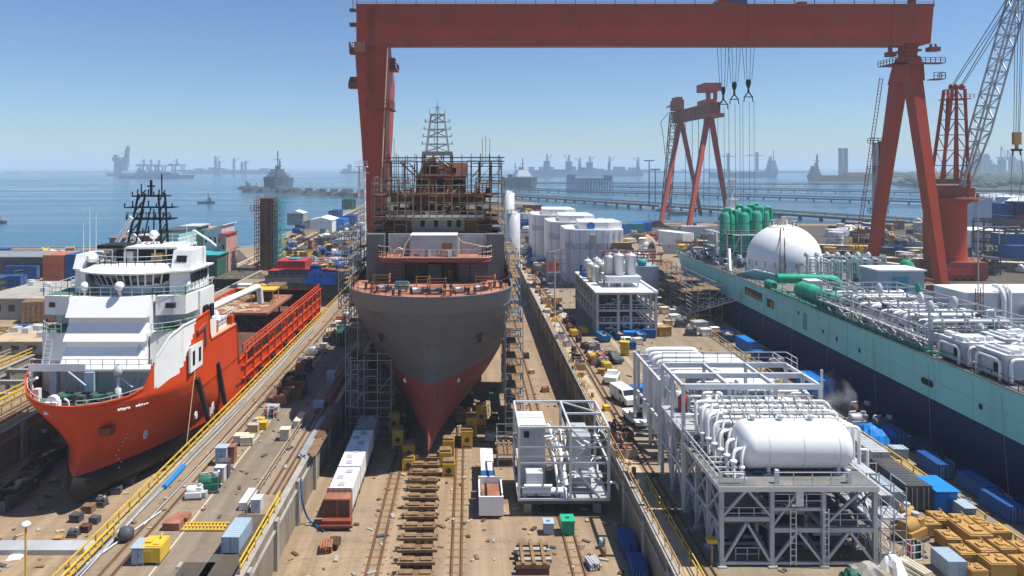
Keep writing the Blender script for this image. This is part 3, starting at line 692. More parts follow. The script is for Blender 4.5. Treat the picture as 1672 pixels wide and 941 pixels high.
# upper plating with its stepped sheer
SH = [(74.0,6.8),(78,7.4),(79.3,8.0),(80.4,11.0),(82,13.0),(84,13.8),(90.6,14.3),(90.8,10.4),(101,10.1),(101.2,4.6),(108,5.2),(160,5.3)]
def oplan(z): return lerp(ostem, min(z,6.8)), 9.6, lerp(oent, min(z,6.8)), lerp(opa, min(z,6.8)), lerp(opb, min(z,6.8))
mb = MB(); nt = 170
for side in (-1, 1):
    sh = SH if side > 0 else [(74,6.8),(78,7.4),(84,9),(91,10.3),(101,10.1),(101.2,4.6),(108,5.2),(160,5.3)]
    rows = []
    for j in range(17):
        row = []
        for i in range(nt+1):
            s_ = (i/nt)**1.6
            yb = 75.6+(158-75.6)*s_; top = lerp(sh, yb); z = 5.2+(top-5.2)*j/16
            y0, B, Le, a, b_ = oplan(z); y = y0+(158-y0)*s_; u = min(1, (y-y0)/Le)
            row.append((OX+side*(B*max(0,1-(1-u)**a)**(1/b_)), y, z))
        rows.append(row)
    o = len(mb.v)
    for r in rows: mb.v += r
    n = nt+1
    for j in range(16):
        for i in range(nt):
            f = (o+j*n+i, o+j*n+i+1, o+(j+1)*n+i+1, o+(j+1)*n+i); yy = rows[j][i][1]; zz = rows[j][i][2]
            white = (side > 0 and 79.2 < yy < 86.2 and zz > lerp([(79,7.2),(81,7.6),(82.6,8.4),(83.8,9.7),(84.7,11.4),(85.4,13.0),(86.2,14.3)], yy)) or (side < 0 and yy > 79.5 and yy < 92 and zz > 6.8)
            mb.face(f if side > 0 else f[::-1], 1 if white else 0, True)
    for i in range(nt):      # cap rail
        mb.bar(rows[16][i], rows[16][i+1], .22, .14, 1 if 79.3 < rows[16][i][1] < 85.5 and side > 0 else 0)
mb.build('bulwark', ['ship_orange', 'white'], os_)
SX = OX+9.6
mb = MB()
for y in list(fr(104,156,13)): mb.bar((SX+.12,y,-1.0),(SX+.12,y,5.2),.28,.2)          # fender posts down the side
for z in (.1,1.6,3.4): mb.bar((SX+.08,103,z),(SX+.08,157,z),.24,.2)
mb.build('rubbing_strake', 'ship_orange', os_)
mb = MB()
for k in range(7): 
    y = 106+k*7.4; mb.box(SX-.02,y,3.75,SX+.06,y+3.2,4.7) ; mb.box(SX-.02,y+3.8,3.9,SX+.06,y+6,4.55)
mb.build('bulwark_opening', 'black', os_)
for y in (105,111,118,126,135,145):
    mb = MB(); mb.lathe([(.42,-.9),(.5,-.6),(.5,.6),(.42,.9)], (SX+.45, y, .2), 10); mb.build('fender', 'rubber', os_)
for y0, y1 in ((85.7,89.3),(92.6,95.4)):
    mb = MB(); mb.bar((SX+.12,y0,6.8),(SX+.12,y1,.4),.5,.42); mb.build('fender', 'rubber', os_)
mb = MB(); mb.box(SX-.2,83.8,8.0,SX+.04,87.6,11.0); wf = mb.build('side_recess', 'white', os_)
for y in (84.4,86.3): 
    mb = MB(); mb.box(SX,y,8.7,SX+.08,y+.7,10.4); mb.build('window', 'glass', wf)
mb = MB(); mb.bar((SX+.1,88.2,12.9),(SX+.1,88.6,10.2),.3,.5); mb.bar((SX+.1,88.3,12.7),(SX+.1,85.9,12.4),.2,.4); mb.build('side_emblem', 'antifoul', os_)
mb = MB()      # worn, unreadable white marks on the side
for y_, z0_, z1_, l_ in ((89.9,.7,1.8,0),(90.3,.9,2.1,.25),(90.75,.8,2.2,0),(91.2,1.1,2.2,-.2)): mb.bar((SX+.12,y_,z0_),(SX+.12,y_+l_,z1_),.05,.2)
mb.build1('worn_mark', 'white', os_)
Rr, Ll = plan(6.3, ostem, ohw, oent, opa, opb, OX, 158, nt=80)
a = [p for p in Rr if 76.6 < p[1] < 79.4]; p, q = a[0], a[-1]; th_ = math.atan2(q[1]-p[1], q[0]-p[0]); nx, ny = math.sin(th_), -math.cos(th_)
mb = MB(); rm_ = random.Random(5)
for g0, g1, n_ in ((.05,.42,5),(.56,.95,5)):
    for k in range(n_):
        t_ = g0+(g1-g0)*(k+.5)/n_; bx_, by_ = p[0]+(q[0]-p[0])*t_+nx*.36, p[1]+(q[1]-p[1])*t_+ny*.36; w_ = (g1-g0)/n_*.34
        mb.bar((bx_-(q[0]-p[0])*w_, by_-(q[1]-p[1])*w_, 6.0+rm_.uniform(0,.1)), (bx_+(q[0]-p[0])*w_, by_+(q[1]-p[1])*w_, 6.1+rm_.uniform(0,.12)), .12, rm_.uniform(.12,.24))
mb.build1('worn_mark', 'white', os_)
mb = MB()
for (x, y, z) in ((-37.6,81.6,1.6),(-34.4,88.4,1.4)):
    mb.lathe([(.5,-.03),(.5,.03),(.38,.05),(.38,-.05)], (x+.25,y-.15,z), 14, axis='x'); mb.bar((x+.27,y-.5,z),(x+.27,y+.2,z),.08); mb.bar((x+.27,y-.15,z-.4),(x+.27,y-.15,z+.4),.08)
Rr, Ll = plan(1.0, ostem, ohw, oent, opa, opb, OX, 158, nt=60)
for k in range(9):
    Rr, Ll = plan(-1.6+k*.45, ostem, ohw, oent, opa, opb, OX, 158, nt=60); p = [q for q in Rr if q[1] < 80.6][-1]; mb.cb((p[0]+.02,p[1]-.03,-1.6+k*.45),(.12,.12,.08))
mb.build('draught_mark', 'white', os_)
mb = MB(); mb.box(-40.4,77.0,3.1,-39.2,78.2,3.9); mb.build('anchor_pocket', 'crane_dark', os_)
# decks
P = [(OX-9.3,86),(OX-8.4,80.5),(OX-6,77.2),(OX-3,75.7),(OX,75.3),(OX+3,75.7),(OX+6,77.2),(OX+8.4,80.5),(OX+9.3,86),(OX+9.4,101),(OX-9.4,101)]
Rr, Ll = plan(5.6, ostem, ohw, oent, opa, opb, OX, 158, nt=60, inset=.25, ymax=101)
mb = MB(); mb.prism(Ll[::-1]+Rr[1:], 5.55, 5.8); mb.build('fore_deck', 'deck_green', os_)
mb = MB(); mb.box(OX-9.5,101,1.0,OX+9.5,157.8,1.3); mb.box(OX-9.5,158,1,OX+9.5,158.3,4.9,1); mb.build('cargo_deck', ['rust_dark', 'ship_orange'], os_)
mb = MB(); mb.box(OX-9.4,91,5.8,OX+9.4,101,10.0); mb.box(OX-9.4,91,10.0,OX+9.4,101,10.15,1); mb.build('aft_house', ['white', 'tan'], os_)
# white house
mb = MB()
FP = [(-51.9,93),(-52.0,86.5),(-51.2,84.6),(-49.8,83.6),(-47.7,83.4),(-47.6,85.2),(-37.8,85.2),(-37.7,83.4),(-35.6,84.4),(-33.6,87),(-33.3,93)]
mb.prism(FP, 5.8, 12.9); mb.box(-47.7,83.5,5.8,-37.7,85.3,9.3)
mb.prism([(-51.6,93),(-51.6,88.2),(-33.6,88.2),(-33.6,93)], 12.9, 17.0)
mb.prism([(-51.4,88.2),(-51.3,85.2),(-48.0,84.6),(-48.0,88.2)], 14.7, 17.0); mb.prism([(-37.6,88.2),(-37.6,84.6),(-34.3,85.4),(-33.9,88.2)], 14.7, 17.0)
house = mb.build('house', 'white', os_)
mb = MB(); mb.extr([(81.7,9.3),(83.1,11.3),(83.1,12.1),(82.4,12.1),(83.7,14.0),(83.7,14.8),(82.9,14.8),(84.1,17.0),(88.5,17.0),(88.5,9.3)], -47.5, -37.9); mb.build('front_panel', 'tank_white', house)
mb = MB(); mb.box(-50.6,80.9,9.05,-36.4,82.9,9.3); mb.box(-50.6,80.9,9.3,-44,81.0,9.9); mb.build('front_balcony', 'white', os_)
mb = MB(); mb.rail([(-50.5,81,9.3),(-36.5,81,9.3),(-36.5,82.8,9.3)],1.1,1.4,.035); mb.rail([(-52,88,12.9),(-51.8,86.6,12.9),(-51,84.5,12.9),(-49.6,83.3,12.9),(-48,83,12.9)],1.1,1,.035); mb.rail([(-37.4,83,12.9),(-35.4,84.4,12.9),(-33.8,87.1,12.9),(-33.4,93,12.9)],1.1,1.2,.035)
mb.rail([(-51.8,91,17),(-51.4,85.2,17),(-47.8,84.3,17),(-37.8,84.3,17),(-34.3,85.4,17),(-33.7,92.6,17)],1.1,1.3,.035); mb.rail([(-52,93,17.0),(-51.8,91,17)],1.1,1,.035)
Rr, Ll = plan(6.8, ostem, ohw, oent, opa, opb, OX, 158, nt=60, inset=.1)
for a in (Rr, Ll): mb.rail([(p[0],p[1],6.85+max(0,(p[1]-76)*.14)) for p in a[::3] if p[1] < 82.5], .8, 1.2, .03)
mb.build('railing', 'pale_steel', os_)
mb = MB(); mb.prism([(-51.7,88),(-51.6,86.6),(-50.9,84.5),(-49.5,83.4),(-48,83.1),(-48,88)],12.92,12.95); mb.prism([(-37.4,83.1),(-35.5,84.5),(-33.9,87.2),(-33.9,88),(-37.4,88)],12.92,12.95)
mb.prism([(-51.5,93),(-51.2,85.4),(-34.5,85.6),(-33.9,93)],17.02,17.05); mb.build('deck_paint', 'deck_green', os_)
mb = MB(); mb.ladder((-38.6,82.1,9.3),(-38.4,83.7,12.9),.8,m=0); mb.ladder((-38.6,84.2,13),(-38.4,84.5,17.2),.7); mb.ladder((-49.6,82.6,9.4),(-49.4,83.2,12.9),.8); mb.build('ladder', 'pale_steel', os_)
for (x,y,z,w_,h_) in [(-50.6,85.15,15.6,1.1,.6),(-36.4,84.75,15.6,1.1,.6),(-41.0,82.75,9.9,.5,.6),(-34.6,84.4,8.2,.6,.6)]:
    mb = MB(); mb.box(x,y-.22,z,x+w_,y+.3,z+h_); mb.build('window', 'glass', house)
mb = MB(); mb.box(-33.5,88.9,12.95,-33.2,90.0,15.0); mb.box(-33.5,91,13.2,-33.2,92,14.8); mb.build('door', 'black', house)
# bridge
def arcf(x0, x1, y, bul, n=10): return [(x0+(x1-x0)*i/n, y+bul*(abs(2*i/n-1)**2.2)) for i in range(n+1)]
def band(mb, A, z0, B, z1, m=0):
    for i in range(len(A)-1): mb.add([(*A[i],z0),(*A[i+1],z0),(*B[i+1],z1),(*B[i],z1)],[(0,1,2,3)],m)
A0 = arcf(-47.0,-36.4,85.6,2.6); A1 = arcf(-47.6,-35.8,84.9,2.6)
mb = MB(); band(mb, A0, 17.05, A0, 18.0, 1); band(mb, A0, 18.0, A1, 19.5, 0); mb.prism(A1+[(-35.8,93),(-47.6,93)], 19.5, 19.6); 
mb.box(-47.0,88.1,17.05,-36.4,93,19.5)
B0 = arcf(-48.0,-35.4,84.2,2.6); B1 = arcf(-46.9,-36.6,85.6,2.6); mb.prism(B0+[(-35.4,93),(-48.0,93)],19.6,19.75); band(mb, B0, 19.75, B1, 20.4); mb.prism(B1+[(-36.6,93),(-46.9,93)],20.39,20.42)
br = mb.build('bridge', ['white', 'pale_blue'], os_)
for i in range(14):     # leaning window panes
    t0, t1 = (i+.12)/14, (i+.88)/14
    def pt(A, t): 
        k = min(9, int(t*10)); u = t*10-k; return (A[k][0]+(A[k+1][0]-A[k][0])*u, A[k][1]+(A[k+1][1]-A[k][1])*u)
    a, b_, c, d = pt(A0,t0), pt(A0,t1), pt(A1,t1), pt(A1,t0); mb = MB()
    mb.add([(a[0],a[1]-.07,18.1),(b_[0],b_[1]-.07,18.1),(c[0],c[1]-.03,19.4),(d[0],d[1]-.03,19.4),(a[0],a[1]+.05,18.1),(b_[0],b_[1]+.05,18.1),(c[0],c[1]+.05,19.4),(d[0],d[1]+.05,19.4)],[(0,1,2,3),(0,4,5,1),(2,6,7,3),(1,5,6,2),(0,3,7,4)]); mb.build('window', 'glass', br)
mb = MB(); mb.prism([(-36.6,86.2),(-34.6,87.2),(-34.3,93),(-36.6,93)],17.05,19.7); mb.prism([(-36.7,85.2),(-34.0,86.6),(-33.7,93.2),(-36.7,93.2)],19.7,19.9); mb.extr([(86.6,19.9),(87.4,22.2),(92,22.2),(92,19.9)],-36.6,-34.3)
mb.prism([(-47,86.4),(-48.8,87.4),(-49,93),(-47,93)],17.05,19.9); mb.extr([(87.2,19.9),(88,21.6),(92,21.6),(92,19.9)],-49,-47.6)
bw = mb.build('bridge_wing', 'white', os_)
mb = MB(); mb.box(-36.0,86.85,20.8,-34.8,87.4,21.6); mb.build('window', 'glass', bw)
mb = MB()
for k in range(5): mb.box(-34.45,87.6+k*1.0,18.2,-34.2,88.3+k*1.0,19.3)
mb.build('window', 'glass', bw)
mb = MB(); mb.prism([(-45.4,88.6),(-36.6,88.6),(-36.6,95),(-45.4,95)],22.2,22.45); mb.box(-46.4,88.0,22.3,-43.2,91.4,22.75,1); mb.build('top_roof', ['white', 'black'], os_)
mb = MB(); mb.box(-45.2,90.4,20.42,-36.8,95,22.2); mb.build('top_house', 'black', os_)
mb = MB()
for x in (-45,-43.4,-41.8,-39.6,-38.2): mb.bar((x,89,20.4),(x,89,22.2),.12)
mb.box(-40.2,89.2,20.45,-38.8,90.3,21.6,1); mb.box(-43.8,89.4,20.45,-42.6,90.3,21.8,2); mb.build('roof_stand', ['white','ochre','pale_steel'], os_)
mb = MB(); mb.rail([(p[0],p[1]+.4,20.42) for p in B1],1.1,1.2,.035); mb.rail([(-41,95,22.45),(-36.7,95,22.45),(-36.7,89,22.45)],1.0,1,.035); mb.build('roof_railing', 'white', br)
for (x,y,z,r) in [(-46.4,85.2,17.05,.55),(-41.6,83.9,17.3,.55),(-34.9,87.2,17.1,.45),(-41.1,92,22.6,.6)]:
    mb = MB(); mb.lathe([(.15,0),(.15,.5)],(x,y,z),8); mb.lathe([(r*math.sin(a),.5+r-r*math.cos(a)) for a in fr(0.01,PI-.01,8)],(x,y,z),12); mb.build('radar_dome', 'tank_white', os_)
mb = MB(); mb.lathe([(.01,-1.6),(.5,-1.3),(.68,-.4),(.68,.6),(.45,1.4),(.01,1.6)],(-46.9,88.6,21.2),10,axis='y'); mb.build('rescue_boat', 'tank_white', os_)
mb = MB(); mb.pipe([(-46.6,92,21.6),(-45.6,92,23.2),(-44,92,26)],.32,8); mb.pipe([(-45.4,92.6,21.8),(-44.2,92.6,23.8),(-43.2,92.6,22.4)],.32,8)
mb.pipe([(-46.4,93,22.5),(-45.5,93,24.4),(-43.6,93,22.6)],.3,8); mb.build('funnel_pipe', 'tank_white', os_)
mb = MB()
for x, h_ in ((-49.2,25.4),(-48.4,27.4),(-47.6,26.6),(-35.7,24.2),(-36.0,24.9)): mb.tube((x,90,20),(x,90,h_),.07,.03)
mb.pipe([(-35.7,91,22.4),(-35.6,91,24.4),(-33.4,91,23.0),(-32.6,91,22.3)],.14,6)
mb.build('antenna', 'white', os_)
mb = MB()     # lattice signal mast
for sy in (92.2, 94.2):
    for x0, x1 in ((-44.6,-43.2),(-40.2,-40.6)): mb.bar((x0,sy,22.4),(x1,sy,29.0),.22)
    for x0, x1 in ((-43.6,-42.5),(-41.2,-41.2)): mb.bar((x0,sy,22.4),(x1,sy,27.0),.14)
for x0, x1 in ((-44.6,-43.2),(-40.2,-40.6)):
    for k in range(5): mb.bar((x0+(x1-x0)*k/5,92.2,22.4+k*1.4),(x0+(x1-x0)*(k+1)/5,94.2,23.8+k*1.4),.14)
for z, hw_, t_ in ((23.9,2.2,.14),(25.7,2.9,.22),(27.2,3.1,.14),(28.7,2.1,.18)):
    mb.bar((-41.9-hw_,92.2,z),(-41.9+hw_,92.2,z),t_); mb.bar((-41.9-hw_,94.2,z),(-41.9+hw_,94.2,z),t_*.8); mb.bar((-41.9-hw_,92.2,z),(-41.9-hw_,94.2,z),t_*.8); mb.bar((-41.9+hw_,92.2,z),(-41.9+hw_,94.2,z),t_*.8)
    for k in range(7): x = -41.9-hw_+hw_*2*k/6; mb.bar((x,92.2,z),(x,92.2,z+(.9 if k % 2 else .6)),.13)
for x in (-44.6,-43.4,-42.2,-41,-39.2): mb.bar((x,92.2,25.7),(x,92.2,26.6),.09)
mb.bar((-44.9,92.2,26.5),(-38.9,92.2,26.5),.08)
mb.bar((-40.5,93,28.7),(-40.5,93,31.6),.14); mb.bar((-41.9,93,28.7),(-41.9,93,30.8),.26); mb.bar((-42.4,93,30),(-41.4,93,30),.2); mb.bar((-43.2,93,28.7),(-43.2,93,30.3),.12)
mb.build('signal_mast', 'black', os_)
# foredeck gear
winch(os_, -45.2, 79.6, 5.8, 'dark_green', 1.15); winch(os_, -41.6, 79.8, 5.8, 'dark_green', 1.1)
mb = MB(); mb.lathe([(.5,0),(.45,1.3),(.25,1.4),(.25,2.6)],(-40.3,81.2,5.8),10); mb.lathe([(.1,2.6),(.55,2.8),(.62,3.3),(.45,3.8),(.05,4.0)],(-40.3,81.2,5.8),10); mb.pipe([(-40.3,81.2,8.4),(-38.6,81,7.2)],.12,6); mb.build('capstan', 'pale_steel', os_)
mb = MB(); mb.box(-48.3,81.2,5.8,-47.5,82,9.0); mb.pipe([(-46.8,81.6,5.8),(-46.6,81.6,7.4),(-46.2,82,8.2)],.12,6); mb.bar((-46.0,80.9,9.0),(-43.6,80.2,7.6),.2); mb.box(-44,80.6,6.8,-42.9,81.6,9.0); mb.pipe([(-45.4,81.8,5.8),(-45.4,81.8,7.6),(-43.2,81.8,7.6),(-43.2,81.8,5.8)],.08,6)
for x in (-42.4,-39,-38.2): mb.pipe([(x,82,5.8),(x,81.7,7.2),(x+.4,81.6,8)],.08,6)
mb.build('deck_crane', 'pale_blue', os_)
mb = MB(); mb.box(-45.8,76.0,5.8,-44.5,77.0,7.1); mb.lathe([(.65,-.3),(.65,.3)],(-45.15,76.5,7.1),12,axis='y'); mb.build('fairlead', 'tank_white', os_)
mb = MB(); mb.pipe([(-43.2,76.1,5.8),(-43.2,76.1,7.2),(-43.5,75.8,7.6)],.12,6); mb.box(-49.2,79.6,5.8,-48.6,80.2,7.4); mb.pipe([(-49.6,80.6,6),(-50,80.4,8),(-49,80,8.6)],.16,6); mb.build('jack_staff', 'white', os_)
# amidships and aft
mb = MB(); mb.box(-36.6,96.4,10.15,-34.2,99.6,11.6); mb.lathe([(.7,0),(.7,.5),(.4,1.0)],(-35.4,98,11.6),10); mb.rail([(-36.8,96,11.6),(-33.6,96,11.6),(-33.6,101,11.6)],.9,1,.035); mb.build('life_raft', 'tank_white', os_)
mb = MB(); mb.pipe([(-34.0,100.8,4.5),(-33.7,101.2,8.2),(-34,101.6,9.8),(-35.4,102,9.8)],.55,8); mb.pipe([(-36,101.6,1.3),(-35.8,101.8,7.5)],.4,8); mb.box(-38,100.9,1.3,-36.4,102,7); mb.build('boat_davit', 'pale_steel', os_)
mb = MB(); mb.pipe([(-37.6,95,12.2),(-35.2,105,13.0),(-33.6,113,13.4),(-33.5,113.5,10.6)],.5,10); mb.tube((-37.6,95,10),(-37.6,95,12.8),.7); mb.build('crane_boom', 'tank_white', os_)
mb = MB(); mb.box(-40.4,94.6,10.15,-38,97.4,12.6); mb.box(-44,93.6,10.15,-41,97,13.2); mb.lathe([(.5,0),(.5,1.2)],(-34.6,94.6,10.15),10); mb.build('deck_locker', 'white', os_)
mb = MB(); mb.box(-36.6,92.2,10.15,-34.0,95.6,11.2); mb.box(-34.8,100.0,10.15,-33.6,101,11.4); mb.build('aft_bulwark', 'ship_orange', os_)
# raised working deck near the stern
t = mb = MB(); mb.box(-52.0,133,4.5,-38.0,152,4.95); 
for k in range(60): x, y = RN.uniform(-51,-40), RN.uniform(134,150); mb.cb((x,y,5.0),(RN.uniform(.5,3),RN.uniform(.5,2),.06+.2*RN.random()),1 if RN.random()<.5 else 2,RN.random()*3)
mb.build('working_deck', ['rust_brown','tan','timber'], os_)
mb = MB()
for x in fr(-51.6,-38.4,6): mb.bar((x,133.2,1.3),(x,133.2,4.5),.3); mb.bar((x,151,1.3),(x,151,4.5),.3)
for z in (2.2,3.4): mb.bar((-52,133,z),(-38,133,z),.12)
mb.bar((-47,133,4.4),(-43,133,1.4),.2); mb.bar((-43,133,4.4),(-39,133,1.4),.2); mb.build('deck_support', 'black', os_)
mb = MB(); mb.box(-44.5,143,7.2,-39.5,147.5,7.5); 
for x in (-44.2,-39.8):
    for y in (143.3,147.2): mb.bar((x,y,4.95),(x,y,7.2),.2)
mb.box(-43.6,143.8,4.95,-40.5,146.8,6.4,1); mb.build('machine_shelter', ['yellow','rust_dark'], os_)
mb = MB()
for y in fr(104,156,26): mb.bar((SX-.2,y,5.2),(SX-.2,y,6.3),.14)
for z in (5.8,6.3): mb.bar((SX-.2,104,z),(SX-.2,157,z),.15)
mb.build('cargo_rail', 'ship_orange', os_)
mb = MB(); mb.tube((SX-.1,86,9.5),(-32.6,81.4,.3),.05); mb.build('mooring_rope', 'tan', None, 'slack mooring rope from the orange ship side down to the yellow fence', 'rope')
# ------------------------------------------------------------------ big gantry crane over the docks
GY = 190.0
gc = thing('gantry_crane', 'huge brick red gantry crane spanning the docks overhead', 'crane', (-25.6, GY, 0))
zb, zt = 65.2, 75.5; yF, yB = GY-3.6, GY+3.6; xl, xr = -29.7, 123.2
mb = MB(); mb.box(xl, yF, zb, xr-3, yB, zt)
mb.add([(xr-3,yF,zb),(xr-3,yB,zb),(xr-3,yB,zt),(xr-3,yF,zt),(xr-.9,yF,zb),(xr-.9,yB,zb),(xr,yB,zt),(xr,yF,zt)],[(0,4,7,3),(4,5,6,7),(5,1,2,6),(0,1,5,4),(3,7,6,2)])
mb.box(-21, yF-.25, zb-.6, xr-8, yF+.8, zb+.7, 1); mb.box(xl-.1, yF-.12, zt-.5, xr+.1, yB+.12, zt+.15, 1)
for k in range(13): mb.box(-14+k*10.6, yF-.12, zb+.7, -13.8+k*10.6, yF, zb+1.5, 1)
for k in range(13):
    if k not in (4,8,12): mb.box(-14+k*10.6, yF-.02, zb+1.5, -13.94+k*10.6, yF, zt-1.2, 0)
mb.box(xl+9, yF-.03, zb+5.6, xr-3, yF, zb+5.68, 0)
mb.box(112, yF-.05, zb+.8, 112.12, yF, zt-.6, 1); mb.box(74, yF-.05, zb+.8, 74.12, yF, zt-.6, 1); mb.box(30, yF-.05, zb+.8, 30.12, yF, zt-.6, 1)
gird = mb.build('girder', ['crane_red', 'crane_dark'], gc)
mb = MB(); mb.rail([(xl,yF,zt),(xr,yF,zt)],1.2,5.3,.08,top=.06); mb.rail([(xl,yB,zt),(xr,yB,zt)],1.2,5.3,.08)
for k in range(29): mb.box(xl+.4+k*5.3,yF-.2,zt-1.3,xl+.65+k*5.3,yF,zt)
mb.build('girder_railing', 'crane_dark', gird)
# rigid box leg, tapering downwards
def leg_poly(mb, prof, m=0):
    """prof rows: z, x0, x1, y0, y1"""
    vs = []
    for z, x0, x1, y0, y1 in prof: vs += [(x0,y0,z),(x1,y0,z),(x1,y1,z),(x0,y1,z)]
    n = len(prof); fs = [(i*4+k, i*4+(k+1)%4, i*4+4+(k+1)%4, i*4+4+k) for i in range(n-1) for k in range(4)]
    mb.add(vs, fs+[(3,2,1,0), tuple(4*(n-1)+k for k in range(4))], m)
mb = MB(); leg_poly(mb, [(1.8,-26.6,-23.4,GY-2,GY+2.5),(14,-26.9,-22.9,GY-2.6,GY+4),(40,-28.4,-21.9,GY-3.4,GY+13),(56,-29.6,-21.5,GY-3.5,GY+16),(zb,-30.2,-21.3,GY-3.5,GY+3.5)])
mb.box(-30.25,yF-.15,zb-2.2,-27.4,yF+.1,zb+.4,1); lg = mb.build('rigid_leg', ['crane_red','primer'], gc)
mb = MB(); mb.box(-27.3,GY-14,.9,-22.7,GY+14,2.6)
for k in range(8): mb.lathe([(.45,-.3),(.45,.3)],(-25.6,GY-12.6+k*3.6,.62),10,axis='x')
mb.build('bogie', 'crane_dark', gc)
mb = MB(); mb.ladder((-25.6,yF-.5,zb-13),(-25.8,yF-.5,zt-1),1.2,r=.07,step=.8); mb.ladder((-26.6,yF-.6,zb-13),(-26.8,yF-.6,zb-1),.4,r=.06,step=3)
for z in (zb-13,zb-7.6,zb-1,zb+5,zb+9): mb.box(-27.4,yF-.9,z,-24.4,yF-.2,z+.1)
mb.build('leg_ladder', 'crane_dark', lg)
mb = MB()
for z in (47.2, 62.0): pass
mb.box(-26.6,yF-1.8,47.8,-21.2,yF,48); mb.rail([(-26.6,yF,48),(-26.6,yF-1.8,48),(-21.0,yF-1.8,48),(-20.2,yF+6,48)],2.1,1.6,.07); mb.box(-21.3,yF-1.8,47.6,-20.0,yF+8,47.9)
mb.box(-31.9,GY-2,64.1,-30,GY+2,64.4); mb.box(-31.9,GY-1.6,62.8,-30,GY+1,64.1); mb.rail([(-30,GY-2,64.4),(-31.9,GY-2,64.4),(-31.9,GY+2,64.4)],1.3,1,.06)
mb.extr([(GY-1.5,55),(GY-1.5,53.6),(GY+1.5,53.6),(GY+1.5,57)],-32.2,-29.2); mb.box(-32,GY-1,70.4,-30.2,GY+1,71.2); mb.box(-32,GY-1,74.4,-30.2,GY+1,75.0); mb.bar((-31,GY-1,75),(-31,GY-1,80),.18)
mb.box(-21.6,GY+2,59,-19.6,GY+8,59.4); mb.box(-21.4,GY+3,59.4,-20.2,GY+7,62.4); mb.rail([(-21.5,GY+2,59.4),(-19.5,GY+2,59.4),(-19.5,GY+8,59.4)],1.3,1,.06)
mb.build('leg_platform', 'crane_dark', lg)
mb = MB(); mb.tube((-21.4,yF-.1,64),(-23.2,yF-.05,26),.16); mb.build('cable_duct', 'cream', lg)
# hinged A-frame leg
hx = 118.6
mb = MB(); leg_poly(mb, [(55.2,hx-2.4,hx+1.3,GY-5.0,GY+5.4),(60.4,hx-2.2,hx+2.0,GY-3.4,GY+3.4)]); leg_poly(mb,[(60.4,hx-2.1,hx+1.9,GY-3.2,GY+3.2),(61.8,hx-2,hx+1.8,GY-2.6,GY+2.6),(62.3,hx-1.6,hx+1.2,GY-2,GY+2),(zb,hx-1.6,hx+1.6,GY-2,GY+2)])
mb.box(hx-2.4,GY-2.4,63.4,hx+2.2,GY+2.4,63.9); cap = mb.build('leg_head', 'crane_red', gc)
def aleg(mb, ytop, ybot, dx):
    xb0, xb1 = hx-.9, hx+.9
    leg_poly(mb, [(2.2,xb0,xb1,ybot-1.5,ybot+1.5),(55.3,hx-1.7+dx,hx+1.3+dx,ytop-1.9,ytop+1.9)])
for yt, ybm in ((GY-3.0, GY-13.5), (GY+3.4, GY+17.5)):
    mb = MB(); aleg(mb, yt, ybm, -.4); mb.build('hinged_leg', 'crane_red', gc)
mb = MB(); mb.box(hx-1.8,GY-17,.9,hx+1.8,GY-10,2.3); mb.box(hx-1.8,GY+14,.9,hx+1.8,GY+21,2.3); mb.bar((hx,GY-13.5,3.4),(hx,GY+17.5,3.4),.7); mb.build('bogie', 'crane_dark', gc)
mb = MB(); mb.box(hx-7,GY-6,59.6,hx+6,GY-3.6,59.8); mb.box(hx-7,GY-6,59.6,hx-3.4,GY+2,59.8); mb.rail([(hx-7,GY+2,59.8),(hx-7,GY-6,59.8),(hx+6,GY-6,59.8)],1.3,1.3,.07)
mb.box(hx+3,GY-6,55.4,hx+6,GY-3,55.6); mb.rail([(hx+3,GY-6,55.6),(hx+6,GY-6,55.6),(hx+6,GY-3,55.6)],1.6,1.5,.07)
mb.ladder((hx-4.9,GY+4,57),(hx-4.2,GY+17.6,8),.9,r=.07,step=1.0); mb.build('access_platform', 'crane_dark', cap)
mb = MB(); mb.box(hx-7.4,yF,zb-3.4,hx-5.2,yF+2,zb-2.2); mb.bar((hx-6.4,yF+1,zb-2.2),(hx-6.4,yF+1,zb),.8); mb.box(hx+3.6,yF,zb-2.0,hx+6.4,yF+2,zb-.9); mb.bar((hx+4.4,yF+1,zb-.9),(hx+4.4,yF+1,zb),.5); mb.bar((hx+5.8,yF+1,zb-.9),(hx+5.6,yF+1,zb),.4); mb.build('buffer', 'crane_dark', gird)
mb = MB(); mb.box(68.5,yF+.5,zt+.1,74,yB-.5,zt+3.4,1); mb.box(66.6,yF+.2,zt+.1,69,yB-.2,zt+1.6); mb.box(88,yF+1,zt+.1,90,yB,zt+1); mb.build('trolley', ['crane_red','blue'], gc)
mb = MB(); mb.box(hx-1.6,yF+.2,zt+.1,hx,yF+1.4,zt+4); mb.build('post', 'crane_red', gird)
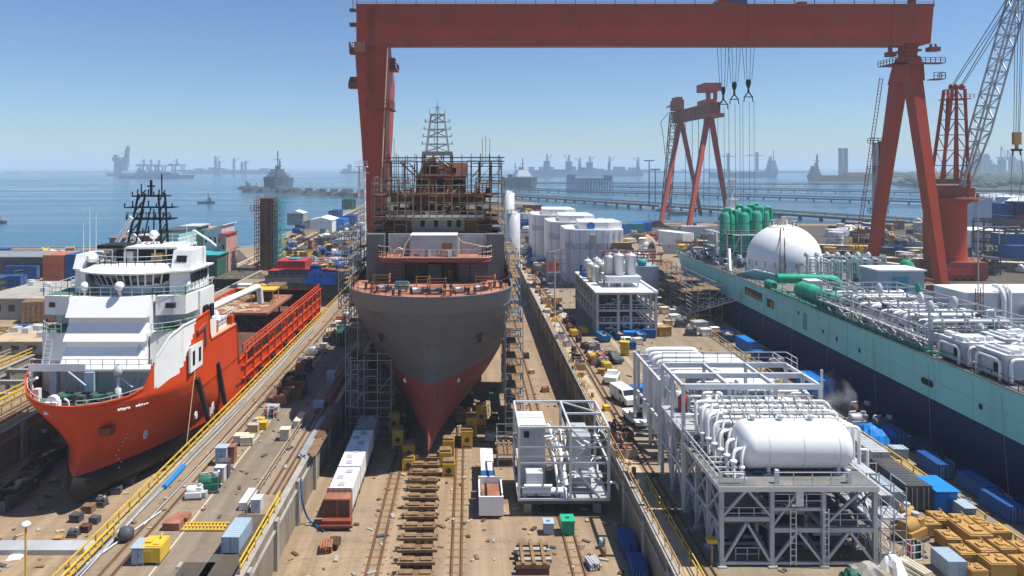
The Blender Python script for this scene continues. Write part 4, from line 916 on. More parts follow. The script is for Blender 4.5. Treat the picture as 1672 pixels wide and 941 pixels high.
for i, (px, py, wd) in enumerate(((1181,150,.75),(1199,142,.85),(1222,138,.9))):
    t = thing('hook_block', ('lowest black hook block hanging left of the other two under the red girder', 'middle black hook block hanging under the red girder', 'highest black hook block hanging right of the other two under the red girder')[i], 'hook block', AT(px,py,GY), 'hook blocks under the gantry girder')
    c = AT(px, py, GY); mb = MB(); mb.lathe([(.05,1.4),(.7*wd,1.2),(.8*wd,.3),(.5*wd,-.7),(.15,-1.2)],c,10); mb.tube(c+V((0,0,-1.2)),c+V((0,0,-2.4)),.3); mb.build('block', 'black', t)
    mb = MB(); mb.bar(c+V((0,0,-2)),c+V((-1.1,0,-3.4)),.25); mb.bar(c+V((0,0,-2)),c+V((1.1,0,-3.4)),.25); mb.bar(c+V((-1.2,0,-3.4)),c+V((1.2,0,-3.4)),.22); mb.bar(c+V((-1.1,0,-3.4)),c+V((-1.2,0,-4.7)),.2); mb.bar(c+V((1.1,0,-3.4)),c+V((1.2,0,-4.7)),.2); mb.build('hook', 'black', t)
    mb = MB()
    for d in (-1.3,-.5,.5,1.3): mb.tube(c+V((d*.7,0,1.2)),V((c.x+d*1.3,GY,zb+.2)),.07,n=4,caps=False)
    for d in (-1.5,.2,1.5): mb.tube(c+V((d,0,-4.6)),V((c.x+d+.2,GY,11)),.055,n=4,caps=False)
    mb.build('hoist_rope', 'far_dark', t)

# ------------------------------------------------------------------ second, farther gantry seen along its girder
g2 = thing('gantry_crane', 'farther dull red gantry crane on crossed legs beside the harbour basin', 'crane', (132, 410, 0))
def leg2(p, q, w0, w1): mb = MB(); mb.bar(p, q, w0, w1); return mb
for p, q in (((110,353,0),(130.5,384,60)),((155,420,0),(133.5,388,60)),((112,410,0),(131,437,60)),((155,470,0),(134,443,60))):
    mb = MB(); a, b_ = V(p), V(q); u, v_ = MB.frame(b_-a); n0, n1 = 1.5, 1.7
    mb.tube(a, b_, 1.35, 1.7, n=4); mb.build('leg', 'crane_red', g2)
mb = MB(); mb.box(129.5,376,60,134.5,448,66.5); mb.box(129,374,66.3,135,450,66.9,1)
for k in range(9): mb.box(129.2,378+k*8,60.5,129.5,379+k*8,66.2,1)
mb.box(128,374,59,136,392,61,1); mb.build('girder', ['crane_dark','crane_red'], g2)
mb = MB(); mb.box(128.5,380,67,134,396,69); mb.box(129,381,69,131,383,74); mb.box(133,381,69,134.6,383,74); mb.box(127.5,380,73.6,136.4,394,77.8); mb.build('machine_house', 'crane_red', g2)
mb = MB(); mb.box(126,428,67,131,440,73.2); mb.box(126.6,429,73.2,130.4,439,75); mb.rail([(125,425,69),(125,444,69)],1.5,3,.15); mb.build('trolley', 'crane_dark', g2)
mb = MB(); mb.lattice((122,437,0),(127.5,437,66),4.6,4.0,16,.22,.16); mb.build('stair_tower', 'crane_dark', g2)
mb = MB()
for x, y in ((129,395),(132,395),(135,395),(131,425),(135,425)): mb.tube((x,y,62),(x,y,8),.16,n=4)
mb.pipe([(124,436,66),(119,436,60),(121,437,50),(122,437,40)],.2,5); mb.build('hoist_rope', 'far_dark', g2)
mb = MB(); mb.box(106,350,.2,116,356,2); mb.box(150,416,.2,160,424,2); mb.build('bogie', 'crane_dark', g2)

# ------------------------------------------------------------------ luffing tower crane, far right
lx, ly = 141.0, 205.0
lc = thing('luffing_crane', 'red pedestal crane with white lattice boom behind the orange gantry leg', 'crane', (lx, ly, 0))
mb = MB(); mb.box(lx-7,ly-4.5,.6,lx+7,ly+4.5,5.2); mb.box(lx-6,ly-5,1.6,lx+3,ly-4.4,3.6,1)
for k in range(6): mb.lathe([(.6,-.4),(.6,.4)],(lx-6+k*2.4,ly-4,.6),10,axis='y')
mb.build('carriage', ['crane_dark','red'], lc)
mb = MB(); mb.lathe([(3.9,5.2),(3.5,6),(3.4,21.5),(4.6,22.5)],(lx,ly,0),20); mb.box(lx-5.5,ly+2,5.2,lx-2.6,ly+5,22); mb.build('pedestal', 'crane_red', lc)
mb = MB(); mb.lathe([(6,22.5),(6.4,22.8),(6.4,23.6),(6,23.8)],(lx,ly,0),20); mb.rail([(lx+6.2*math.cos(a),ly+6.2*math.sin(a),23.7) for a in fr(0,2*PI,12)],1.2,1.6,.07); mb.box(lx-5.8,ly-3,23.8,lx-.5,ly+4,29.0); mb.box(lx-7.4,ly-4,27.2,lx-1,ly-1,27.6,1); mb.box(lx-.4,ly-2.6,23.8,lx+4.6,ly+3,26.4); mb.build('slewing_house', ['crane_dark','white'], lc)
mb = MB()
for sy in (-2.4, 2.4):
    mb.bar((lx-5.4,ly+sy,24),(lx-1.4,ly+sy*.75,55),.65); mb.bar((lx-1.2,ly+sy,24),(lx-.2,ly+sy*.75,55),.55); mb.bar((lx+3.0,ly+sy,24),(lx+2.2,ly+sy*.75,55),.6)
for k in range(7):
    t0, t1 = k/7, (k+1)/7
    def pr(t, w_): return {'a': (lx-5.4+4*t, ly-2.4+.6*t, 24+31*t), 'b': (lx-1.2+1.0*t, ly-2.4+.6*t, 24+31*t), 'c': (lx+3-.8*t, ly-2.4+.6*t, 24+31*t), 'd': (lx-5.4+4*t, ly+2.4-.6*t, 24+31*t)}[w_]
    mb.bar(pr(t1,'a'),pr(t1,'c'),.24); mb.bar(pr(t0,'a'),pr(t1,'b'),.2); mb.bar(pr(t0,'c'),pr(t1,'b'),.2); mb.bar(pr(t1,'a'),pr(t1,'d'),.22); mb.bar(pr(t0,'a'),pr(t1,'d'),.18)
mb.box(lx-2.6,ly-2.6,52,lx+3.6,ly+2.6,52.2)
mb.rail([(lx-3.4,ly-2.8,52.2),(lx+4.2,ly-2.8,52.2)],1.2,1.2,.06)
for x in (lx-1.2,lx+.2,lx+1.8): mb.lathe([(.9,-.25),(.9,.25)],(x,ly-1,55.6),10,axis='x')
mb.bar((lx-1.8,ly-1,55.6),(lx+2.8,ly-1,55.6),.5); mb.build('back_mast', 'crane_red', lc)
bt = V((155.2, 196, 88)); b0 = V((lx+2.2, ly-1, 25.5))
mb = MB(); k1 = b0.lerp(bt, .28); mb.lattice(b0, k1, 1.6, 3.6, 5, .2, .12); mb.lattice(k1, b0.lerp(bt,.97), 3.6, 3.2, 13, .19, .11); mb.build('boom', 'grey_steel', lc)
mb = MB()
for d in (-1.0, 1.6): mb.tube((lx+d,ly-1,56),bt+V((d*.5,0,-1)),.12,n=4); mb.tube((lx+d+.5,ly-1,56),bt+V((d*.5+.5,0,-3)),.10,n=4)
mb.build('luffing_rope', 'far_dark', lc)
hc = AT(1660, 228, 196.0)
t = thing('hook_block', 'yellow and black hook block hanging at the right edge of the shipyard', 'hook block', hc)
mb = MB(); mb.box(hc.x-1,hc.y-.5,hc.z-1.4,hc.x+1,hc.y+.5,hc.z+2.0); mb.tube(hc+V((0,0,-1.4)),hc+V((0,0,-3)),.5); mb.box(hc.x-1.2,hc.y-.6,hc.z-3.2,hc.x+1.2,hc.y+.6,hc.z-2.6,1); mb.build('block', ['ochre','black'], t)
mb = MB(); mb.bar(hc+V((-.9,0,-3)),hc+V((-1.2,0,-4.4)),.3); mb.bar(hc+V((.9,0,-3)),hc+V((1.2,0,-4.4)),.3); mb.build('hook', 'black', t)
mb = MB()
for d in (-.8,-.2,.4,.8): mb.tube(hc+V((d,0,2)),V((hc.x+d*1.6+1,196,86)),.10,n=4)
mb.pipe([hc+V((-1.2,0,-4.4)),hc+V((-1.6,0,-12)),hc+V((-.8,0,-24))],.08,5); mb.pipe([hc+V((1.2,0,-4.4)),hc+V((1.8,0,-10)),hc+V((.6,0,-16)),hc+V((-.4,0,-24))],.08,5); mb.build('sling_rope', 'far_dark', t)
# dark vent tower behind the gantry leg
vx, vy = AT(1433, 300, 250).x, 250.0
t = thing('vent_tower', 'slim grey and dark tower with ringed platforms behind the orange gantry leg', 'tower', (vx, vy, 0))
mb = MB(); mb.tube((vx-.8,vy,0),(vx-.8,vy,41),1.15,1.0,12); mb.build('shaft', 'grey_steel', t); mb = MB(); mb.tube((vx+1.2,vy,0),(vx+1.2,vy,41.5),1.2,1.1,10); mb.build('flue', 'rust_dark', t)
mb = MB()
for z in (41, 31, 16, 8): mb.rail([(vx-2.6,vy-1.6,z),(vx+2.8,vy-1.6,z),(vx+2.8,vy+1.6,z),(vx-2.6,vy+1.6,z),(vx-2.6,vy-1.6,z)],1.6,1.8,.08); mb.box(vx-2.6,vy-1.6,z-.15,vx+2.8,vy+1.6,z)
mb.ladder((vx-2.2,vy-1.5,0),(vx-2.2,vy-1.5,41),.6,step=1); mb.build('platform_ring', 'dark_steel', t)
# rusty square tower with green scaffolding beyond the left dock
tx, ty = AT(441, 400, 223).x, 223.0
t = thing('process_tower', 'dark rusty square tower clad in scaffolding beyond the left dock', 'tower', (tx, ty, 0))
mb = MB(); mb.box(tx-2.4,ty-2.4,0,tx+1.6,ty+2.4,22.6); mb.box(tx-3.2,ty-2.8,19.4,tx-2.4,ty+2,19.8); mb.build('shaft', 'rust_dark', t)
mb = MB(); scaffold(mb, [tx-4,tx-2.8], fr(ty-3,ty+3,3), fr(0,22,10), .06); scaffold(mb, fr(tx-4,tx+3,4), [ty-3.2], fr(0,22.6,10), .045, .5); mb.box(tx-5.6,ty-2,18.6,tx-2.6,ty+1,18.8); mb.rail([(tx-5.6,ty-2,18.8),(tx-2.6,ty-2,18.8)],1.6,1,.07); mb.build('scaffold', 'rust_brown', t)
mb = MB(); scaffold(mb, fr(tx+1.9,tx+4.2,2), fr(ty-2.6,ty+2,2), fr(0,21,11), .07, 1, .6); mb.build('green_scaffold', 'aqua', t)
# slender white lattice mast
wx, wy = AT(591, 300, 178).x, 178.0
t = thing('lattice_mast', 'slender white lattice mast left of the red gantry leg', 'mast', (wx, wy, 0)); mb = MB(); mb.lattice((wx,wy,.3),(wx,wy,32.5),1.9,1.5,22,.09,.07)
mb.build('lattice', 'white', t); mb = MB(); mb.box(wx-1.4,wy-1,32.4,wx+1.4,wy+1,32.7); mb.rail([(wx-1.4,wy-1,32.7),(wx+1.4,wy-1,32.7)],1.2,1,.05); mb.bar((wx,wy,32.6),(wx,wy,34.6),.12); mb.bar((wx-1.8,wy,31),(wx+1.8,wy,31),.15); mb.build('head_platform', 'white', t)
# ------------------------------------------------------------------ teal and navy ship on the right
TX = 68.0; TW = 14.0; TZ = 9.8
ts = thing('tanker_ship', 'long teal and navy ship carrying white domed tank and green process vessels', 'ship', (TX, 120, FLOOR))
tst = [(-3.4,-184),(0,-186),(5,-190),(11.4,-194)]; thw = [(-3.4,12.8),(-1.5,13.8),(0,14),(12,14)]; ten = [(-3.4,22),(5,15),(11.4,12)]; tpa = [(-3.4,1.6),(11.4,2.0)]; tpb = [(-3.4,1.2),(5,1.7),(11.4,2.1)]
mb = MB(); tzs = [-3.4,-2.6,-1.5,0,1.5,3,4.4,5.5,6.6,7.8,9,9.8,10.35]
hull_grid(mb, tzs, tst, thw, ten, tpa, tpb, TX, -46, lambda z, y: 0 if z < 5.5 else 1, sgn=-1, nt=40)
mb.v = [((x, y, z)) for x, y, z in mb.v]
th = mb.build('hull', ['navy', 'teal'], ts)
R_, L_ = plan(9.8, tst, thw, ten, tpa, tpb, TX, -46)
mb = MB(); mb.add([(p[0],-p[1],TZ) for p in R_]+[(p[0],-p[1],TZ) for p in L_[::-1]], [tuple(range(2*len(R_)))]); dk = mb.build('deck', 'deck_grey', ts)
o_ = dk.data; 
if o_.polygons[0].normal.z < 0: o_.flip_normals()
mb = MB(); Lx = TX-TW
for a in (R_, L_):
    for p, q in zip(a, a[1:]): mb.bar((p[0],-p[1],10.37),(q[0],-q[1],10.37),.25,.08)
mb.build('bulwark_rim', 'dark_steel', ts)
mb = MB(); mb.rail([(Lx+.5,-p if p < 0 else p,TZ) for p in (182,50)],1.15,2.2,.035); mb.rail([(Lx+1.6,182,TZ),(Lx+1.6,50,TZ)],1.15,2.5,.03); mb.build('railing', 'dark_steel', ts)
mb = MB()
for k in range(15): y = 58+k*8.3+RN.uniform(-1.5,1.5); mb.bar((Lx-.006,y,5.6),(Lx-.006,y+.2,9.8),.02,.035)
mb.bar((Lx-.006,52,7.7),(Lx-.006,178,7.7),.02,.03); mb.build('weld_seam', 'cable_grey', ts)
mb = MB()
for k in range(11): y = 60+k*11.3; mb.tube((Lx-.12,y,9.6),(Lx-.2,y+RN.uniform(-1.5,1.5),-1.5),.025,n=4)
mb.build('hanging_line', 'cable_grey', ts)
for (y0,y1,z0,z1) in [(129.5,137.5,7.7,9.2),(124.6,127.4,7.3,8.8)]:
    mb = MB(); mb.box(Lx-.05,y0,z0,Lx+.4,y1,z1); op = mb.build('side_opening', 'rust_dark', ts)
    mb = MB()
    for k in range(int((y1-y0)/1.5)): mb.box(Lx-.09,y0+.3+k*1.5,z0+.1,Lx-.05,y0+1.2+k*1.5,z0+.5+.8*RN.random())
    mb.build('inner_plate', 'ochre', op)
mb = MB()
for y in (82.2, 83.6): mb.lathe([(.4,-.06),(.4,.1)],(Lx,y,7.2),10,axis='x')
mb.box(Lx-.04,82.2,6.82,Lx+.1,83.6,7.58); mb.build('hawse_hole', 'black', ts)
mb = MB()
for y, z in ((107,7.2),(103,7.0),(115,8.4),(97,6.9),(74,7.0)): mb.box(Lx-.04,y,z,Lx+.1,y+.5,z+.55)
mb.build('scupper', 'black', ts)
mb = MB(); mb.box(Lx-.06,112.4,6.4,Lx,113.6,9.0); mb.build('side_ladder', 'aqua', ts)
# white domed tank
dx, dy, dr = 65.6, 146.5, 7.25
mb = MB(); mb.lathe([(dr,TZ),(dr,TZ+3.6)]+[(dr*math.cos(a),TZ+3.6+dr*.99*math.sin(a)) for a in fr(.06,PI/2-.02,12)],(dx,dy,0),48); dome = mb.build('dome_tank', 'tank_white', ts)
mb = MB()
mb.lathe([(.8,0),(.7,1.0),(.4,1.3)],(dx,dy,TZ+10.6),8); mb.box(dx-.7,dy-.7,TZ+10.8,dx+.2,dy,TZ+12.4)
mb.rail([(dx+2.4*math.cos(a),dy+2.4*math.sin(a),TZ+10.5) for a in fr(0,2*PI,10)],1.0,1.2,.05); mb.build('dome_hatch', 'cream', dome)
mb = MB(); 
for s_ in (-.5,.5): mb.pipe([(dx-3.4+s_,dy-7.0,TZ),(dx-3.4+s_,dy-6.9,TZ+4.2),(dx-2.8+s_*.9,dy-5.6,TZ+7.8),(dx-1.6+s_*.6,dy-2.8,TZ+10.2)],.09,5,bend=1.2)
for k in range(11): mb.bar((dx-3.9,dy-7-.05,TZ+.4+k*.45),(dx-2.9,dy-7-.05,TZ+.4+k*.45),.08)
mb.build('dome_ladder', 'rust_dark', dome)
mb = MB(); mb.rail([(dx+(dr+.9)*math.cos(a),dy+(dr+.9)*math.sin(a),TZ+2.6) for a in fr(-PI,0.2,14)],1.1,1.6,.05)
for a in fr(-PI,.2,10): mb.bar((dx+(dr+.8)*math.cos(a),dy+(dr+.8)*math.sin(a),TZ),(dx+(dr+.8)*math.cos(a),dy+(dr+.8)*math.sin(a),TZ+2.6),.14)
mb.pipe([(dx-1,dy-8.6,TZ),(dx-1,dy-8.6,TZ+3.6),(dx+1.2,dy-8.6,TZ+3.6),(dx+1.2,dy-8.6,TZ)],.12,6); mb.build('dome_gallery', 'grey_steel', dome)
mb = MB(); mb.lathe([(dr+.25,TZ),(dr+.25,TZ+1.5)],(dx,dy,0),48); mb.build('dome_skirt', 'teal', dome)
# green upright vessels
for i, (px, py0, r, yy) in enumerate([(1183,342,1.15,166),(1192,345,1.1,170),(1203,337,1.2,172),(1214,342,1.25,165),(1222,336,1.1,175),(1234,340,1.4,167),(1229,334,1.0,178),(1250,340,.95,170),(1208,350,1.0,176)]):
    c = AT(px, py0+4, yy); mb = MB(); h_ = c.z
    mb.lathe([(r*.7,TZ),(r*.75,TZ+2.2),(r,TZ+3.2),(r,h_-.9),(r*.8,h_-.3),(r*.35,h_),(.05,h_+.1)],(c.x,yy,0),14); vsl = mb.build('vessel', 'green', ts)
    mb = MB()
    for zz in (.3,.55,.8): z_ = TZ+3+(h_-TZ-4)*zz; mb.lathe([(r,0),(r*1.06,0),(r*1.06,.15),(r,.15)],(c.x,yy,z_),14)
    mb.build1('vessel_band', 'dark_green', vsl); mb = MB(); mb.ladder((c.x-.3,yy-r-.15,TZ+3),(c.x-.3,yy-r-.15,h_),.4,m=0); mb.build1('vessel_ladder', 'grey_steel', vsl)
    mb = MB(); mb.pipe([(c.x,yy-.1,h_-.1),(c.x,yy-.1,h_+.7),(c.x+.9+r*.4,yy-.1,h_+.7),(c.x+.9+r*.4,yy-.1,h_-2)],.42,8); mb.build('vessel_pipe', 'green', vsl)
mb = MB(); PX0, PX1, PY0, PY1 = 59.5, 72.5, 162, 178
for z in (TZ+3.2, TZ+6.8):
    mb.box(PX0,PY0,z,PX1,PY0+2.2,z+.18); mb.box(PX0,PY0,z,PX0+1.6,PY1,z+.18); mb.rail([(PX0,PY1,z+.18),(PX0,PY0,z+.18),(PX1,PY0,z+.18)],1.1,1.6,.05)
for x in fr(PX0,PX1,4):
    for y in (PY0,PY0+8,PY1): mb.bar((x,y,TZ),(x,y,TZ+7),.28)
mb.bar((PX0,PY0,TZ),(PX0+3,PY0,TZ+6.8),.16); mb.bar((PX1,PY0,TZ),(PX1-3,PY0,TZ+6.8),.16); mb.build('vessel_platform', 'grey_steel', ts)
# stern/bow clutter: pipes, lockers, winches at the far end
mb = MB()
for k in range(46):
    x, y = RN.uniform(56,76), RN.uniform(150,186); z = TZ
    if (x-dx)**2+(y-dy)**2 < 70: continue
    a = RN.choice(((1,0),(0,1))); L_e = RN.uniform(1.5,6); hh = RN.uniform(.6,2.6)
    mb.pipe([(x,y,z),(x,y,z+hh),(x+a[0]*L_e,y+a[1]*L_e,z+hh),(x+a[0]*L_e,y+a[1]*L_e,z)],RN.uniform(.1,.28),6,RN.randrange(2))
mb.build('deck_piping', ['pale_steel','grey_steel'], ts)
for k in range(14):
    x, y = RN.uniform(55.6,74), RN.uniform(160,186); mb = MB(); s_ = RN.uniform(.6,1.5); mb.cb((x,y,TZ+s_/2),(s_*1.5,s_*1.2,s_),0,RN.random()); mb.cb((x,y,TZ+s_+.06),(s_*1.6,s_*1.3,.12),1,0); mb.build('deck_locker', [RN.choice(['white','grey_steel','dark_steel','cream']),'dark_steel'], ts)
for x, y in ((59,182),(63,187),(57,172)): winch(ts, x, y, TZ, 'pale_steel', 1.2)
mb = MB(); mb.lathe([(1.2,0),(1.2,5.2),(.9,6)],(61.5,177,TZ),14); mb.build('small_silo', 'grey_steel', ts)
mb = MB(); mb.tube((56.5,152,TZ),(58.5,158,TZ+4.2),.3); mb.tube((58.2,150,TZ+2.2),(60.5,152,TZ+3.6),.2); mb.pipe([(61.5,140,TZ+1.2),(57.6,142,TZ+2),(55.4,146,TZ+.5)],.16,6); mb.build('loading_arm', 'tank_white', ts)
# green horizontal exchangers and wrapped duct
for i, (x, y0, y1, z, r) in enumerate([(57.0,108.8,121,11.5,1.45),(60.0,112,119,11.1,.95),(56.2,129,133,10.7,.7)]):
    mb = MB(); L_e = y1-y0
    mb.lathe([(.05,-.1),(r*.6,.05),(r,.6),(r,L_e*.33),(r*1.08,L_e*.33),(r*1.08,L_e*.36),(r,L_e*.36),(r,L_e*.66),(r*1.08,L_e*.66),(r*1.08,L_e*.69),(r,L_e*.69),(r,L_e-.6),(r*.6,L_e-.05),(.05,L_e)],(x,y0,z),16,axis='y')
    ex = mb.build('exchanger', 'green', ts); mb = MB()
    for k in (.2,.75): mb.box(x-r*.8,y0+L_e*k,TZ,x+r*.8,y0+L_e*k+.5,z-.4)
    mb.build('saddle', 'grey_steel', ex)
mb = MB(); P = [(54.8+1.2,128,12.6)]
P = [(56.4,128.5,12.2),(64.4,125,13.0),(64.8,121,13.0)]
mb.pipe([(56.4,128.5,12.2),(65.8,125.5,12.4),(65.8,125.5,TZ)],.85,12,bend=1.5); 
for k in range(9): t_ = k/9; c = V(P[0]).lerp(V((65.8,125.5,12.3)),t_); mb.lathe([(.85,-.12),(.93,0),(.85,.12)],(c.x,c.y,c.z),12,axis='x')
mb.build('wrapped_duct', 'green', ts)
mb = MB(); mb.tube((55.0,128,10.3),(55.0,84,10.3),.28,n=8)
for k in range(12): mb.lathe([(.28,-.1),(.38,-.1),(.38,.1),(.28,.1)],(55.0,84+k*3.8,10.3),8,axis='y')
mb.build('deck_main_pipe', 'green', ts)
mb = MB(); mb.box(59.0,122.3,TZ,61.4,124.5,TZ+2.8); mb.box(59.0,122.2,TZ+2.8,61.5,124.6,TZ+2.95); mb.box(59.6,122.25,TZ+.3,60.4,122.3,TZ+2.2,1); mb.build('control_cabin', ['white','dark_steel'], ts)
# pipe rack
mb = MB(); X0, X1, YA, YB = 55.6, 67.5, 84.5, 111
for y in fr(YA,YB,6):
    for x in (X0,X0+4,X0+8,X1): mb.bar((x,y,TZ),(x,y,TZ+4.6),.17)
    for z in (1.9,3.2,4.5): mb.bar((X0,y,TZ+z),(X1,y,TZ+z),.15)
for z in (1.9,3.2,4.5):
    for x in (X0,X1): mb.bar((x,YA,TZ+z),(x,YB,TZ+z),.14)
for a, b_ in zip(fr(YA,YB,6), fr(YA,YB,6)[1:]): mb.bar((X0,a,TZ),(X0,b_,TZ+1.9),.09); mb.bar((X0,a,TZ+3.2),(X0,b_,TZ+1.9),.08)
mb.bar((X0-.3,YA,TZ),(X0-.3,YA,TZ+6.2),.2); mb.bar((X0+3,YA,TZ+4.5),(X0+3,YA,TZ+6),.1)
mb.build('rack_frame', 'grey_steel', ts)
mb = MB(); mb.box(X0-.7,YA,TZ+1.85,X0-.1,YB,TZ+1.92); mb.rail([(X0-.7,YA,TZ+1.92),(X0-.7,YB,TZ+1.92)],1.0,1.4,.035); mb.rail([(X0-.2,YA,TZ+4.6),(X0-.2,YB,TZ+4.6)],1.0,2,.035); mb.rail([(X0-.2,YA-.2,TZ+3.3),(X1,YA-.2,TZ+3.3)],.9,1.6,.03); mb.build('rack_walkway', 'pale_steel', ts)
for k in range(15):
    y = 86+k*1.72; r = RN.choice((.2,.26,.33)); z = TZ+3.3+RN.choice((0,.3,.6))-.03*k; xe = X1+RN.uniform(-3,1.5); yo = y+RN.uniform(1.5,3); xs_ = X0+.7+.4*(k%3)
    mb = MB(); mb.pipe([(xs_,y-.1,TZ+.4),(xs_,y,z),(xe,y,z),(xe+.2,yo,z),(xe+.2,yo,TZ+1)],r,8,bend=.8)
    for q in range(3): xx = xs_+1.5+q*3.1; mb.lathe([(r,-.12),(r*1.5,-.12),(r*1.5,.12),(r,.12)],(xx,y,z),8,axis='x')
    mb.build1('rack_pipe', 'pale_steel' if k % 3 == 0 else ('grey_steel' if k % 3 == 1 else 'white'), ts)
SPLIT[0] = False
mb = MB()
for k in range(190):
    x, y, z = RN.uniform(X0+.1,X1), RN.uniform(YA,YB), TZ+RN.choice((.2,.5,.9,1.4,2.1,2.6,3.0)); a = RN.choice(((0,1),(0,1),(1,0))); L_e = min(RN.uniform(1,5), YB+2-y)
    mb.pipe([(x,y,z),(x+a[0]*L_e*.7,y+a[1]*L_e,z),(x+a[0]*L_e*.7,y+a[1]*L_e,z+RN.uniform(-.9,1.2))],RN.uniform(.05,.15),6,RN.choice((0,0,1,1,2)))
for k in range(60): mb.cb((RN.uniform(X0,X1),RN.uniform(YA,YB),TZ+RN.choice((.4,2.2,3.4))),(RN.uniform(.2,.8),RN.uniform(.2,.9),RN.uniform(.3,.9)),RN.choice((0,1,2)))
mb.build('small_piping', ['pale_steel','grey_steel','dark_steel'], ts)
mb = MB()
for k in range(120):      # fittings over the rest of the deck
    x, y = RN.uniform(56,81), RN.uniform(112,184) if k % 2 else RN.uniform(62,112)
    if (x-dx)**2+(y-dy)**2 < 72 or (X0 < x < X1 and YA < y < YB): continue
    h_ = RN.uniform(.4,2.2); a = RN.choice(((1,0),(0,1))); L_e = RN.uniform(.8,4)
    if RN.random() < .6: mb.pipe([(x,y,TZ),(x,y,TZ+h_),(x+a[0]*L_e,y+a[1]*L_e,TZ+h_),(x+a[0]*L_e,y+a[1]*L_e,TZ)],RN.uniform(.06,.22),6,RN.randrange(3))
    else: mb.cb((x,y,TZ+h_*.35),(RN.uniform(.4,1.6),RN.uniform(.4,1.6),h_*.7),RN.randrange(3))
SPLIT[0] = True; mb.build('deck_outfit', ['pale_steel','grey_steel','dark_steel'], ts)
for k in range(16):
    x, y = RN.uniform(X0+.5,X1-1), RN.uniform(YA+1,YB); mb = MB(); r = RN.uniform(.25,.5); mb.lathe([(r*.5,0),(r,.2),(r,1.1),(r*.4,1.5)],(x,y,TZ+RN.choice((0,1.9,4.4))),10); mb.build('valve', RN.choice(['white','pale_steel','pale_steel','green']), ts)
# white house, far
mb = MB(); mb.box(72.7,125,TZ,80.9,130.5,14.0,1); mb.box(72.5,124.7,14.0,81.2,130.9,14.25); ho = mb.build('deck_house', ['tank_white','pale_blue'], ts)
mb = MB(); mb.box(75.2,124.9,TZ+.3,76.0,125,13.0); mb.box(76.4,124.9,TZ+.3,78,125,13.0); mb.build('door', 'aqua', ho)
for (px,py,yy) in ((1397,423,140),(1415,420,140),(1480,425,142),(1368,427,142)):
    c = AT(px,py,yy); mb = MB(); r = .9 if px != 1480 else 1.2; mb.lathe([(r,TZ),(r,c.z-.6),(r*.5,c.z)],(c.x,yy,0),12); mb.build('vessel', 'green', ts)
mb = MB()
for k in range(7):
    x = 66+k*2.0; mb.pipe([(x,136,TZ),(x,136,TZ+4.6+RN.random()),(x+1.5,136,TZ+4.6),(x+1.5,136,TZ+1)],.2,6); mb.lathe([(.5,0),(.55,.5),(.2,.9)],(x,137.5,TZ+5.2),8); mb.bar((x,137.5,TZ),(x,137.5,TZ+5.2),.2)
for z in (2.5,4.4): mb.rail([(65,135,TZ+z),(80,135,TZ+z)],1.1,1.5,.05); mb.bar((65,135,TZ+z),(80,135,TZ+z),.2)
for x in fr(65,80,6): mb.bar((x,135,TZ),(x,135,TZ+5.4),.2)
mb.build('manifold', 'pale_steel', ts)
# big white block
mb = MB(); mb.box(68.4,97,TZ,81.6,103.5,15.1); mb.box(68.3,96.9,15.1,81.7,103.6,15.25,1); bl = mb.build('machinery_house', ['pale_steel','tank_white'], ts)
mb = MB(); mb.box(68.3,99.3,13.2,68.4,100.0,13.9); mb.build('window', 'black', bl)
mb = MB(); mb.pipe([(73.4,96.6,TZ),(73.4,96.6,14.8),(73.4,97.4,16.0),(73.4,98.4,15.9)],.32,8); mb.pipe([(74.2,96.5,TZ),(74.2,96.5,15.7),(74.8,97.5,15.9)],.2,8); mb.pipe([(76.4,96.2,TZ),(76.4,96.2,13.4),(77.8,96.0,13.4),(77.8,96.0,TZ)],.42,10); mb.pipe([(70.6,96.0,TZ),(70.6,96.0,13),(71.6,96.0,13),(71.8,95.6,TZ)],.16,6)
for x in (74.6,75.2): mb.lathe([(.4,0),(.45,.5),(.15,.9)],(x,98,15.25),8)
mb.build('vent_pipe', 'tank_white', bl)
mb = MB(); mb.ladder((69.8,96.5,TZ),(69.8,96.5,15.9),.7,step=.45); mb.ladder((69.8,96.0,TZ+2.5),(69.8,96.0,16.6),.7,step=1); mb.build('cage_ladder', 'rust_brown', bl)
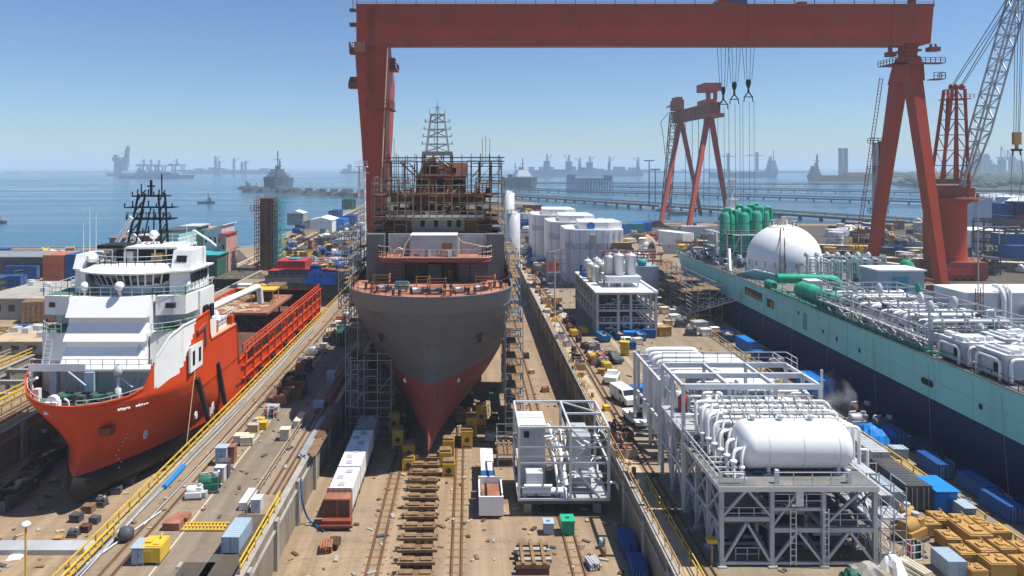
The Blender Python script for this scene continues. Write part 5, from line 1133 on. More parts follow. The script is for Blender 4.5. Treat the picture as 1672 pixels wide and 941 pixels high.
# large white ducts by the near end
for i, (x0,y0,x1,y1,h_) in enumerate([(55.9,79.4,60.4,83.6,2.9),(56.0,73.4,60.9,77.6,3.1),(61.2,80.2,66.4,84.0,3.1),(61.6,74.2,67.4,79.0,3.3),(67.0,81,72.5,88,2.8),(57.2,68.0,60.2,70.6,1.7)]):
    mb = MB(); mb.box(x0,y0,TZ+.5,x1,y1,TZ+h_); mb.box(x0-.12,y0-.12,TZ+h_-.15,x1+.12,y1+.12,TZ+h_+.03,0); mb.box(x0+.2,y0+.2,TZ,x1-.2,y1-.2,TZ+.5,1); du = mb.build('duct_box', ['pale_steel','dark_steel'], ts)
    mb = MB(); yy = y0-.25
    mb.pipe([(x0+.35,yy,TZ+.3),(x0+.35,yy,TZ+h_-.4),(x1-.3,yy,TZ+h_-.4),(x1-.3,yy,TZ+.3)],.18,8,bend=.6); mb.pipe([(x0-.3,y0+.4,TZ+.4),(x0-.3,y0+.4,TZ+h_-.6),(x0-.3,y1-.4,TZ+h_-.6),(x0-.3,y1-.4,TZ+.4)],.16,8,bend=.6); mb.build('duct_pipe', 'tank_white', du)
    mb = MB(); xm = (x0+x1)/2; mb.box(xm-.3,y0-.05,TZ+1.2,xm+.35,y0,TZ+2.0); mb.box(x0-.04,y0+1,TZ+1,x0,y0+1.7,TZ+2); mb.build('hatch', 'black', du)
    mb = MB()
    for k in range(5): mb.cb((RN.uniform(x0+.5,x1-.5),RN.uniform(y0+.5,y1-.5),TZ+h_+.25),(RN.uniform(.4,1.2),RN.uniform(.4,1.2),.5))
    for k in range(2): xx = x0+.7+k*1.1; mb.pipe([(xx,y0+.2,TZ+h_+.2),(xx,y1-.3,TZ+h_+.2)],.14,6)
    mb.build('roof_fitting', 'tank_white', du)
mb = MB()
for k in range(6): mb.pipe([(56.2+k*.7,78.9,TZ+.4),(56.4+k*.7,78.6,TZ+1.0+.3*(k%2)),(56.8+k*.7,77.8,TZ+.6)],.2,6)
mb.build('cross_pipe', 'grey_steel', ts)
for k, (x,y,s_) in enumerate([(59.4,64.5,1.2),(61.8,66,1.0),(68.0,88,1.3),(71,87,1.5),(57.5,72,.5),(57,83,.5),(56.6,69,.4),(66,89.5,.9),(73,82,1.6),(64.5,84.5,1.0),(76,86,1.6),(72,76,1.5)]):
    mb = MB(); mb.cb((x,y,TZ+s_*.4),(s_*1.7,s_*1.3,s_*.8)); mb.cb((x,y,TZ+s_*.85),(s_*1.5,s_*1.1,.12)); mb.build('deck_fitting', 'dark_steel' if s_ < .6 else 'tank_white', ts)
# access gangway and scaffolding at the far shoulder of the teal ship
t = scaf_thing('dark pipe staging against the navy bow quarter of the teal ship', (50, 165, FLOOR), [(fr(47.6,52.6,2), fr(146,186,10), fr(0,7,4))], 'cable_grey', 'timber', 'staging round the teal ship', .07)
mb = MB(); mb.bar((47,150,1.2),(53.2,138,6.6),1.4,.2); mb.rail([(47,150,1.2),(53.2,138,6.6)],1.1,1.5,.05)
mb.build('gangway', 'grey_steel', None, 'grey sloping gangway leaning up to the teal ship side', 'gangway')
# ------------------------------------------------------------------ white tank module, front right
X0, X1, YA, YB, DK = 20.6, 33.1, 57.4, 66.5, 6.5
tm = thing('process_module', 'big steel module carrying a white horizontal tank on braced legs', 'process module', (26.8, 62, 0))
xs = [X0, 24.7, 28.9, X1]; ysm = [YA, 60.4, 63.4, YB]
mb = MB()
for x in xs:
    for y in ysm: mb.bar((x,y,0),(x,y,DK),.34 if y in (YA,) or x in (X0,X1) else .26); mb.box(x-.35,y-.35,.004,x+.35,y+.35,.12)
for y in ysm:
    mb.bar((X0,y,3.5 if y != YA else 3.9),(24.7,y,3.5 if y != YA else 3.9),.26,.36); mb.bar((24.7,y,3.0),(X1,y,3.0),.26,.36); mb.bar((X0,y,.3),(X1,y,.3),.2)
for x in xs: mb.bar((x,YA,3.2),(x,YB,3.2),.24,.3)
mb.bar((24.7,YA,4.7),(28.9,YA,4.7),.22,.26)
mb.build('frame', 'grey_steel', tm)
mb = MB()
def vee(mb, x0, x1, y, z0, z1, r=.2):
    xm = (x0+x1)/2; mb.bar((x0+.15,y-.05,z0),(xm,y-.05,z1),r); mb.bar((x1-.15,y-.05,z0),(xm,y-.05,z1),r)
for y in (YA, YB): vee(mb, X0, 24.7, y, .4, 3.6); vee(mb, X0, 24.7, y, 4.2, DK-.2); vee(mb, 24.7, 28.9, y, .4, 2.9); vee(mb, 28.9, X1, y, .4, 2.9); mb.bar((28.9,y,3.2),(X1-1,y,DK-.2),.18); mb.bar((24.7,y,3.2),(27,y,DK-.2),.16)
for x in (X0, X1):
    for a, b_ in zip(ysm, ysm[1:]): mb.bar((x,a,.4),(x,(a+b_)/2,3.1),.18); mb.bar((x,b_,.4),(x,(a+b_)/2,3.1),.18); mb.bar((x,a,3.4),(x,b_,DK-.2),.16); mb.bar((x,b_,3.4),(x,a,DK-.2),.16)
for x in (24.7,28.9): mb.bar((x,YA,.4),(x,YB,3.0),.16); mb.bar((x,YB,.4),(x,YA,3.0),.16)
mb.build('brace', 'grey_steel', tm)
mb = MB(); mb.box(X0-.2,YA-.2,DK-.02,X1+.2,YB+.2,DK+.12); mb.box(X0-.25,YA-.26,DK-.32,X1+.25,YA-.17,DK+.1,1); mb.box(X1+.17,YA-.2,DK-.32,X1+.26,YB+.2,DK+.1,1); mb.box(X0-.26,YA-.2,DK-.32,X0-.17,YB+.2,DK+.1,1); mb.box(X0+.2,YA+.2,3.42,24.6,YB-.2,3.5); mb.box(28.9,YA+.2,3.2,X1-.2,YB-.2,3.27); mb.box(24.8,YA+.6,4.83,28.8,60,4.9)
mb.build('deck', ['deck_grey','pale_steel'], tm)
mb = MB(); mb.rail([(24.7,YA-.1,4.85),(28.9,YA-.1,4.85)],1.1,1.4,.03); mb.rail([(24.9,YA-.15,DK+.12),(31,YA-.15,DK+.12)],1.1,1.6,.03); mb.rail([(X0+.2,YA,3.9),(24.5,YA,3.9)],.9,1.4,.025); mb.rail([(X1+.2,YA+5,DK+.1),(X1+.2,YB,DK+.1),(X1-2,YB,DK+.1)],1.1,1.4,.035); mb.rail([(X0-.1,YA+.2,DK+.1),(X0-.1,YB+4,DK+.1)],1.1,1.2,.035); mb.rail([(28.9,YA,3.3),(X1,YA,3.3)],1,1.4,.025); mb.rail([(X0+.1,YA,DK+.1),(22.5,YA,DK+.1)],1.1,1,.035); mb.build('railing', 'pale_steel', tm)
R = 2.05; cy, cz = 61.0, 8.6
mb = MB(); xa, xb = 23.5, 32.3
pr = [(.02,xa-.62)]+[(R*math.sin(a),xa+.65-1.27*math.cos(a)) for a in fr(.25,PI/2,6)]+[(R*math.cos(a),xb-.65+1.27*math.sin(a)) for a in fr(0,PI/2-.25,6)]+[(.02,xb+.62)]
mb.lathe(pr,(0,cy,cz),40,axis='x'); tank = mb.build('tank', 'tank_white', tm)
mb = MB()
for x in (25.3, 31.2): mb.box(x-.14,cy-1.7,DK+.12,x+.14,cy+1.7,cz-1.0); mb.box(x-.5,cy-1.8,DK+.12,x+.5,cy+1.8,DK+.2); mb.bar((x,YA+.4,DK+.1),(x,YA+.4,DK+1.2),.3)
mb.build('saddle', 'pale_steel', tank)
mb = MB()
for k in range(9): x = 24.2+k*.9; mb.pipe([(x,YA+2.0,DK+.3),(x+.2,YA+2.4,DK+.6)],.09,6)
mb.pipe([(24,59.4,DK+.35),(32,59.4,DK+.35)],.12,6); mb.build('drain_pipe', 'dark_steel', tm)
# manifold left of the tank
for k in range(6):
    y = 59.2+k*1.25; x = 22.6-.1*k; zt_ = 8.8+.3*k; mb = MB()
    mb.pipe([(x-.5,y-.6,DK+.1),(x-.5,y-.2,zt_-.6),(x-.2,y,zt_),(x+1.2,y+.4,zt_)],.15,8,bend=.4); mb.pipe([(x+.2,y-.5,DK+.1),(x+.2,y-.4,zt_-.5),(x+.6,y,zt_+.3)],.12,8,bend=.4)
    mb.lathe([(.15,-.1),(.3,-.1),(.3,.1),(.15,.1)],(x-.5,y-.45,8.0),8); mb.lathe([(.12,-.1),(.25,-.1),(.25,.1),(.12,.1)],(x+.2,y-.45,7.5),8); mb.build('manifold_pipe', 'tank_white', tm)
for k in range(5):
    y = 64.0+k*.62; z = 9.3+.28*k; mb = MB(); mb.pipe([(22.6-.3*k,y-.4,DK+1),(22.6-.3*k,y,z),(33.3+.35*(k%3),y,z),(34-.3*k*(k%2),y-.3,DK+.2 if k < 3 else z-.6)],.16 if k != 2 else .24,8,bend=.5); mb.build('header_pipe', 'tank_white', tm)
mb = MB()
for k in range(4): y = 60.4+k*1.0; mb.pipe([(32.9+.25*k,y+1.2,9.9-.15*k),(34.0,y+.9,9.9-.15*k),(34.0,y+.9,DK+.2)],.15+.02*k,8,bend=.4)
mb.pipe([(33.5,60.2,8.4),(34.1,60.2,8.4),(34.1,60.2,7)],.12,6); mb.build('outlet_pipe', 'tank_white', tm)
mb = MB(); mb.pipe([(21.0,YA+.3,DK+.9),(22.6,YA+.3,DK+.9)],.05,5)
for k in range(4): mb.bar((20.6,YA+.4+k,DK+.5),(22.9,YA+.4+k,DK+.5),.08); mb.bar((20.6,YA+.4+k,DK+1.0),(22.5,YA+.4+k,DK+1.0),.07)
mb.build('pipe_support', 'white', tm)
mb = MB()
for k in range(26):
    x, y, z = RN.uniform(X0+.8,X1-1.5), RN.uniform(YA+1.2,YB-1), RN.choice((.6,1.4,2.2,3.9,4.8,5.6)); L_e = RN.uniform(1.5,5); mb.pipe([(x,y,z),(min(X1,x+L_e),y,z),(min(X1,x+L_e),y+.8,z+RN.uniform(-.4,.6))],RN.uniform(.08,.2),6)
mb.build('under_deck_piping', 'grey_steel', tm)
mb = MB(); mb.lathe([(.9,-2),(.95,2)],(22.8,62.3,1.4),12,axis='y'); mb.box(25.4,60,.2,28,63,2.2); mb.box(30.2,60,.2,32,62,1.9); mb.box(21.2,58.5,4.0,23.8,61,5.6); mb.build('lower_vessel', 'dark_steel', tm)
mb = MB(); mb.ladder((26.4,YA-.15,.2),(26.4,YA-.15,4.8),.45); mb.ladder((29.0,YA-.3,.2),(29.0,YA-.3,4.8),.4); mb.rail([(22.0,YA+.6,.2),(23.9,YA+.6,.2)],1.0,1,.03); mb.box(26.6,YA-.25,5.0,27.2,YA-.1,6.3); mb.build('ladder', 'pale_steel', tm)
mb = MB()
for k in range(8):
    x = 23.6+k*1.2; mb.bar((x,63.6,DK+.1),(x,63.6,10.6),.1); mb.bar((x,66.6,DK+.1),(x,66.6,10.9),.1); mb.bar((x,63.6,10.5),(x,66.6,10.9),.09)
for y, z in ((63.6,9.2),(63.6,10.5),(66.6,9.4),(66.6,10.9)): mb.bar((23.6,y,z),(32.6,y,z),.09)
for k in range(5):
    for q in range(7): x = 24+q*1.35; z = 9.3+.28*k; mb.lathe([(.16,-.06),(.27,-.06),(.27,.06),(.16,.06)],(x,64.0+k*.62,z),8,axis='x')
mb.rail([(23.6,63.3,10.6),(32.6,63.3,10.6)],.9,1.2,.025)
mb.build1('pipe_gantry', 'grey_steel', tm)
mb = MB(); mb.lathe([(R+.012,-.03),(R+.012,.03)],(25.3,cy,cz),40,axis='x'); mb.lathe([(R+.012,-.03),(R+.012,.03)],(31.2,cy,cz),40,axis='x'); mb.lathe([(R+.012,-.03),(R+.012,.03)],(28.2,cy,cz),40,axis='x')
for x in (24.6,27,29.6): mb.lathe([(.22,0),(.22,.35),(.32,.35),(.32,.45)],(x,cy,cz+R-.05),10)
mb.rail([(24.2,cy-.5,cz+R),(31.8,cy-.5,cz+R)],.7,1.3,.02); mb.build1('tank_fitting', 'pale_steel', tank)
# stair scaffold at its right side
scaf_thing('scaffold stair tower on the right flank of the white tank module', (34.4, 61, 0), [(fr(33.7,35.8,2), fr(57.6,66,4), fr(0,5.6,3))], 'grey_steel', 'grey_steel', 'scaffolding at the tank module', .035, .8, .5)
# middle open frame with pipework
fm = thing('pipe_frame_module', 'open white steel frame module full of pipes behind the white tank module', 'process module', (27, 71, 0))
mb = MB(); X0f, X1f, Y0f, Y1f, Zf = 20.5, 33.6, 67.2, 74.5, 11.6
for x in (X0f, X0f+4.4, X0f+8.8, X1f):
    for y in (Y0f, 70.8, Y1f):
        if (y == 70.8 and X0f < x < X1f): continue
        mb.bar((x,y,0),(x,y,Zf),.3)
for y in (Y0f, 70.8, Y1f): mb.bar((X0f,y,Zf),(X1f,y,Zf),.34,.5); mb.bar((X0f,y,7.2),(X1f,y,7.2),.24,.3)
for x in (X0f, X0f+4.4, X0f+8.8, X1f): mb.bar((x,Y0f,Zf),(x,Y1f,Zf),.26,.36)
for x in (X0f, X1f): mb.bar((x,Y0f,7.2),(x,Y1f,7.2),.24); mb.bar((x,Y0f,3.6),(x,Y1f,3.6),.22); mb.bar((x,Y0f,.3),(x,70.8,7.2),.16); mb.bar((x,70.8,.3),(x,Y0f,7.2),.16); mb.bar((x,70.8,.3),(x,Y1f,7.2),.16)
mb.bar((X1f+.1,Y0f,Zf),(X1f+.1,Y0f,Zf+1.6),.18)
fm_f = mb.build('frame', 'pale_steel', fm)
mb = MB(); mb.box(X0f,Y0f+.2,7.3,X1f,Y1f-.2,7.36); mb.build('deck', 'grey_steel', fm)
mb = MB(); mb.rail([(X0f,Y1f,Zf+.25),(X1f,Y1f,Zf+.25),(X1f,Y1f-2.5,Zf+.25)],1.1,1.5,.035); mb.rail([(X1f-1.4,Y1f,Zf+.25),(X1f-1.4,Y1f-2.5,Zf+.25)],1.1,1.5,.035); mb.rail([(X0f,Y0f,7.4),(X1f,Y0f,7.4)],1.1,1.5,.03); mb.build('railing', 'pale_steel', fm)
mb = MB()
for k in range(60):
    x, y, z = RN.uniform(X0f+.3,X1f-1), RN.uniform(Y0f+.4,Y1f-.5), RN.choice((7.8,8.4,9.2,10.2,4.4,5.6)); a = RN.choice(((1,0),(1,0),(0,1))); L_e = RN.uniform(1.5,5) if a[0] else RN.uniform(1,2.5)
    x2, y2 = min(X1f,x+a[0]*L_e), min(Y1f,y+a[1]*L_e); mb.pipe([(x,y,z-RN.uniform(.3,1.6)),(x,y,z),(x2,y2,z),(x2,y2,z-RN.uniform(.3,1.8))],RN.uniform(.07,.2),6,RN.choice((0,0,1,2)))
mb.build('small_piping', ['white','pale_steel','grey_steel'], fm)
for y, z, r in ((68.3,9.0,.4),(69.4,9.6,.3),(71.8,8.6,.26)):
    mb = MB(); mb.pipe([(23.2,y-1,7.6),(23.2,y,z),(31.6,y,z),(32.8,y-1.6,z-.4)],r,8,bend=.8); mb.build('header_pipe', 'tank_white', fm)
for k in range(7):
    x, y = RN.uniform(X0f+1,X1f-1), RN.uniform(Y0f+1,Y1f-1); mb = MB(); r = RN.uniform(.35,.6); mb.lathe([(r*.5,0),(r,.2),(r,1.4),(r*.4,1.8)],(x,y,7.4),10); mb.build('valve', RN.choice(['pale_steel','white','red']), fm)
# arched pipe module behind
am = thing('pipe_arch_module', 'tall posts with row of white arched pipes before the flat white shed', 'process module', (25, 85, 0))
mb = MB()
for (x,y) in ((20.9,77),(21.3,82.5),(20.9,88.5),(21.6,89.5),(22.6,77.6),(23.2,83),(27.3,79),(27.3,88)): mb.bar((x,y,0),(x,y,9.3),.34)
for z in (9.0, 4.6): mb.bar((21.1,77,z),(21.1,89,z),.26); mb.bar((27.3,79,z),(27.3,88,z),.24)
for y in (79,82,85,88): mb.bar((21,y,9.0),(28,y,9.0),.22)
mb.bar((23.4,77,.2),(21,82,4.6),.18); mb.bar((23.4,82,.2),(21,77,4.6),.18); mb.build('frame', 'pale_steel', am)
for k in range(7):
    y = 78.2+k*1.7; mb = MB(); mb.pipe([(22.2,y,1),(22.2,y,9.6),(28.6 if k else 28,y,9.6),(28.6,y,8.0)],.36 if k % 2 == 0 else .26,10,bend=.9); mb.build('arched_pipe', 'tank_white', am)
mb = MB()
for k in range(22):
    x, y, z = RN.uniform(23,28), RN.uniform(77,88), RN.choice((2,3.4,5,6.2,7.6)); mb.pipe([(x,y,.2),(x,y,z),(x+RN.uniform(-1.5,1.5),y+RN.uniform(-2,2),z)],RN.uniform(.08,.22),6)
mb.pipe([(24,77,.3),(24.4,77.4,4),(23.4,80,7.2),(22.8,84,8)],.45,8); mb.build('small_piping', 'grey_steel', am)
sd = thing('shed', 'flat roofed white shed right of the arched pipes', 'shed', (31.5, 86, 0)); mb = MB(); mb.box(28.8,80.4,0,35.0,93.4,7.4); mb.box(28.6,80.2,7.4,35.2,93.6,7.6,1); wl = mb.build('wall', ['pale_blue','tank_white'], sd)
mb = MB(); mb.rail([(28.7,80.3,7.6),(28.7,93,7.6)],1.0,1.4,.03); mb.bar((32.6,80.6,7.6),(32.6,80.6,9.0),.08); mb.lathe([(.25,0),(.3,.3),(.1,.5)],(32.6,80.6,9),8); mb.build('roof_rail', 'pale_steel', sd)
mb = MB(); mb.box(30,80.33,5.2,31.2,80.4,6.4); mb.box(32.4,80.33,5.4,33.6,80.4,6.6); mb.build('window', 'blue', sd)

# ------------------------------------------------------------------ small caged module on the dock floor
cm = thing('caged_module', 'white caged module of pumps and cabinets standing on the dock floor', 'process module', (10.4, 79, FLOOR))
x0, x1, y0, y1, z0, z1 = 5.4, 15.0, 75.3, 83.6, -3.1, 4.7; mb = MB()
for x in (x0, 10.9, x1):
    for y in (y0, y1): mb.bar((x,y,z0),(x,y,z1),.26)
for z in (z0+.1, .9, z1):
    for y in (y0, y1): mb.bar((x0,y,z),(x1,y,z),.22)
    for x in (x0, 10.9, x1): mb.bar((x,y0,z),(x,y1,z),.2)
mb.bar((x0,y0,2.6),(x1,y0,2.6),.16); mb.bar((x0,y0,1.6),(10.9,y0,1.6),.14); mb.bar((10.9,y0,.9),(14.2,y0,z0),.2); mb.bar((10.9,y0,4.5),(12.8,y0,2.7),.14); mb.bar((10.9,y0,1),(12.8,y0,2.7),.14); mb.bar((12.8,y0,2.7),(15,y0,3.6),.12)
for z in (-2.2,-1.2,-.2,1.6,3.4): mb.bar((10.9,y0,z),(x1,y0,z),.09)
mb.bar((10.9,y1,z1),(15,79.5,z1),.14); mb.bar((x0,79.5,z1),(x0+.01,y1,z1),.14); mb.bar((10.9,79.5,z1),(x1,79.5,z1),.2); mb.build('frame', 'pale_steel', cm)
mb = MB(); mb.box(x0-.1,y0-.1,z0-.35,x1+.1,y1+.1,z0); mb.build('base', 'dark_steel', cm)
for x in (6.4,13.9): 
    for y in (76.4,82.6):
        mb = MB(); mb.box(x-.4,y-.4,FLOOR+.005,x+.4,y+.4,z0-.35); mb.build('support_block', 'concrete', cm)
mb = MB(); mb.box(5.7,79,z0,8.6,83.2,3.5); mb.box(5.6,78.9,3.5,8.7,83.3,3.65,1)
for k in range(3): mb.box(5.65,79.9+k*1.1,3.65,8.65,79.98+k*1.1,3.75,2)
cb_ = mb.build('cabinet', ['grey_steel','tank_white','pale_steel'], cm); mb = MB(); mb.box(6.2,78.92,2.2,6.8,79,2.9); mb.build('vent', 'black', cb_)
mb = MB(); mb.box(6.3,76.6,z0,8.1,78,-.8); mb.build('control_cabinet', 'pale_steel', cm)
mb = MB(); mb.box(11.4,78.2,z0,13.6,82.5,2.6); mb.box(11.2,76.4,-1.2,14.6,78,-1.1); mb.box(11.1,y0+.3,z0,14.9,y1,z0+.1); mb.build('rear_cabinet', 'grey_steel', cm)
mb = MB()
mb.pipe([(5.8,76,-2.4),(10.4,76,-2.4),(10.4,78,-2.4),(10.4,78,-.5)],.35,10); mb.pipe([(6,75.8,-1.8),(9,75.8,-1.8)],.2,8); mb.pipe([(9.2,82,2.5),(10.2,79,1.0),(10.6,76.4,-2)],.28,8); mb.pipe([(9.0,82,1.2),(9.6,79,.2),(9.8,77,-2)],.2,8)
for k in range(40):
    x, y, z = RN.uniform(8.8,14.5), RN.uniform(76,83), RN.uniform(-2.8,3.2); mb.pipe([(x,y,z),(x+RN.uniform(-1,1),y+RN.uniform(-1.5,1.5),z),(x+RN.uniform(-1,1),y,z+RN.uniform(-1,1))],RN.uniform(.05,.13),6)
mb.pipe([(x1,76.2,-1.6),(16.0,76.2,-1.6),(16.2,76.2,-2.3)],.15,6); mb.build('piping', 'tank_white', cm)
for k in range(8):
    x, y = RN.uniform(5.9,10.3), RN.uniform(75.8,77.8); mb = MB(); r = RN.uniform(.22,.4); mb.lathe([(r,0),(r,.6),(r*.5,.9)],(x,y,z0),8); mb.build('pump', 'white', cm)
for (bx, by, s_, m_, lb) in ((8.15,71.9,1.0,'pale_blue','pale blue tool bin in front of the caged white module'),(10.1,71.9,1.25,'green','green lidded bin in front of the caged white module')):
    t = thing('waste_bin', lb, 'bin', (bx,by,FLOOR)); mb = MB(); mb.extr([(by-.45*s_,FLOOR+.06),(by-.55*s_,FLOOR+1.15*s_),(by+.55*s_,FLOOR+1.15*s_),(by+.45*s_,FLOOR+.06)],bx-.5*s_,bx+.5*s_); mb.build('body', m_, t)
    mb = MB(); mb.box(bx-.56*s_,by-.62*s_,FLOOR+1.15*s_,bx+.56*s_,by+.6*s_,FLOOR+1.25*s_); mb.box(bx-.15,by-.2,FLOOR+1.25*s_,bx+.15,by+.1,FLOOR+1.4*s_); mb.build('lid', m_, t)

# ------------------------------------------------------------------ columned grey module further back
km = thing('columned_module', 'grey open columned building with white vessels on its flat white roof', 'process module', (30, 148, 0))
x0, x1, y0, y1, zt_ = 24.7, 35.9, 135, 161, 8.5; mb = MB()
for x in (x0, x0+4.0, x0+6.4, x1):
    for y in fr(y0,y1,7):
        if x0 < x < x1 and y not in (y0, y1): continue
        mb.bar((x,y,0),(x,y,zt_-.4),.5)
for z in (2.6, 5.0):
    mb.bar((x0,y0,z),(x1,y0,z),.3,.4); mb.bar((x0,y1,z),(x1,y1,z),.3,.4); mb.bar((x0,y0,z),(x0,y1,z),.3,.4); mb.bar((x1,y0,z),(x1,y1,z),.3,.4)
mb.build('column_frame', 'grey_steel', km)
mb = MB(); mb.box(x0-.4,y0-.4,zt_-.4,x1+.4,y1+.4,zt_); mb.box(x0-.35,y0-.35,zt_,x1-.5,y1+.35,zt_+.02,1); mb.bar((x1+.2,y0,zt_+.1),(x1+.2,y1,zt_+.1),.5,.3,1); mb.build('roof', ['grey_steel','tank_white'], km)
mb = MB(); mb.box(x0+1.2,y0+1.5,.1,x1-1.5,y1-1,2.4,1); mb.box(x0+.5,y0+.5,4.9,x1-.5,y1-.5,5.0); mb.box(x0+.5,y0+.5,2.5,x1-.5,y1-.5,2.6); mb.box(x0+2,y0+2.5,5,x1-3,y1-2,8); mb.build('inner_wall', ['dark_steel','far_dark'], km)
mb = MB()
for z in (5.1,2.7): mb.rail([(x0,y0-.1,z),(x1,y0-.1,z)],1.0,1.3,.04); mb.rail([(x0-.1,y0,z),(x0-.1,y1,z)],1.0,1.6,.04)
for k in range(40): 
    z = RN.uniform(.5,7.6); x = RN.uniform(x0+.8,x1-.3); mb.pipe([(x,y0+.4+RN.random(),z),(x+RN.uniform(-1,2),y0+.4,z),(x+RN.uniform(0,1),y0+.3,z+RN.uniform(-1,1))],.1,5)
mb.build('railing', 'pale_steel', km)
mb = MB(); mb.box(27.6,140,zt_+.9,34.2,146,zt_+2.0); mb.box(27.4,139.8,zt_+2,34.4,146.2,zt_+2.15)
for x in (28,30.6,33.8):
    for y in (140.4,145.6): mb.bar((x,y,zt_),(x,y,zt_+.9),.35)
mb.build('plinth', 'pale_steel', km)
for i, (x, y, h_, r) in enumerate([(28.5,143,4.0,1.0),(30.4,142.6,4.4,1.05),(33.0,143.4,4.3,1.15),(26.4,147,3.6,.9),(28.3,148,4.0,1.0),(30.3,148.4,4.4,.9),(32.4,149,4.2,1.1),(26.2,151,3.6,.9),(28.2,152.5,4,.95),(30.3,153,4,.95),(32.6,154,3.8,1.0),(26.4,156,3.6,.9),(28.6,157.5,3.8,.9),(31,158,3.8,.9)]):
    zb_ = zt_+(2.15 if y < 146 else .02); mb = MB(); mb.lathe([(r*.9,0),(r,.1),(r,h_-.6),(r*1.08,h_-.55),(r*1.08,h_-.4),(r*.6,h_-.1),(r*.25,h_),(r*.25,h_+.3)],(x,y,zb_),14); mb.build('vessel', 'pale_steel' if i % 3 else 'grey_steel', km)
mb = MB(); mb.box(25.2,153,zt_+.02,26.2,159,zt_+1,1); mb.box(25.6,148,zt_+.02,27.0,150,zt_+.8,0); mb.pipe([(25.2,158,zt_),(25.2,158,zt_+2),(27,158,zt_+2)],.3,8,1); mb.build('roof_gear', ['yellow','blue'], km)
# grey box block with red pipes and aqua drums, behind it
gb = thing('pump_house', 'plain pale grey block with red pipes and aqua drums on its roof', 'building', (44, 182, 0))
mb = MB(); mb.box(36.4,176,0,47.6,196,7.6); mb.box(36.4,175.9,1.6,47.6,176,1.9,1); mb.build('wall', ['pale_blue','white'], gb); mb = MB()
for z in (8.8,10.4): mb.bar((35,177.5,z),(49,177.5,z),.35); mb.bar((35,184,z),(49,184,z),.35)
for x in fr(35.5,48.5,6): mb.bar((x,177.5,7.6),(x,177.5,10.8),.22); mb.bar((x,184,7.6),(x,184,10.8),.22)
for k in range(22): x, y, z = RN.uniform(36,47), RN.uniform(178,194), 7.6; mb.pipe([(x,y,z),(x,y,z+RN.uniform(.6,3)),(x+RN.uniform(-3,3),y+RN.uniform(-3,3),z+2)],RN.uniform(.12,.3),6,RN.randrange(2))
mb.build('pipe_rack', ['brick_red','pale_steel'], gb)
for x in (39.6,43.6): mb = MB(); mb.lathe([(.05,-1.2),(.8,-1),(.9,0),(.8,1),(.05,1.2)],(x,177.2,8.5),12,axis='x'); mb.build('drum', 'aqua', gb)
for x, y, r in ((38,189,1.5),(42,190,1.3),(40,193,1.6),(45,188,1.0)): mb = MB(); mb.lathe([(r,0),(r,1.6),(r*.7,2.3),(.1,2.6)],(x,y,7.6),12); mb.build('roof_vessel', 'white', gb)
mb = MB(); mb.box(40,194,7.6,45,198,11.4); mb.build('roof_hut', 'ochre', gb)
# three white storage blocks with faceted walls
for i, (px0, px1, py, yy, dep, lab) in enumerate([(925,1022,371,196,17,'white faceted storage tank with blue round sign, nearest of three'),(897,976,359,222,19,'white faceted storage tank, middle one of three by the dock edge'),(870,944,348,252,20,'white faceted storage tank, farthest of three by the dock edge')]):
    a, b_ = AT(px0,py,yy), AT(px1,py,yy); W = b_.x-a.x; zt_ = a.z; t = thing('storage_tank', lab, 'storage tank', ((a.x+b_.x)/2, yy+dep/2, 0), 'white storage tanks by the dock')
    P = [(a.x,yy+3),(a.x+W*.12,yy+.6),(a.x+W*.33,yy),(a.x+W*.67,yy),(a.x+W*.97,yy+1),(b_.x,yy+4),(b_.x,yy+dep-3),(b_.x-3,yy+dep),(a.x+3,yy+dep),(a.x,yy+dep-3)]
    mb = MB(); mb.prism(P, 0, zt_-.9, 0, 1); mb.prism([(p[0]+(a.x+W/2-p[0])*.02,p[1]+(yy+dep/2-p[1])*.02) for p in P], zt_-.9, zt_-.7, 1)
    mb.prism([(a.x+W*.22,yy+2.2),(a.x+W*.45,yy+1.0),(a.x+W*.72,yy+1.0),(b_.x-.6,yy+2.4),(b_.x-.6,yy+dep-2),(a.x+W*.3,yy+dep-2)], zt_-.7, zt_+1.2, 0, 1)
    w_ = mb.build('wall', ['white','tank_white'], t); mb = MB()
    for p, q in zip(P[:5], P[1:6]):
        n_ = 3 if (V((*q,0))-V((*p,0))).length > 4 else 1
        for k in range(n_): c = V((*p,0)).lerp(V((*q,0)),(k+.5)/n_); mb.bar((c.x,c.y-.12,0),(c.x,c.y-.12,zt_-1),.12)
        for z in (zt_-4.6,zt_-6.0): mb.bar((p[0],p[1]-.3,z),(q[0],q[1]-.3,z),.12)
        mb.rail([(p[0],p[1]-.6,zt_-6.0),(q[0],q[1]-.6,zt_-6.0)],1.1,2,.05)
    mb.build('gallery', 'grey_steel', t)
    if i == 0: mb = MB(); c = AT(965,376,yy+.9); mb.lathe([(1.15,-.05),(1.15,.05)],(c.x,yy+.98,zt_+.2),16,axis='y'); mb.build('round_sign', 'tarp_blue', t); mb = MB(); c = AT(969,386,yy); mb.box(c.x-.8,yy-.8,c.z-2,c.x+.6,yy-.05,c.z+.4); mb.build('hatch', 'cream', t)
mb = MB(); x = AT(903,430,170).x
t = thing('frame_tower', 'thin grey framework standing before the middle white storage tank', 'framework', (22, 192, 0)); mb = MB(); scaffold(mb, fr(21.6,27.4,3), [192,195], fr(0,8.6,3), .09, .9, .3); mb.build('frame', 'grey_steel', t)
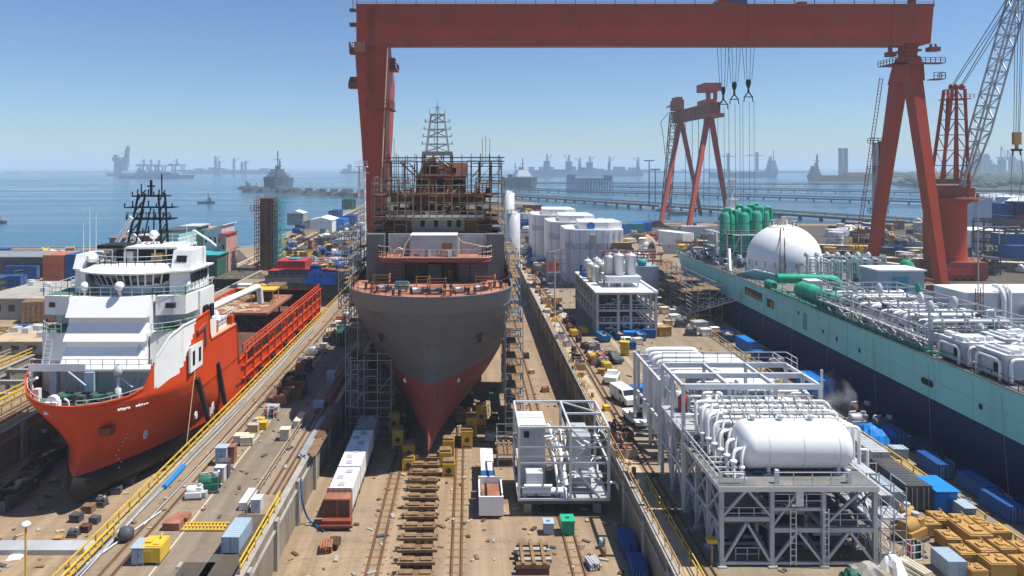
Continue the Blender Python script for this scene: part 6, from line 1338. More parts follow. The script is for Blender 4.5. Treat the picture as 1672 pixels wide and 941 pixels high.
for px, py0, py1, yy, lab in ((906,410,500,150,'slim pale post with a short arm by the dock edge'),(1060,262,330,560,'tall dark lamp mast on the far pier, left of its twin'),(1070,276,330,600,'tall dark lamp mast on the far pier, right of its twin')):
    a = AT(px,py0,yy); t = thing('lamp_mast', lab, 'lamp mast', (a.x,yy,0)); mb = MB(); mb.tube((a.x,yy,0),a,.16 if yy < 200 else .55,.1 if yy < 200 else .4); mb.build('pole', 'pale_steel' if yy < 200 else 'far_dark', t); mb = MB(); w_ = 1.2 if yy < 200 else 4; mb.bar(a+V((-w_,0,-.3)),a+V((w_,0,.3 if yy < 200 else -.3)),.2 if yy < 200 else .8); mb.build('lamp_head', 'pale_steel' if yy < 200 else 'far_dark', t)
# ------------------------------------------------------------------ yard gear: prototypes (built at the origin, copied with all their parts)
COLW = {'white':'white','tank_white':'white','pale_steel':'pale grey','grey_steel':'grey','dark_steel':'dark grey','rust_brown':'rusty brown','rust_dark':'dark rusty','blue':'blue','tarp_blue':'bright blue','pale_blue':'pale blue',
 'yellow':'yellow','ochre':'ochre','timber':'brown timber','tan':'tan','cream':'cream','green':'green','dark_green':'dark green','red':'red','aqua':'aqua','brick_red':'brick red','pink':'pink','concrete':'concrete grey','black':'black','teal':'teal','navy':'navy','far_dark':'slate'}
def root(name): o = bpy.data.objects.new(name, None); COL.objects.link(o); ORG[o.name] = V((0,0,0)); return o
def k_container(m, L=6.06, W=2.44, H=2.6):
    r = root('container'); b = MB(); b.box(-W/2+.05,-L/2+.05,.14,W/2-.05,L/2-.05,H-.04)
    for x in (-W/2,W/2-.14):
        for y in (-L/2,L/2-.14): b.box(x,y,0,x+.14,y+.14,H)
    for k in range(int(L/.55)):
        y = -L/2+.35+k*.55; b.box(-W/2+.005,y,.2,-W/2+.05,y+.25,H-.12); b.box(W/2-.05,y,.2,W/2-.005,y+.25,H-.12); b.box(-W/2+.2,y,H-.04,W/2-.2,y+.25,H-.01)
    b.box(-W/2+.14,-L/2,H-.14,W/2-.14,-L/2+.05,H-.003); b.build('body', m, r); d = MB()
    for s in (-1,1): d.box(s*.06 if s > 0 else -W/2+.16,-L/2+.0,.2,W/2-.16 if s > 0 else -.06,-L/2+.045,H-.16); d.bar((s*.35,-L/2-.03,.25),(s*.35,-L/2-.03,H-.2),.05,m=1); d.bar((s*.8,-L/2-.03,.25),(s*.8,-L/2-.03,H-.2),.05,m=1)
    d.build('door', [m,'grey_steel'], r); return r
def k_crate(m, s=1.0):
    r = root('crate'); b = MB(); b.box(-.8*s,-.6*s,.1*s,.8*s,.6*s,1.05*s); b.box(-.7*s,-.5*s,0,-.5*s,.5*s,.1*s); b.box(.5*s,-.5*s,0,.7*s,.5*s,.1*s)
    for x in (-.78,0,.70): b.box(x*s,-.63*s,.1*s,(x+.09)*s,-.6*s,1.03*s); b.box(x*s,.6*s,.1*s,(x+.09)*s,.63*s,1.03*s)
    b.build('body', m, r); l = MB(); l.box(-.84*s,-.65*s,1.05*s,.84*s,.65*s,1.12*s); l.box(-.6*s,-.66*s,1.12*s,-.5*s,.66*s,1.16*s); l.box(.5*s,-.66*s,1.12*s,.6*s,.66*s,1.16*s); l.build('lid', m, r); return r
def k_cabinet(m):
    r = root('cabinet'); b = MB(); b.box(-.6,-.5,.1,.6,.5,1.9); b.box(-.55,-.45,0,.55,.45,.1); b.build('body', m, r); d = MB(); d.box(-.52,-.53,.25,-.02,-.5,1.75); d.box(.02,-.53,.25,.52,-.5,1.75); d.box(.08,-.55,.95,.14,-.53,1.2,1); d.build('door', [m,'dark_steel'], r); c = MB(); c.box(-.68,-.6,1.9,.68,.6,1.98); c.build('roof', m, r); return r
def k_generator(m):
    r = root('generator'); b = MB(); b.box(-1.1,-1.9,.25,1.1,1.9,1.9); b.box(-1.0,-1.8,1.9,1.0,1.8,1.96); b.build('body', m, r); s = MB(); s.box(-1.15,-2.1,0,1.15,2.1,.25); s.build('skid', 'dark_steel', r)
    g = MB(); g.box(-.8,-1.93,.6,.8,-1.9,1.6); g.box(-1.13,-1.2,.6,-1.1,1.2,1.5); g.build('grille', 'black', r); e = MB(); e.pipe([(.4,.9,1.9),(.4,.9,2.6),(.4,1.3,2.8)],.12,8); e.box(-.5,-1,1.96,.3,.3,2.2); e.build('exhaust', 'grey_steel', r); return r
def k_engine(m):
    r = root('machine'); b = MB(); b.box(-1.0,-.7,.25,1.0,.7,.9); b.lathe([(.45,-.8),(.55,-.6),(.55,.5),(.3,.8)],(-.1,0,1.05),10,axis='x'); b.box(.4,-.5,.9,1.0,.5,1.5); b.build('body', m, r)
    s = MB(); s.box(-1.15,-.8,0,1.15,-.6,.25); s.box(-1.15,.6,0,1.15,.8,.25); s.box(-1.1,-.6,.05,-.9,.6,.2); s.build('skid', 'dark_steel', r); p = MB(); p.pipe([(-.8,.3,.9),(-.8,.3,1.7),(0,.3,1.7)],.1,6); p.lathe([(.28,0),(.28,.3)],(.7,0,1.5),8); p.build('pipe', 'grey_steel', r); return r
def k_skip(m):
    r = root('skip'); b = MB(); o_ = [(-1.6,0),(-2.1,1.4),(2.1,1.4),(1.6,0)]
    b.add([(-.85,y,z) for y,z in o_]+[(.85,y,z) for y,z in o_],[(0,4,5,1),(1,5,6,2)[::-1] if 0 else (2,6,7,3),(0,1,2,3),(4,7,6,5),(0,3,7,4)])
    b.add([(-.78,y*.95,z+.06) for y,z in o_]+[(.78,y*.95,z+.06) for y,z in o_],[(0,1,5,4),(2,3,7,6),(0,3,2,1),(4,5,6,7),(0,4,7,3)])
    b.box(-.9,-2.15,1.34,-.76,2.15,1.46); b.box(.76,-2.15,1.34,.9,2.15,1.46); b.box(-.9,-2.17,1.34,.9,-2.0,1.46); b.box(-.9,2.0,1.34,.9,2.17,1.46); b.build('body', m, r)
    c = MB()
    for k in range(14): c.cb((RN.uniform(-.5,.5),RN.uniform(-1.5,1.5),.9+RN.random()*.3),(RN.uniform(.2,.7),RN.uniform(.3,1.2),.2),k%2,RN.random()*3)
    c.build('scrap', ['rust_brown','tan'], r); return r
def k_stack(m, n=4, L=3.0):
    b = MB()
    for j in range(n):
        for i in range(5):
            if RN.random() < .9: b.cb((-.9+i*.45+RN.uniform(-.05,.05),RN.uniform(-.2,.2),.25+j*.3),(.34,L+RN.uniform(-.3,.2),.24))
        for y in (-L*.3,L*.3): b.box(-1.1,y-.06,.04+j*.3,1.1,y+.06,.12+j*.3)
    return b.build('beam_stack', m, origin=(0,0,0))
def k_pipes(m, L=5.0):
    b = MB()
    for j in range(3):
        for i in range(5-j): b.tube((-.8+i*.4+j*.2,-L/2+RN.uniform(-.2,.2),.2+j*.34),(-.8+i*.4+j*.2,L/2,.2+j*.34),.19,n=8)
    return b.build('pipe_bundle', m, origin=(0,0,0))
def k_drum(m):
    r = root('cable_drum'); b = MB()
    for x in (-.45,.38): b.lathe([(.9,0),(.9,.08)],(x,0,.9),16,axis='x')
    b.build('flange', m, r); c = MB(); c.lathe([(.62,-.37),(.62,.37)],(0,0,.9),14,axis='x'); c.build('cable', 'black', r); return r
def k_barrel(m):
    b = MB(); b.lathe([(.29,0),(.3,.02),(.3,.29),(.315,.31),(.3,.33),(.3,.58),(.315,.6),(.3,.62),(.3,.88),(.27,.9)],(0,0,0),12); return b.build('barrel', m, origin=(0,0,0))
def k_tarp(m):
    b = MB(); n = 9; vs, fs = [], []
    for j in range(n):
        for i in range(n):
            x, y = (i/(n-1)-.5)*2.6, (j/(n-1)-.5)*3.4; e = min(i,j,n-1-i,n-1-j)
            vs.append((x+RN.uniform(-.1,.1), y+RN.uniform(-.1,.1), 0 if e == 0 else min(1.5,.35+.42*e+RN.uniform(-.22,.22))))
    for j in range(n-1):
        for i in range(n-1): fs.append((j*n+i,j*n+i+1,(j+1)*n+i+1,(j+1)*n+i))
    b.add(vs,fs,0,False); return b.build('tarpaulin_heap', m, origin=(0,0,0))
def k_cabin(m):
    r = root('site_cabin'); b = MB(); b.box(-1.5,-3,.15,1.5,3,2.7); b.box(-1.4,-2.9,0,1.4,2.9,.15); w_ = b.build('wall', m, r); d = MB(); d.box(-1.65,-3.2,2.7,1.65,3.2,2.85); d.build('roof', 'white', r); g = MB(); g.box(-1.53,-2.2,1.2,-1.5,-.8,2.1); g.box(-1.53,.8,1.2,-1.5,2.2,2.1); g.box(-1,-3.03,1.2,.1,-3,2.1); g.build('window', 'glass', r); g = MB(); g.box(.4,-3.03,.2,1.2,-3,2.2); g.build('door', 'grey_steel', r); return r
def wheels(r, xs, ys, rad=.36):
    for x in xs:
        for y in ys: w_ = MB(); w_.lathe([(rad*.6,-.12),(rad,-.1),(rad,.1),(rad*.6,.12)],(x,y,rad),12,axis='x'); w_.build('wheel', 'rubber', r)
def k_pickup(m):
    r = root('pickup_truck'); b = MB(); b.extr([(-2.5,.45),(-2.5,.95),(-1.3,1.1),(2.5,1.1),(2.5,.45)],-.88,.88); b.box(-.95,.4,1.1,-.82,2.5,1.3); b.box(.82,.4,1.1,.95,2.5,1.3); b.box(-.95,2.4,1.1,.95,2.5,1.3); b.build('body', m, r)
    c = MB(); c.extr([(-1.35,1.1),(-.6,1.75),(.3,1.78),(.5,1.1)],-.8,.8); c.build('cab', m, r); g = MB(); g.extr([(-1.2,1.18),(-.58,1.7),(.24,1.7),(.4,1.18)],-.82,.82); g.add([(-.72,-1.3,1.16),(.72,-1.3,1.16),(.66,-.66,1.72),(-.66,-.66,1.72)],[(0,1,2,3)]); g.build('window', 'glass', r); wheels(r,(-.8,.8),(-1.6,1.6)); return r
def k_van(m):
    r = root('van'); b = MB(); b.extr([(-2.4,.4),(-2.4,1.1),(-1.6,1.35),(-1.0,2.05),(2.4,2.1),(2.4,.4)],-.95,.95); b.build('body', m, r); g = MB(); g.add([(-.85,-1.57,1.42),(.85,-1.57,1.42),(.8,-1.06,2.0),(-.8,-1.06,2.0)],[(0,1,2,3)]); g.box(-.97,-1.0,1.4,.97,-.2,1.9); g.build('window', 'glass', r); wheels(r,(-.86,.86),(-1.5,1.5)); return r
def k_forklift(m):
    r = root('forklift'); b = MB(); b.box(-.6,-.9,.35,.6,1.1,1.1); b.box(-.55,.5,1.1,.55,1.1,1.35); b.build('body', m, r); f = MB()
    for x in (-.5,.5): f.bar((x,-.7,1.1),(x,-.5,2.1),.08); f.bar((x,.8,1.3),(x,.7,2.1),.08)
    f.box(-.58,-.6,2.1,.58,.8,2.16); f.build('cage', 'dark_steel', r); t = MB()
    for x in (-.35,.35): t.bar((x,-1.05,.1),(x,-1.05,2.2),.1); t.box(x-.07,-2.1,.08,x+.07,-1.05,.14)
    t.build('mast', 'dark_steel', r); wheels(r,(-.6,.6),(-.6,.7),.32); return r
def k_truck(m):
    r = root('flatbed_truck'); b = MB(); b.box(-1.2,-2.0,.85,1.2,5,1.05); b.box(-.4,-3.6,.6,.4,5,.85); b.build('bed', 'dark_steel', r); c = MB(); c.extr([(-4.0,.6),(-4.0,1.6),(-3.6,2.7),(-2.2,2.7),(-2.2,.6)],-1.15,1.15); c.build('cab', m, r); g = MB(); g.add([(-1,-4.02,1.65),(1,-4.02,1.65),(1,-3.68,2.55),(-1,-3.68,2.55)],[(0,1,2,3)]); g.box(-1.17,-3.5,1.7,1.17,-2.6,2.5); g.build('window', 'glass', r); wheels(r,(-1,1),(-3.1,2.6,3.9),.48); return r
def k_gasrack(m):
    r = root('gas_rack'); f = MB(); f.box(-.7,-.5,0,.7,.5,.1)
    for x in (-.66,.66):
        for y in (-.46,.46): f.bar((x,y,0),(x,y,1.5),.07)
    f.rail([(-.66,-.46,.1),(.66,-.46,.1),(.66,.46,.1),(-.66,.46,.1),(-.66,-.46,.1)],1.35,3,.03); f.build('rack', m, r)
    for i in range(4):
        for j in range(2): b = MB(); b.lathe([(.13,0),(.13,1.2),(.05,1.36),(.05,1.48)],(-.48+i*.32,-.22+j*.44,.1),8); b.build('gas_bottle', ('red','pale_steel','dark_green','black')[i], r)
    return r
def k_yellowbox(m):
    r = root('machine_box'); b = MB(); b.box(-1.1,-1.4,.3,1.1,1.4,1.9); b.box(-.9,-1.43,.5,.3,-1.4,1.6); b.box(-1.0,-1.2,1.9,1.0,1.2,2.0); b.build('body', m, r); t = MB(); t.box(-.7,-.6,2.0,-.1,.3,2.2); t.box(.2,-.9,2.0,.8,-.3,2.12); t.pipe([(.5,.5,2),(.5,.5,2.4),(.5,1,2.4)],.09,6); t.build('lid', m, r); s = MB(); s.box(-1.0,-1.5,0,-.7,1.5,.3); s.box(.7,-1.5,0,1.0,1.5,.3); s.build('skid', 'dark_steel', r); return r
def k_openbox(m):
    r = root('open_crate'); b = MB(); b.box(-1.1,-1.6,0,1.1,1.6,.12)
    for a in ((-1.1,-1.6,-1.0,1.6),(1.0,-1.6,1.1,1.6),(-1.0,-1.6,1.0,-1.5),(-1.0,1.5,1.0,1.6)): b.box(a[0],a[1],.12,a[2],a[3],1.2)
    for k in range(5): b.box(-1.15,-1.4+k*.65,.1,-1.1,-1.25+k*.65,1.2); b.box(1.1,-1.4+k*.65,.1,1.15,-1.25+k*.65,1.2)
    b.build('body', m, r); c = MB()
    for k in range(9): c.cb((RN.uniform(-.7,.7),RN.uniform(-1.2,1.2),.5+RN.random()*.4),(.5,.6,.3),k%2,RN.random())
    c.build('scrap', ['rust_dark','rust_brown'], r); return r
def k_tallrack(m):
    b = MB()
    for x in (-1,1):
        for y in (-.5,.5): b.bar((x,y,0),(x,y,2.2),.1)
    for z in (.2,1.2,2.2): b.box(-1.05,-.55,z-.05,1.05,.55,z+.02); 
    for z in (.22,1.22): 
        for k in range(3): b.box(-.9+k*.65,-.4,z,-.4+k*.65,.4,z+.3+.4*RN.random())
    return b.build('storage_rack', m, origin=(0,0,0))
KF = dict(container=k_container,crate=k_crate,cabinet=k_cabinet,generator=k_generator,machine=k_engine,skip=k_skip,beam_stack=k_stack,pipe_bundle=k_pipes,cable_drum=k_drum,barrel=k_barrel,tarpaulin_heap=k_tarp,site_cabin=k_cabin,pickup_truck=k_pickup,van=k_van,forklift=k_forklift,flatbed_truck=k_truck,gas_rack=k_gasrack,machine_box=k_yellowbox,open_crate=k_openbox,storage_rack=k_tallrack)
CATW = dict(container='container',crate='crate',cabinet='cabinet',generator='generator',machine='machine',skip='skip',beam_stack='beam stack',pipe_bundle='pipe bundle',cable_drum='cable drum',barrel='barrel',tarpaulin_heap='tarpaulin',site_cabin='cabin',pickup_truck='pickup truck',van='van',forklift='forklift',flatbed_truck='truck',gas_rack='gas rack',machine_box='machine box',open_crate='open crate',storage_rack='rack')
PROTO, PLACED = {}, []
def put(kind, m, x, y, zone, z=0.0, rz=0.0, s=1.0):
    key = (kind, m)
    if key not in PROTO: SPLIT[0] = False; o = PROTO[key] = KF[kind](m); SPLIT[0] = True
    else: o = copy_tree(PROTO[key])
    o.location = (x, y, z+.012); o.rotation_euler = (0,0,rz); o.scale = (s,s,s) if isinstance(s,(int,float)) else s
    PLACED.append((zone, kind, m, y, x, o)); return o
def pp(kind, m, px, py, zone, z=0.0, rz=0.0, s=1.0):
    x, y = G(px, py, z); return put(kind, m, x, y, zone, z, rz, s)
ZONES = dict(A=('the strip beside the orange ship','near'), B=('the middle dock floor','near'), C=('the edge right of the middle dock','near'), D=('the yard around the white modules','near'), E=('the gap below the teal ship','near'),
 F=('the quay beyond the orange ship','near'), L=('the far left yard','near'), H=('the shore behind the orange crane legs','near'), I=('the quay behind the white storage tanks','near'), Q=('the left dock floor','near'), Y=('the ochre heap at the lower right','near'))
# --- strip beside the orange ship
pp('machine_box','yellow',252,913,'A',0,0,(.82,.7,.75)); pp('cabinet','pale_blue',231,916,'A',0,0,(.85,1.4,.75)); pp('container','pale_blue',387,888,'A',0,-.03,(.62,.55,.55))
pp('crate','rust_brown',283,862,'A',0,0,(.95,.9,.6)); pp('crate','rust_brown',297,849,'A',0,0,(.85,.9,.4)); pp('container','white',405,822,'A',0,0,(.35,.5,.3)); pp('cabinet','pale_steel',420,834,'A',0,0,(.75,1,.65))
pp('machine','white',317,813,'A',0,.1,.75); pp('crate','grey_steel',331,812,'A',0,0,.5); pp('machine','dark_green',340,802,'A',0,.2,1.0); pp('generator','dark_green',343,793,'A',0,0,.5); pp('cabinet','pale_steel',360,786,'A',0,0,.8); pp('cabinet','dark_steel',366,779,'A',0,0,.9)
pp('cabinet','pale_blue',363,758,'A',0,0,1.0); pp('cabinet','rust_brown',376,755,'A',0,0,.95); pp('crate','cream',394,724,'A',0,0,.95); pp('crate','cream',404,726,'A',0,.1,.9); pp('crate','tan',414,704,'A',0,0,.8); pp('crate','yellow',428,700,'A',0,0,.8); pp('machine','blue',420,698,'A',0,.5,.6); pp('crate','yellow',424,693,'A',0,0,.7)
pp('gas_rack','pale_steel',440,684,'A'); pp('crate','grey_steel',445,676,'A'); pp('crate','rust_brown',445,682,'A',0,0,.7)
pp('skip','rust_brown',463,656,'A',0,0,1.0); pp('open_crate','rust_brown',482,645,'A',0,0,1.2); pp('open_crate','rust_dark',470,640,'A',0,0,1.0); pp('skip','rust_dark',474,630,'A'); pp('machine','dark_steel',496,606,'A',0,0,1.2); pp('crate','dark_green',490,622,'A'); pp('cabinet','timber',492,612,'A')
for k, (m, kd) in enumerate([('grey_steel','machine'),('pale_steel','crate'),('dark_steel','crate'),('tan','beam_stack'),('grey_steel','cabinet'),('cream','crate'),('rust_brown','machine'),('pale_steel','machine'),('grey_steel','crate'),('ochre','crate'),('tan','crate'),('dark_steel','machine'),('white','crate'),('rust_brown','beam_stack'),('grey_steel','gas_rack')]):
    put(kd, m, -26.4+RN.uniform(-.5,.6), 122+k*4.2, 'A', 0, RN.uniform(-.2,.2), RN.uniform(.8,1.2))
pp('cabinet','cream',466,718,'A',0,0,(.9,1,.7)); pp('container','cream',489,692,'A',0,0,(.35,.55,.35)); pp('crate','pale_blue',521,666,'A',0,0,.8); pp('cabinet','pale_blue',541,628,'A'); pp('container','dark_green',560,560,'A',0,0,(.9,.8,.9)); pp('crate','pale_steel',556,540,'A'); pp('pipe_bundle','rust_brown',545,640,'A',0,0,(1,2.2,.6)); pp('pipe_bundle','rail_steel',536,690,'A',0,0,(.8,2.4,.5)); pp('pipe_bundle','cable_grey',513,715,'A',0,0,(.7,2.4,.4)); pp('pipe_bundle','timber',520,720,'A',0,0,(.7,2,.4))
COLW.update(rail_steel='rust coloured', cable_grey='grey')
t = thing('buoy', 'dark and white round float on the strip near the yellow fence', 'buoy', (*G(206,883),0)); x, y = G(206,883); mb = MB(); mb.lathe([(.05,-.55),(.5,-.5),(.62,-.2),(.62,.2),(.5,.5),(.05,.55)],(x,y,.62),14,axis='x'); mb.build('float', 'dark_steel', t); mb = MB(); mb.lathe([(.3,-.75),(.36,-.7),(.36,-.52),(.3,-.5)],(x,y,.62),12,axis='x'); mb.build('cap', 'cream', t)
x, y = G(335,862); mb = MB()
for k in range(12): mb.box(x-1.9+k*.32,y-.7,.02,x-1.78+k*.32,y+.7,.14)
for k in range(3): mb.box(x-2,y-.7+k*.6,.14,x+2,y-.55+k*.6,.2)
mb.build('ramp_grid', 'yellow', None, 'yellow grid ramp lying flat on the strip behind the brown crates', 'ramp')
def hose(name, lab, pts, r, m, cat='hose'): mb = MB(); mb.pipe(pts, r, 6, bend=3); mb.build(name, m, None, lab, cat)
hose('hose', 'grey hose line lying along the foot of the yellow fence', [(-31.2,48,.18),(-30.9,62,.18),(-31.2,80,.18),(-30.8,100,.18),(-31,140,.18)], .11, 'cable_grey'); hose('hose', 'pale hose beside the grey line along the yellow fence', [(-30.6,50,.18),(-30.9,66,.18),(-30.5,84,.18),(-30.7,120,.18)], .08, 'grey_steel')
hose('hose', 'bright blue pipe lying along the yellow fence near the orange bow', [(*G(268,800),.25),(*G(300,765),.25)], .28, 'tarp_blue'); hose('hose', 'long white pipe lying by the rails beside the orange ship', [(*G(235,860),.15),(*G(420,662),.15)], .05, 'pale_steel')
hose('hose', 'white pipe beside the rails near the yellow box', [(*G(140,925),.15),(*G(262,838),.15)], .08, 'pale_steel'); hose('hose', 'blue hose hanging down the wall of the middle dock', [(-17.6,74,-.2),(-17.3,73,-2),(-16.9,74,FLOOR+.2),(-14.8,72,FLOOR+.2)], .1, 'blue')
# --- middle dock floor
def keel_block(x, y, i):
    t = thing('keel_block', f'{nth(i)} timber topped keel block in the row running toward the grey bow', 'keel block', (x,y,FLOOR), 'keel blocks before the grey ship'); a = MB()
    a.box(x-1.45,y-.32,FLOOR+.02,x+1.45,y+.32,FLOOR+1.05); 
    for sx in (-1.1,-.35,.45,1.2): a.box(x+sx-.18,y-.37,FLOOR+.15,x+sx+.12,y-.32,FLOOR+.95,1)
    a.build('base', ['rust_dark','black'] if i%3 else ['ochre','rust_dark'], t); a = MB()
    for k in range(3): a.cb((x+RN.uniform(-.08,.08),y-.34+k*.34,FLOOR+1.2),(3.5+RN.uniform(-.3,.3),.27,.26),0,RN.uniform(-.03,.03))
    a.cb((x-.8,y,FLOOR+1.42),(1.2,.7,.16),0,0); a.cb((x+.9,y,FLOOR+1.41),(1.0,.6,.14),0,0); a.build('timber_cap', 'timber', t)
for i in range(13): keel_block(-4.75-.045*i, 62.5+i*2.1, i)
def support(x, y, h, lab, m='yellow'):
    t = thing('support_block', lab, 'support block', (x,y,FLOOR), 'yellow supports under the grey ship'); a = MB(); a.box(x-.75,y-.7,FLOOR+.02,x+.75,y+.7,FLOOR+h); a.build('body', m, t); a = MB(); a.lathe([(.35,-.75),(.35,-.72)],(x,y,FLOOR+h*.5),10,axis='y'); a.box(x-.55,y-.73,FLOOR+.2,x+.55,y-.7,FLOOR+.35); a.build('plate', 'rust_dark', t); a = MB(); a.box(x-.7,y-.6,FLOOR+h,x+.7,y+.6,FLOOR+h+.3); a.build('cap', 'timber', t)
SUP = [(-7.4,87.0,1.5),(-2.9,88.0,1.9),(-2.4,85.4,1.6),(-7.6,90.2,1.9),(-9.4,94,2.4),(-2.6,91.5,2.0),(.4,97,3.0),(-10.4,99,3.0),(1.8,101.5,3.2),(-.2,94,2.3)]
for i, (x, y, h) in enumerate(sorted(SUP, key=lambda a: a[1])): support(x, y, h, f'{nth(i)} nearest yellow support block under the red bottom of the grey ship')
t = thing('transport_trailer', 'long low trailer carrying white box sections left of the grey bow', 'trailer', (-13.6,83,FLOOR)); mb = MB(); mb.box(-14.9,73.4,FLOOR+.7,-12.3,97,FLOOR+.95); mb.build('bed', 'rust_dark', t); mb = MB(); mb.box(-15.1,72.3,FLOOR+.3,-12.1,73.4,FLOOR+1.0); mb.box(-15.3,72.1,FLOOR+.35,-11.9,72.4,FLOOR+.6); mb.build('bumper', 'crane_dark', t)
for x in (-14.6,-12.6):
    for k in range(8): mb = MB(); mb.lathe([(.2,-.18),(.36,-.15),(.36,.15),(.2,.18)],(x,74.6+k*3,FLOOR+.36),10,axis='x'); mb.build('wheel', 'rubber', t)
mb = MB(); mb.box(-15.0,73.0,FLOOR+1.0,-12.3,74.6,FLOOR+2.9); mb.box(-14.9,72.95,FLOOR+1.1,-13.7,73,FLOOR+2.8,1); mb.box(-13.5,72.95,FLOOR+1.1,-12.4,73,FLOOR+2.8,1); mb.rail([(-14.9,74.4,FLOOR+2.9),(-12.4,74.4,FLOOR+2.9)],.5,.6,.03); mb.build('power_unit', ['rust_brown','rust_dark'], t)
for i in range(4):
    t = thing('cargo_section', f'{nth(i)} white box section from the near end of the long trailer', 'box section', (-13.6,75+i*5.6,FLOOR+.95), 'white box sections on the trailer'); y = 74.9+i*5.6; mb = MB(); mb.box(-14.85,y,FLOOR+.96,-12.35,y+5.3,FLOOR+3.15); 
    for k in range(6): mb.box(-14.9,y+.1+k*1.0,FLOOR+1,-12.3,y+.2+k*1.0,FLOOR+3.2)
    mb.build('body', 'concrete' if i > 2 else 'white', t); mb = MB()
    for k in range(3): mb.cb((-13.6+RN.uniform(-.5,.5),y+1+k*1.6,FLOOR+3.2),(.7,.9,.14))
    mb.build('hatch', 'grey_steel', t)
t = thing('tipper_trailer', 'white backed tipper trailer standing alone right of the keel blocks', 'trailer', (2.5,75,FLOOR)); mb = MB(); mb.box(1.1,74.6,FLOOR+.4,3.7,74.8,FLOOR+2.4); mb.box(1.1,74.8,FLOOR+.9,1.25,79,FLOOR+2.3); mb.box(3.55,74.8,FLOOR+.9,3.7,79,FLOOR+2.3); mb.box(1.1,79,FLOOR+.9,3.7,79.2,FLOOR+2.6); mb.box(1.25,74.8,FLOOR+.9,3.55,79,FLOOR+1.0); mb.build('body', 'white', t); mb = MB(); mb.box(1.4,75,FLOOR+1.0,3.4,78.8,FLOOR+1.9); mb.build('load', 'rust_brown', t); wheels_y = (75.4,78.2)
for x in (1.3,3.5):
    for y in wheels_y: mb = MB(); mb.lathe([(.25,-.15),(.42,-.12),(.42,.12),(.25,.15)],(x,y,FLOOR+.43),10,axis='x'); mb.build('wheel', 'rubber', t)
mb = MB(); mb.box(1.4,79.3,FLOOR+.5,3.0,80.9,FLOOR+2.5); mb.build('cab', 'blue', t); mb = MB(); mb.box(1.5,81.2,FLOOR+.5,2.9,87.6,FLOOR+2.2); mb.box(1.45,81.1,FLOOR+2.2,2.95,87.7,FLOOR+2.3); mb.build('front_box', 'white', t)
pp('beam_stack','rust_brown',533,898,'B',FLOOR,.1,.55); pp('beam_stack','rust_dark',545,893,'B',FLOOR,-.1,.5)
for (px, py, m, kd, s) in [(805,650,'dark_green','container',.45),(806,690,'dark_green','skip',.6),(800,720,'grey_steel','machine',.7),(592,610,'grey_steel','machine',.9),(968,925,'grey_steel','beam_stack',.5),(983,895,'pale_blue','barrel',1.0),(986,908,'rust_brown','barrel',.8),(920,755,'timber','crate',.6),(757,690,'rust_brown','machine',1.2),(650,700,'dark_steel','machine',1.2),(640,660,'ochre','cabinet',1.2),(762,660,'dark_steel','machine',1.1),(858,585,'rust_dark','machine',.7),(868,610,'tan','crate',.6),(890,640,'rust_brown','machine',.6),(848,525,'rust_dark','crate',.8),(862,500,'grey_steel','crate',.9),(578,650,'tan','crate',1)]: pp(kd, m, px, py, 'B', FLOOR, RN.uniform(-.3,.3), s)
for i in range(6): put('container' if i < 4 else 'skip','blue', 15.45, 55+i*4.6 if i < 3 else 64+i*1.5, 'B', FLOOR, RN.uniform(-.04,.04), (.56,.5,.55)) if i < 4 else None
def grillage(x, y, w_, d, lab, n=4):
    t = thing('timber_grillage', lab, 'timber stack', (x,y,FLOOR)); a, b_ = MB(), MB()
    for k in range(n): a.box(x-w_/2+RN.uniform(-.2,.2),y-d/2+k*d/n,FLOOR+.02,x+w_/2,y-d/2+k*d/n+.4,FLOOR+.6); b_.cb((x+RN.uniform(-.2,.2),y-d/2+k*d/n+.25,FLOOR+.8),(w_*1.1,.5,.35),k%2,RN.uniform(-.05,.05))
    for sx in (-.35,0,.35): b_.box(x+sx*w_-.15,y-d/2,FLOOR+.98,x+sx*w_+.15,y+d/2,FLOOR+1.12,0)
    a.build('base', 'rust_dark', t); b_.build('beams', ['timber','concrete'], t)
grillage(6.0, 66.5, 2.8, 4.2, 'stack of rusty beams and timbers on the dock floor below the caged module', 5); grillage(7.0, 101.5, 3.4, 5, 'open timber grillage on the dock floor beyond the caged module', 4); grillage(4.6, 93, 2, 3, 'small timber pile between stair scaffold and caged module', 3)
# --- edge right of the middle dock
cm_, ck = ['rust_brown','tan','grey_steel','ochre','dark_steel','cream','timber','rust_dark','pale_steel','tan','rust_brown','yellow'], ['crate','machine','tarpaulin_heap','beam_stack','open_crate','crate','machine','cable_drum','barrel','pipe_bundle']
for k in range(92):
    y = 72+k*2.45+RN.uniform(-.8,.8)
    x = RN.choice((17.5,18.0,18.4)) if k % 2 else RN.choice((20.4,20.9,21.3)); 
    if y < 92 and x > 19.5: x = 17.6
    put(RN.choice(ck), RN.choice(cm_), x, y, 'C', 0, RN.uniform(-.4,.4)+(PI/2 if RN.random() < .2 else 0), RN.uniform(.5,.85))
for px, py in ((937,549),(952,545),(968,590),(990,604)): pp('machine_box','yellow',px,py,'C',0,.1,.62)
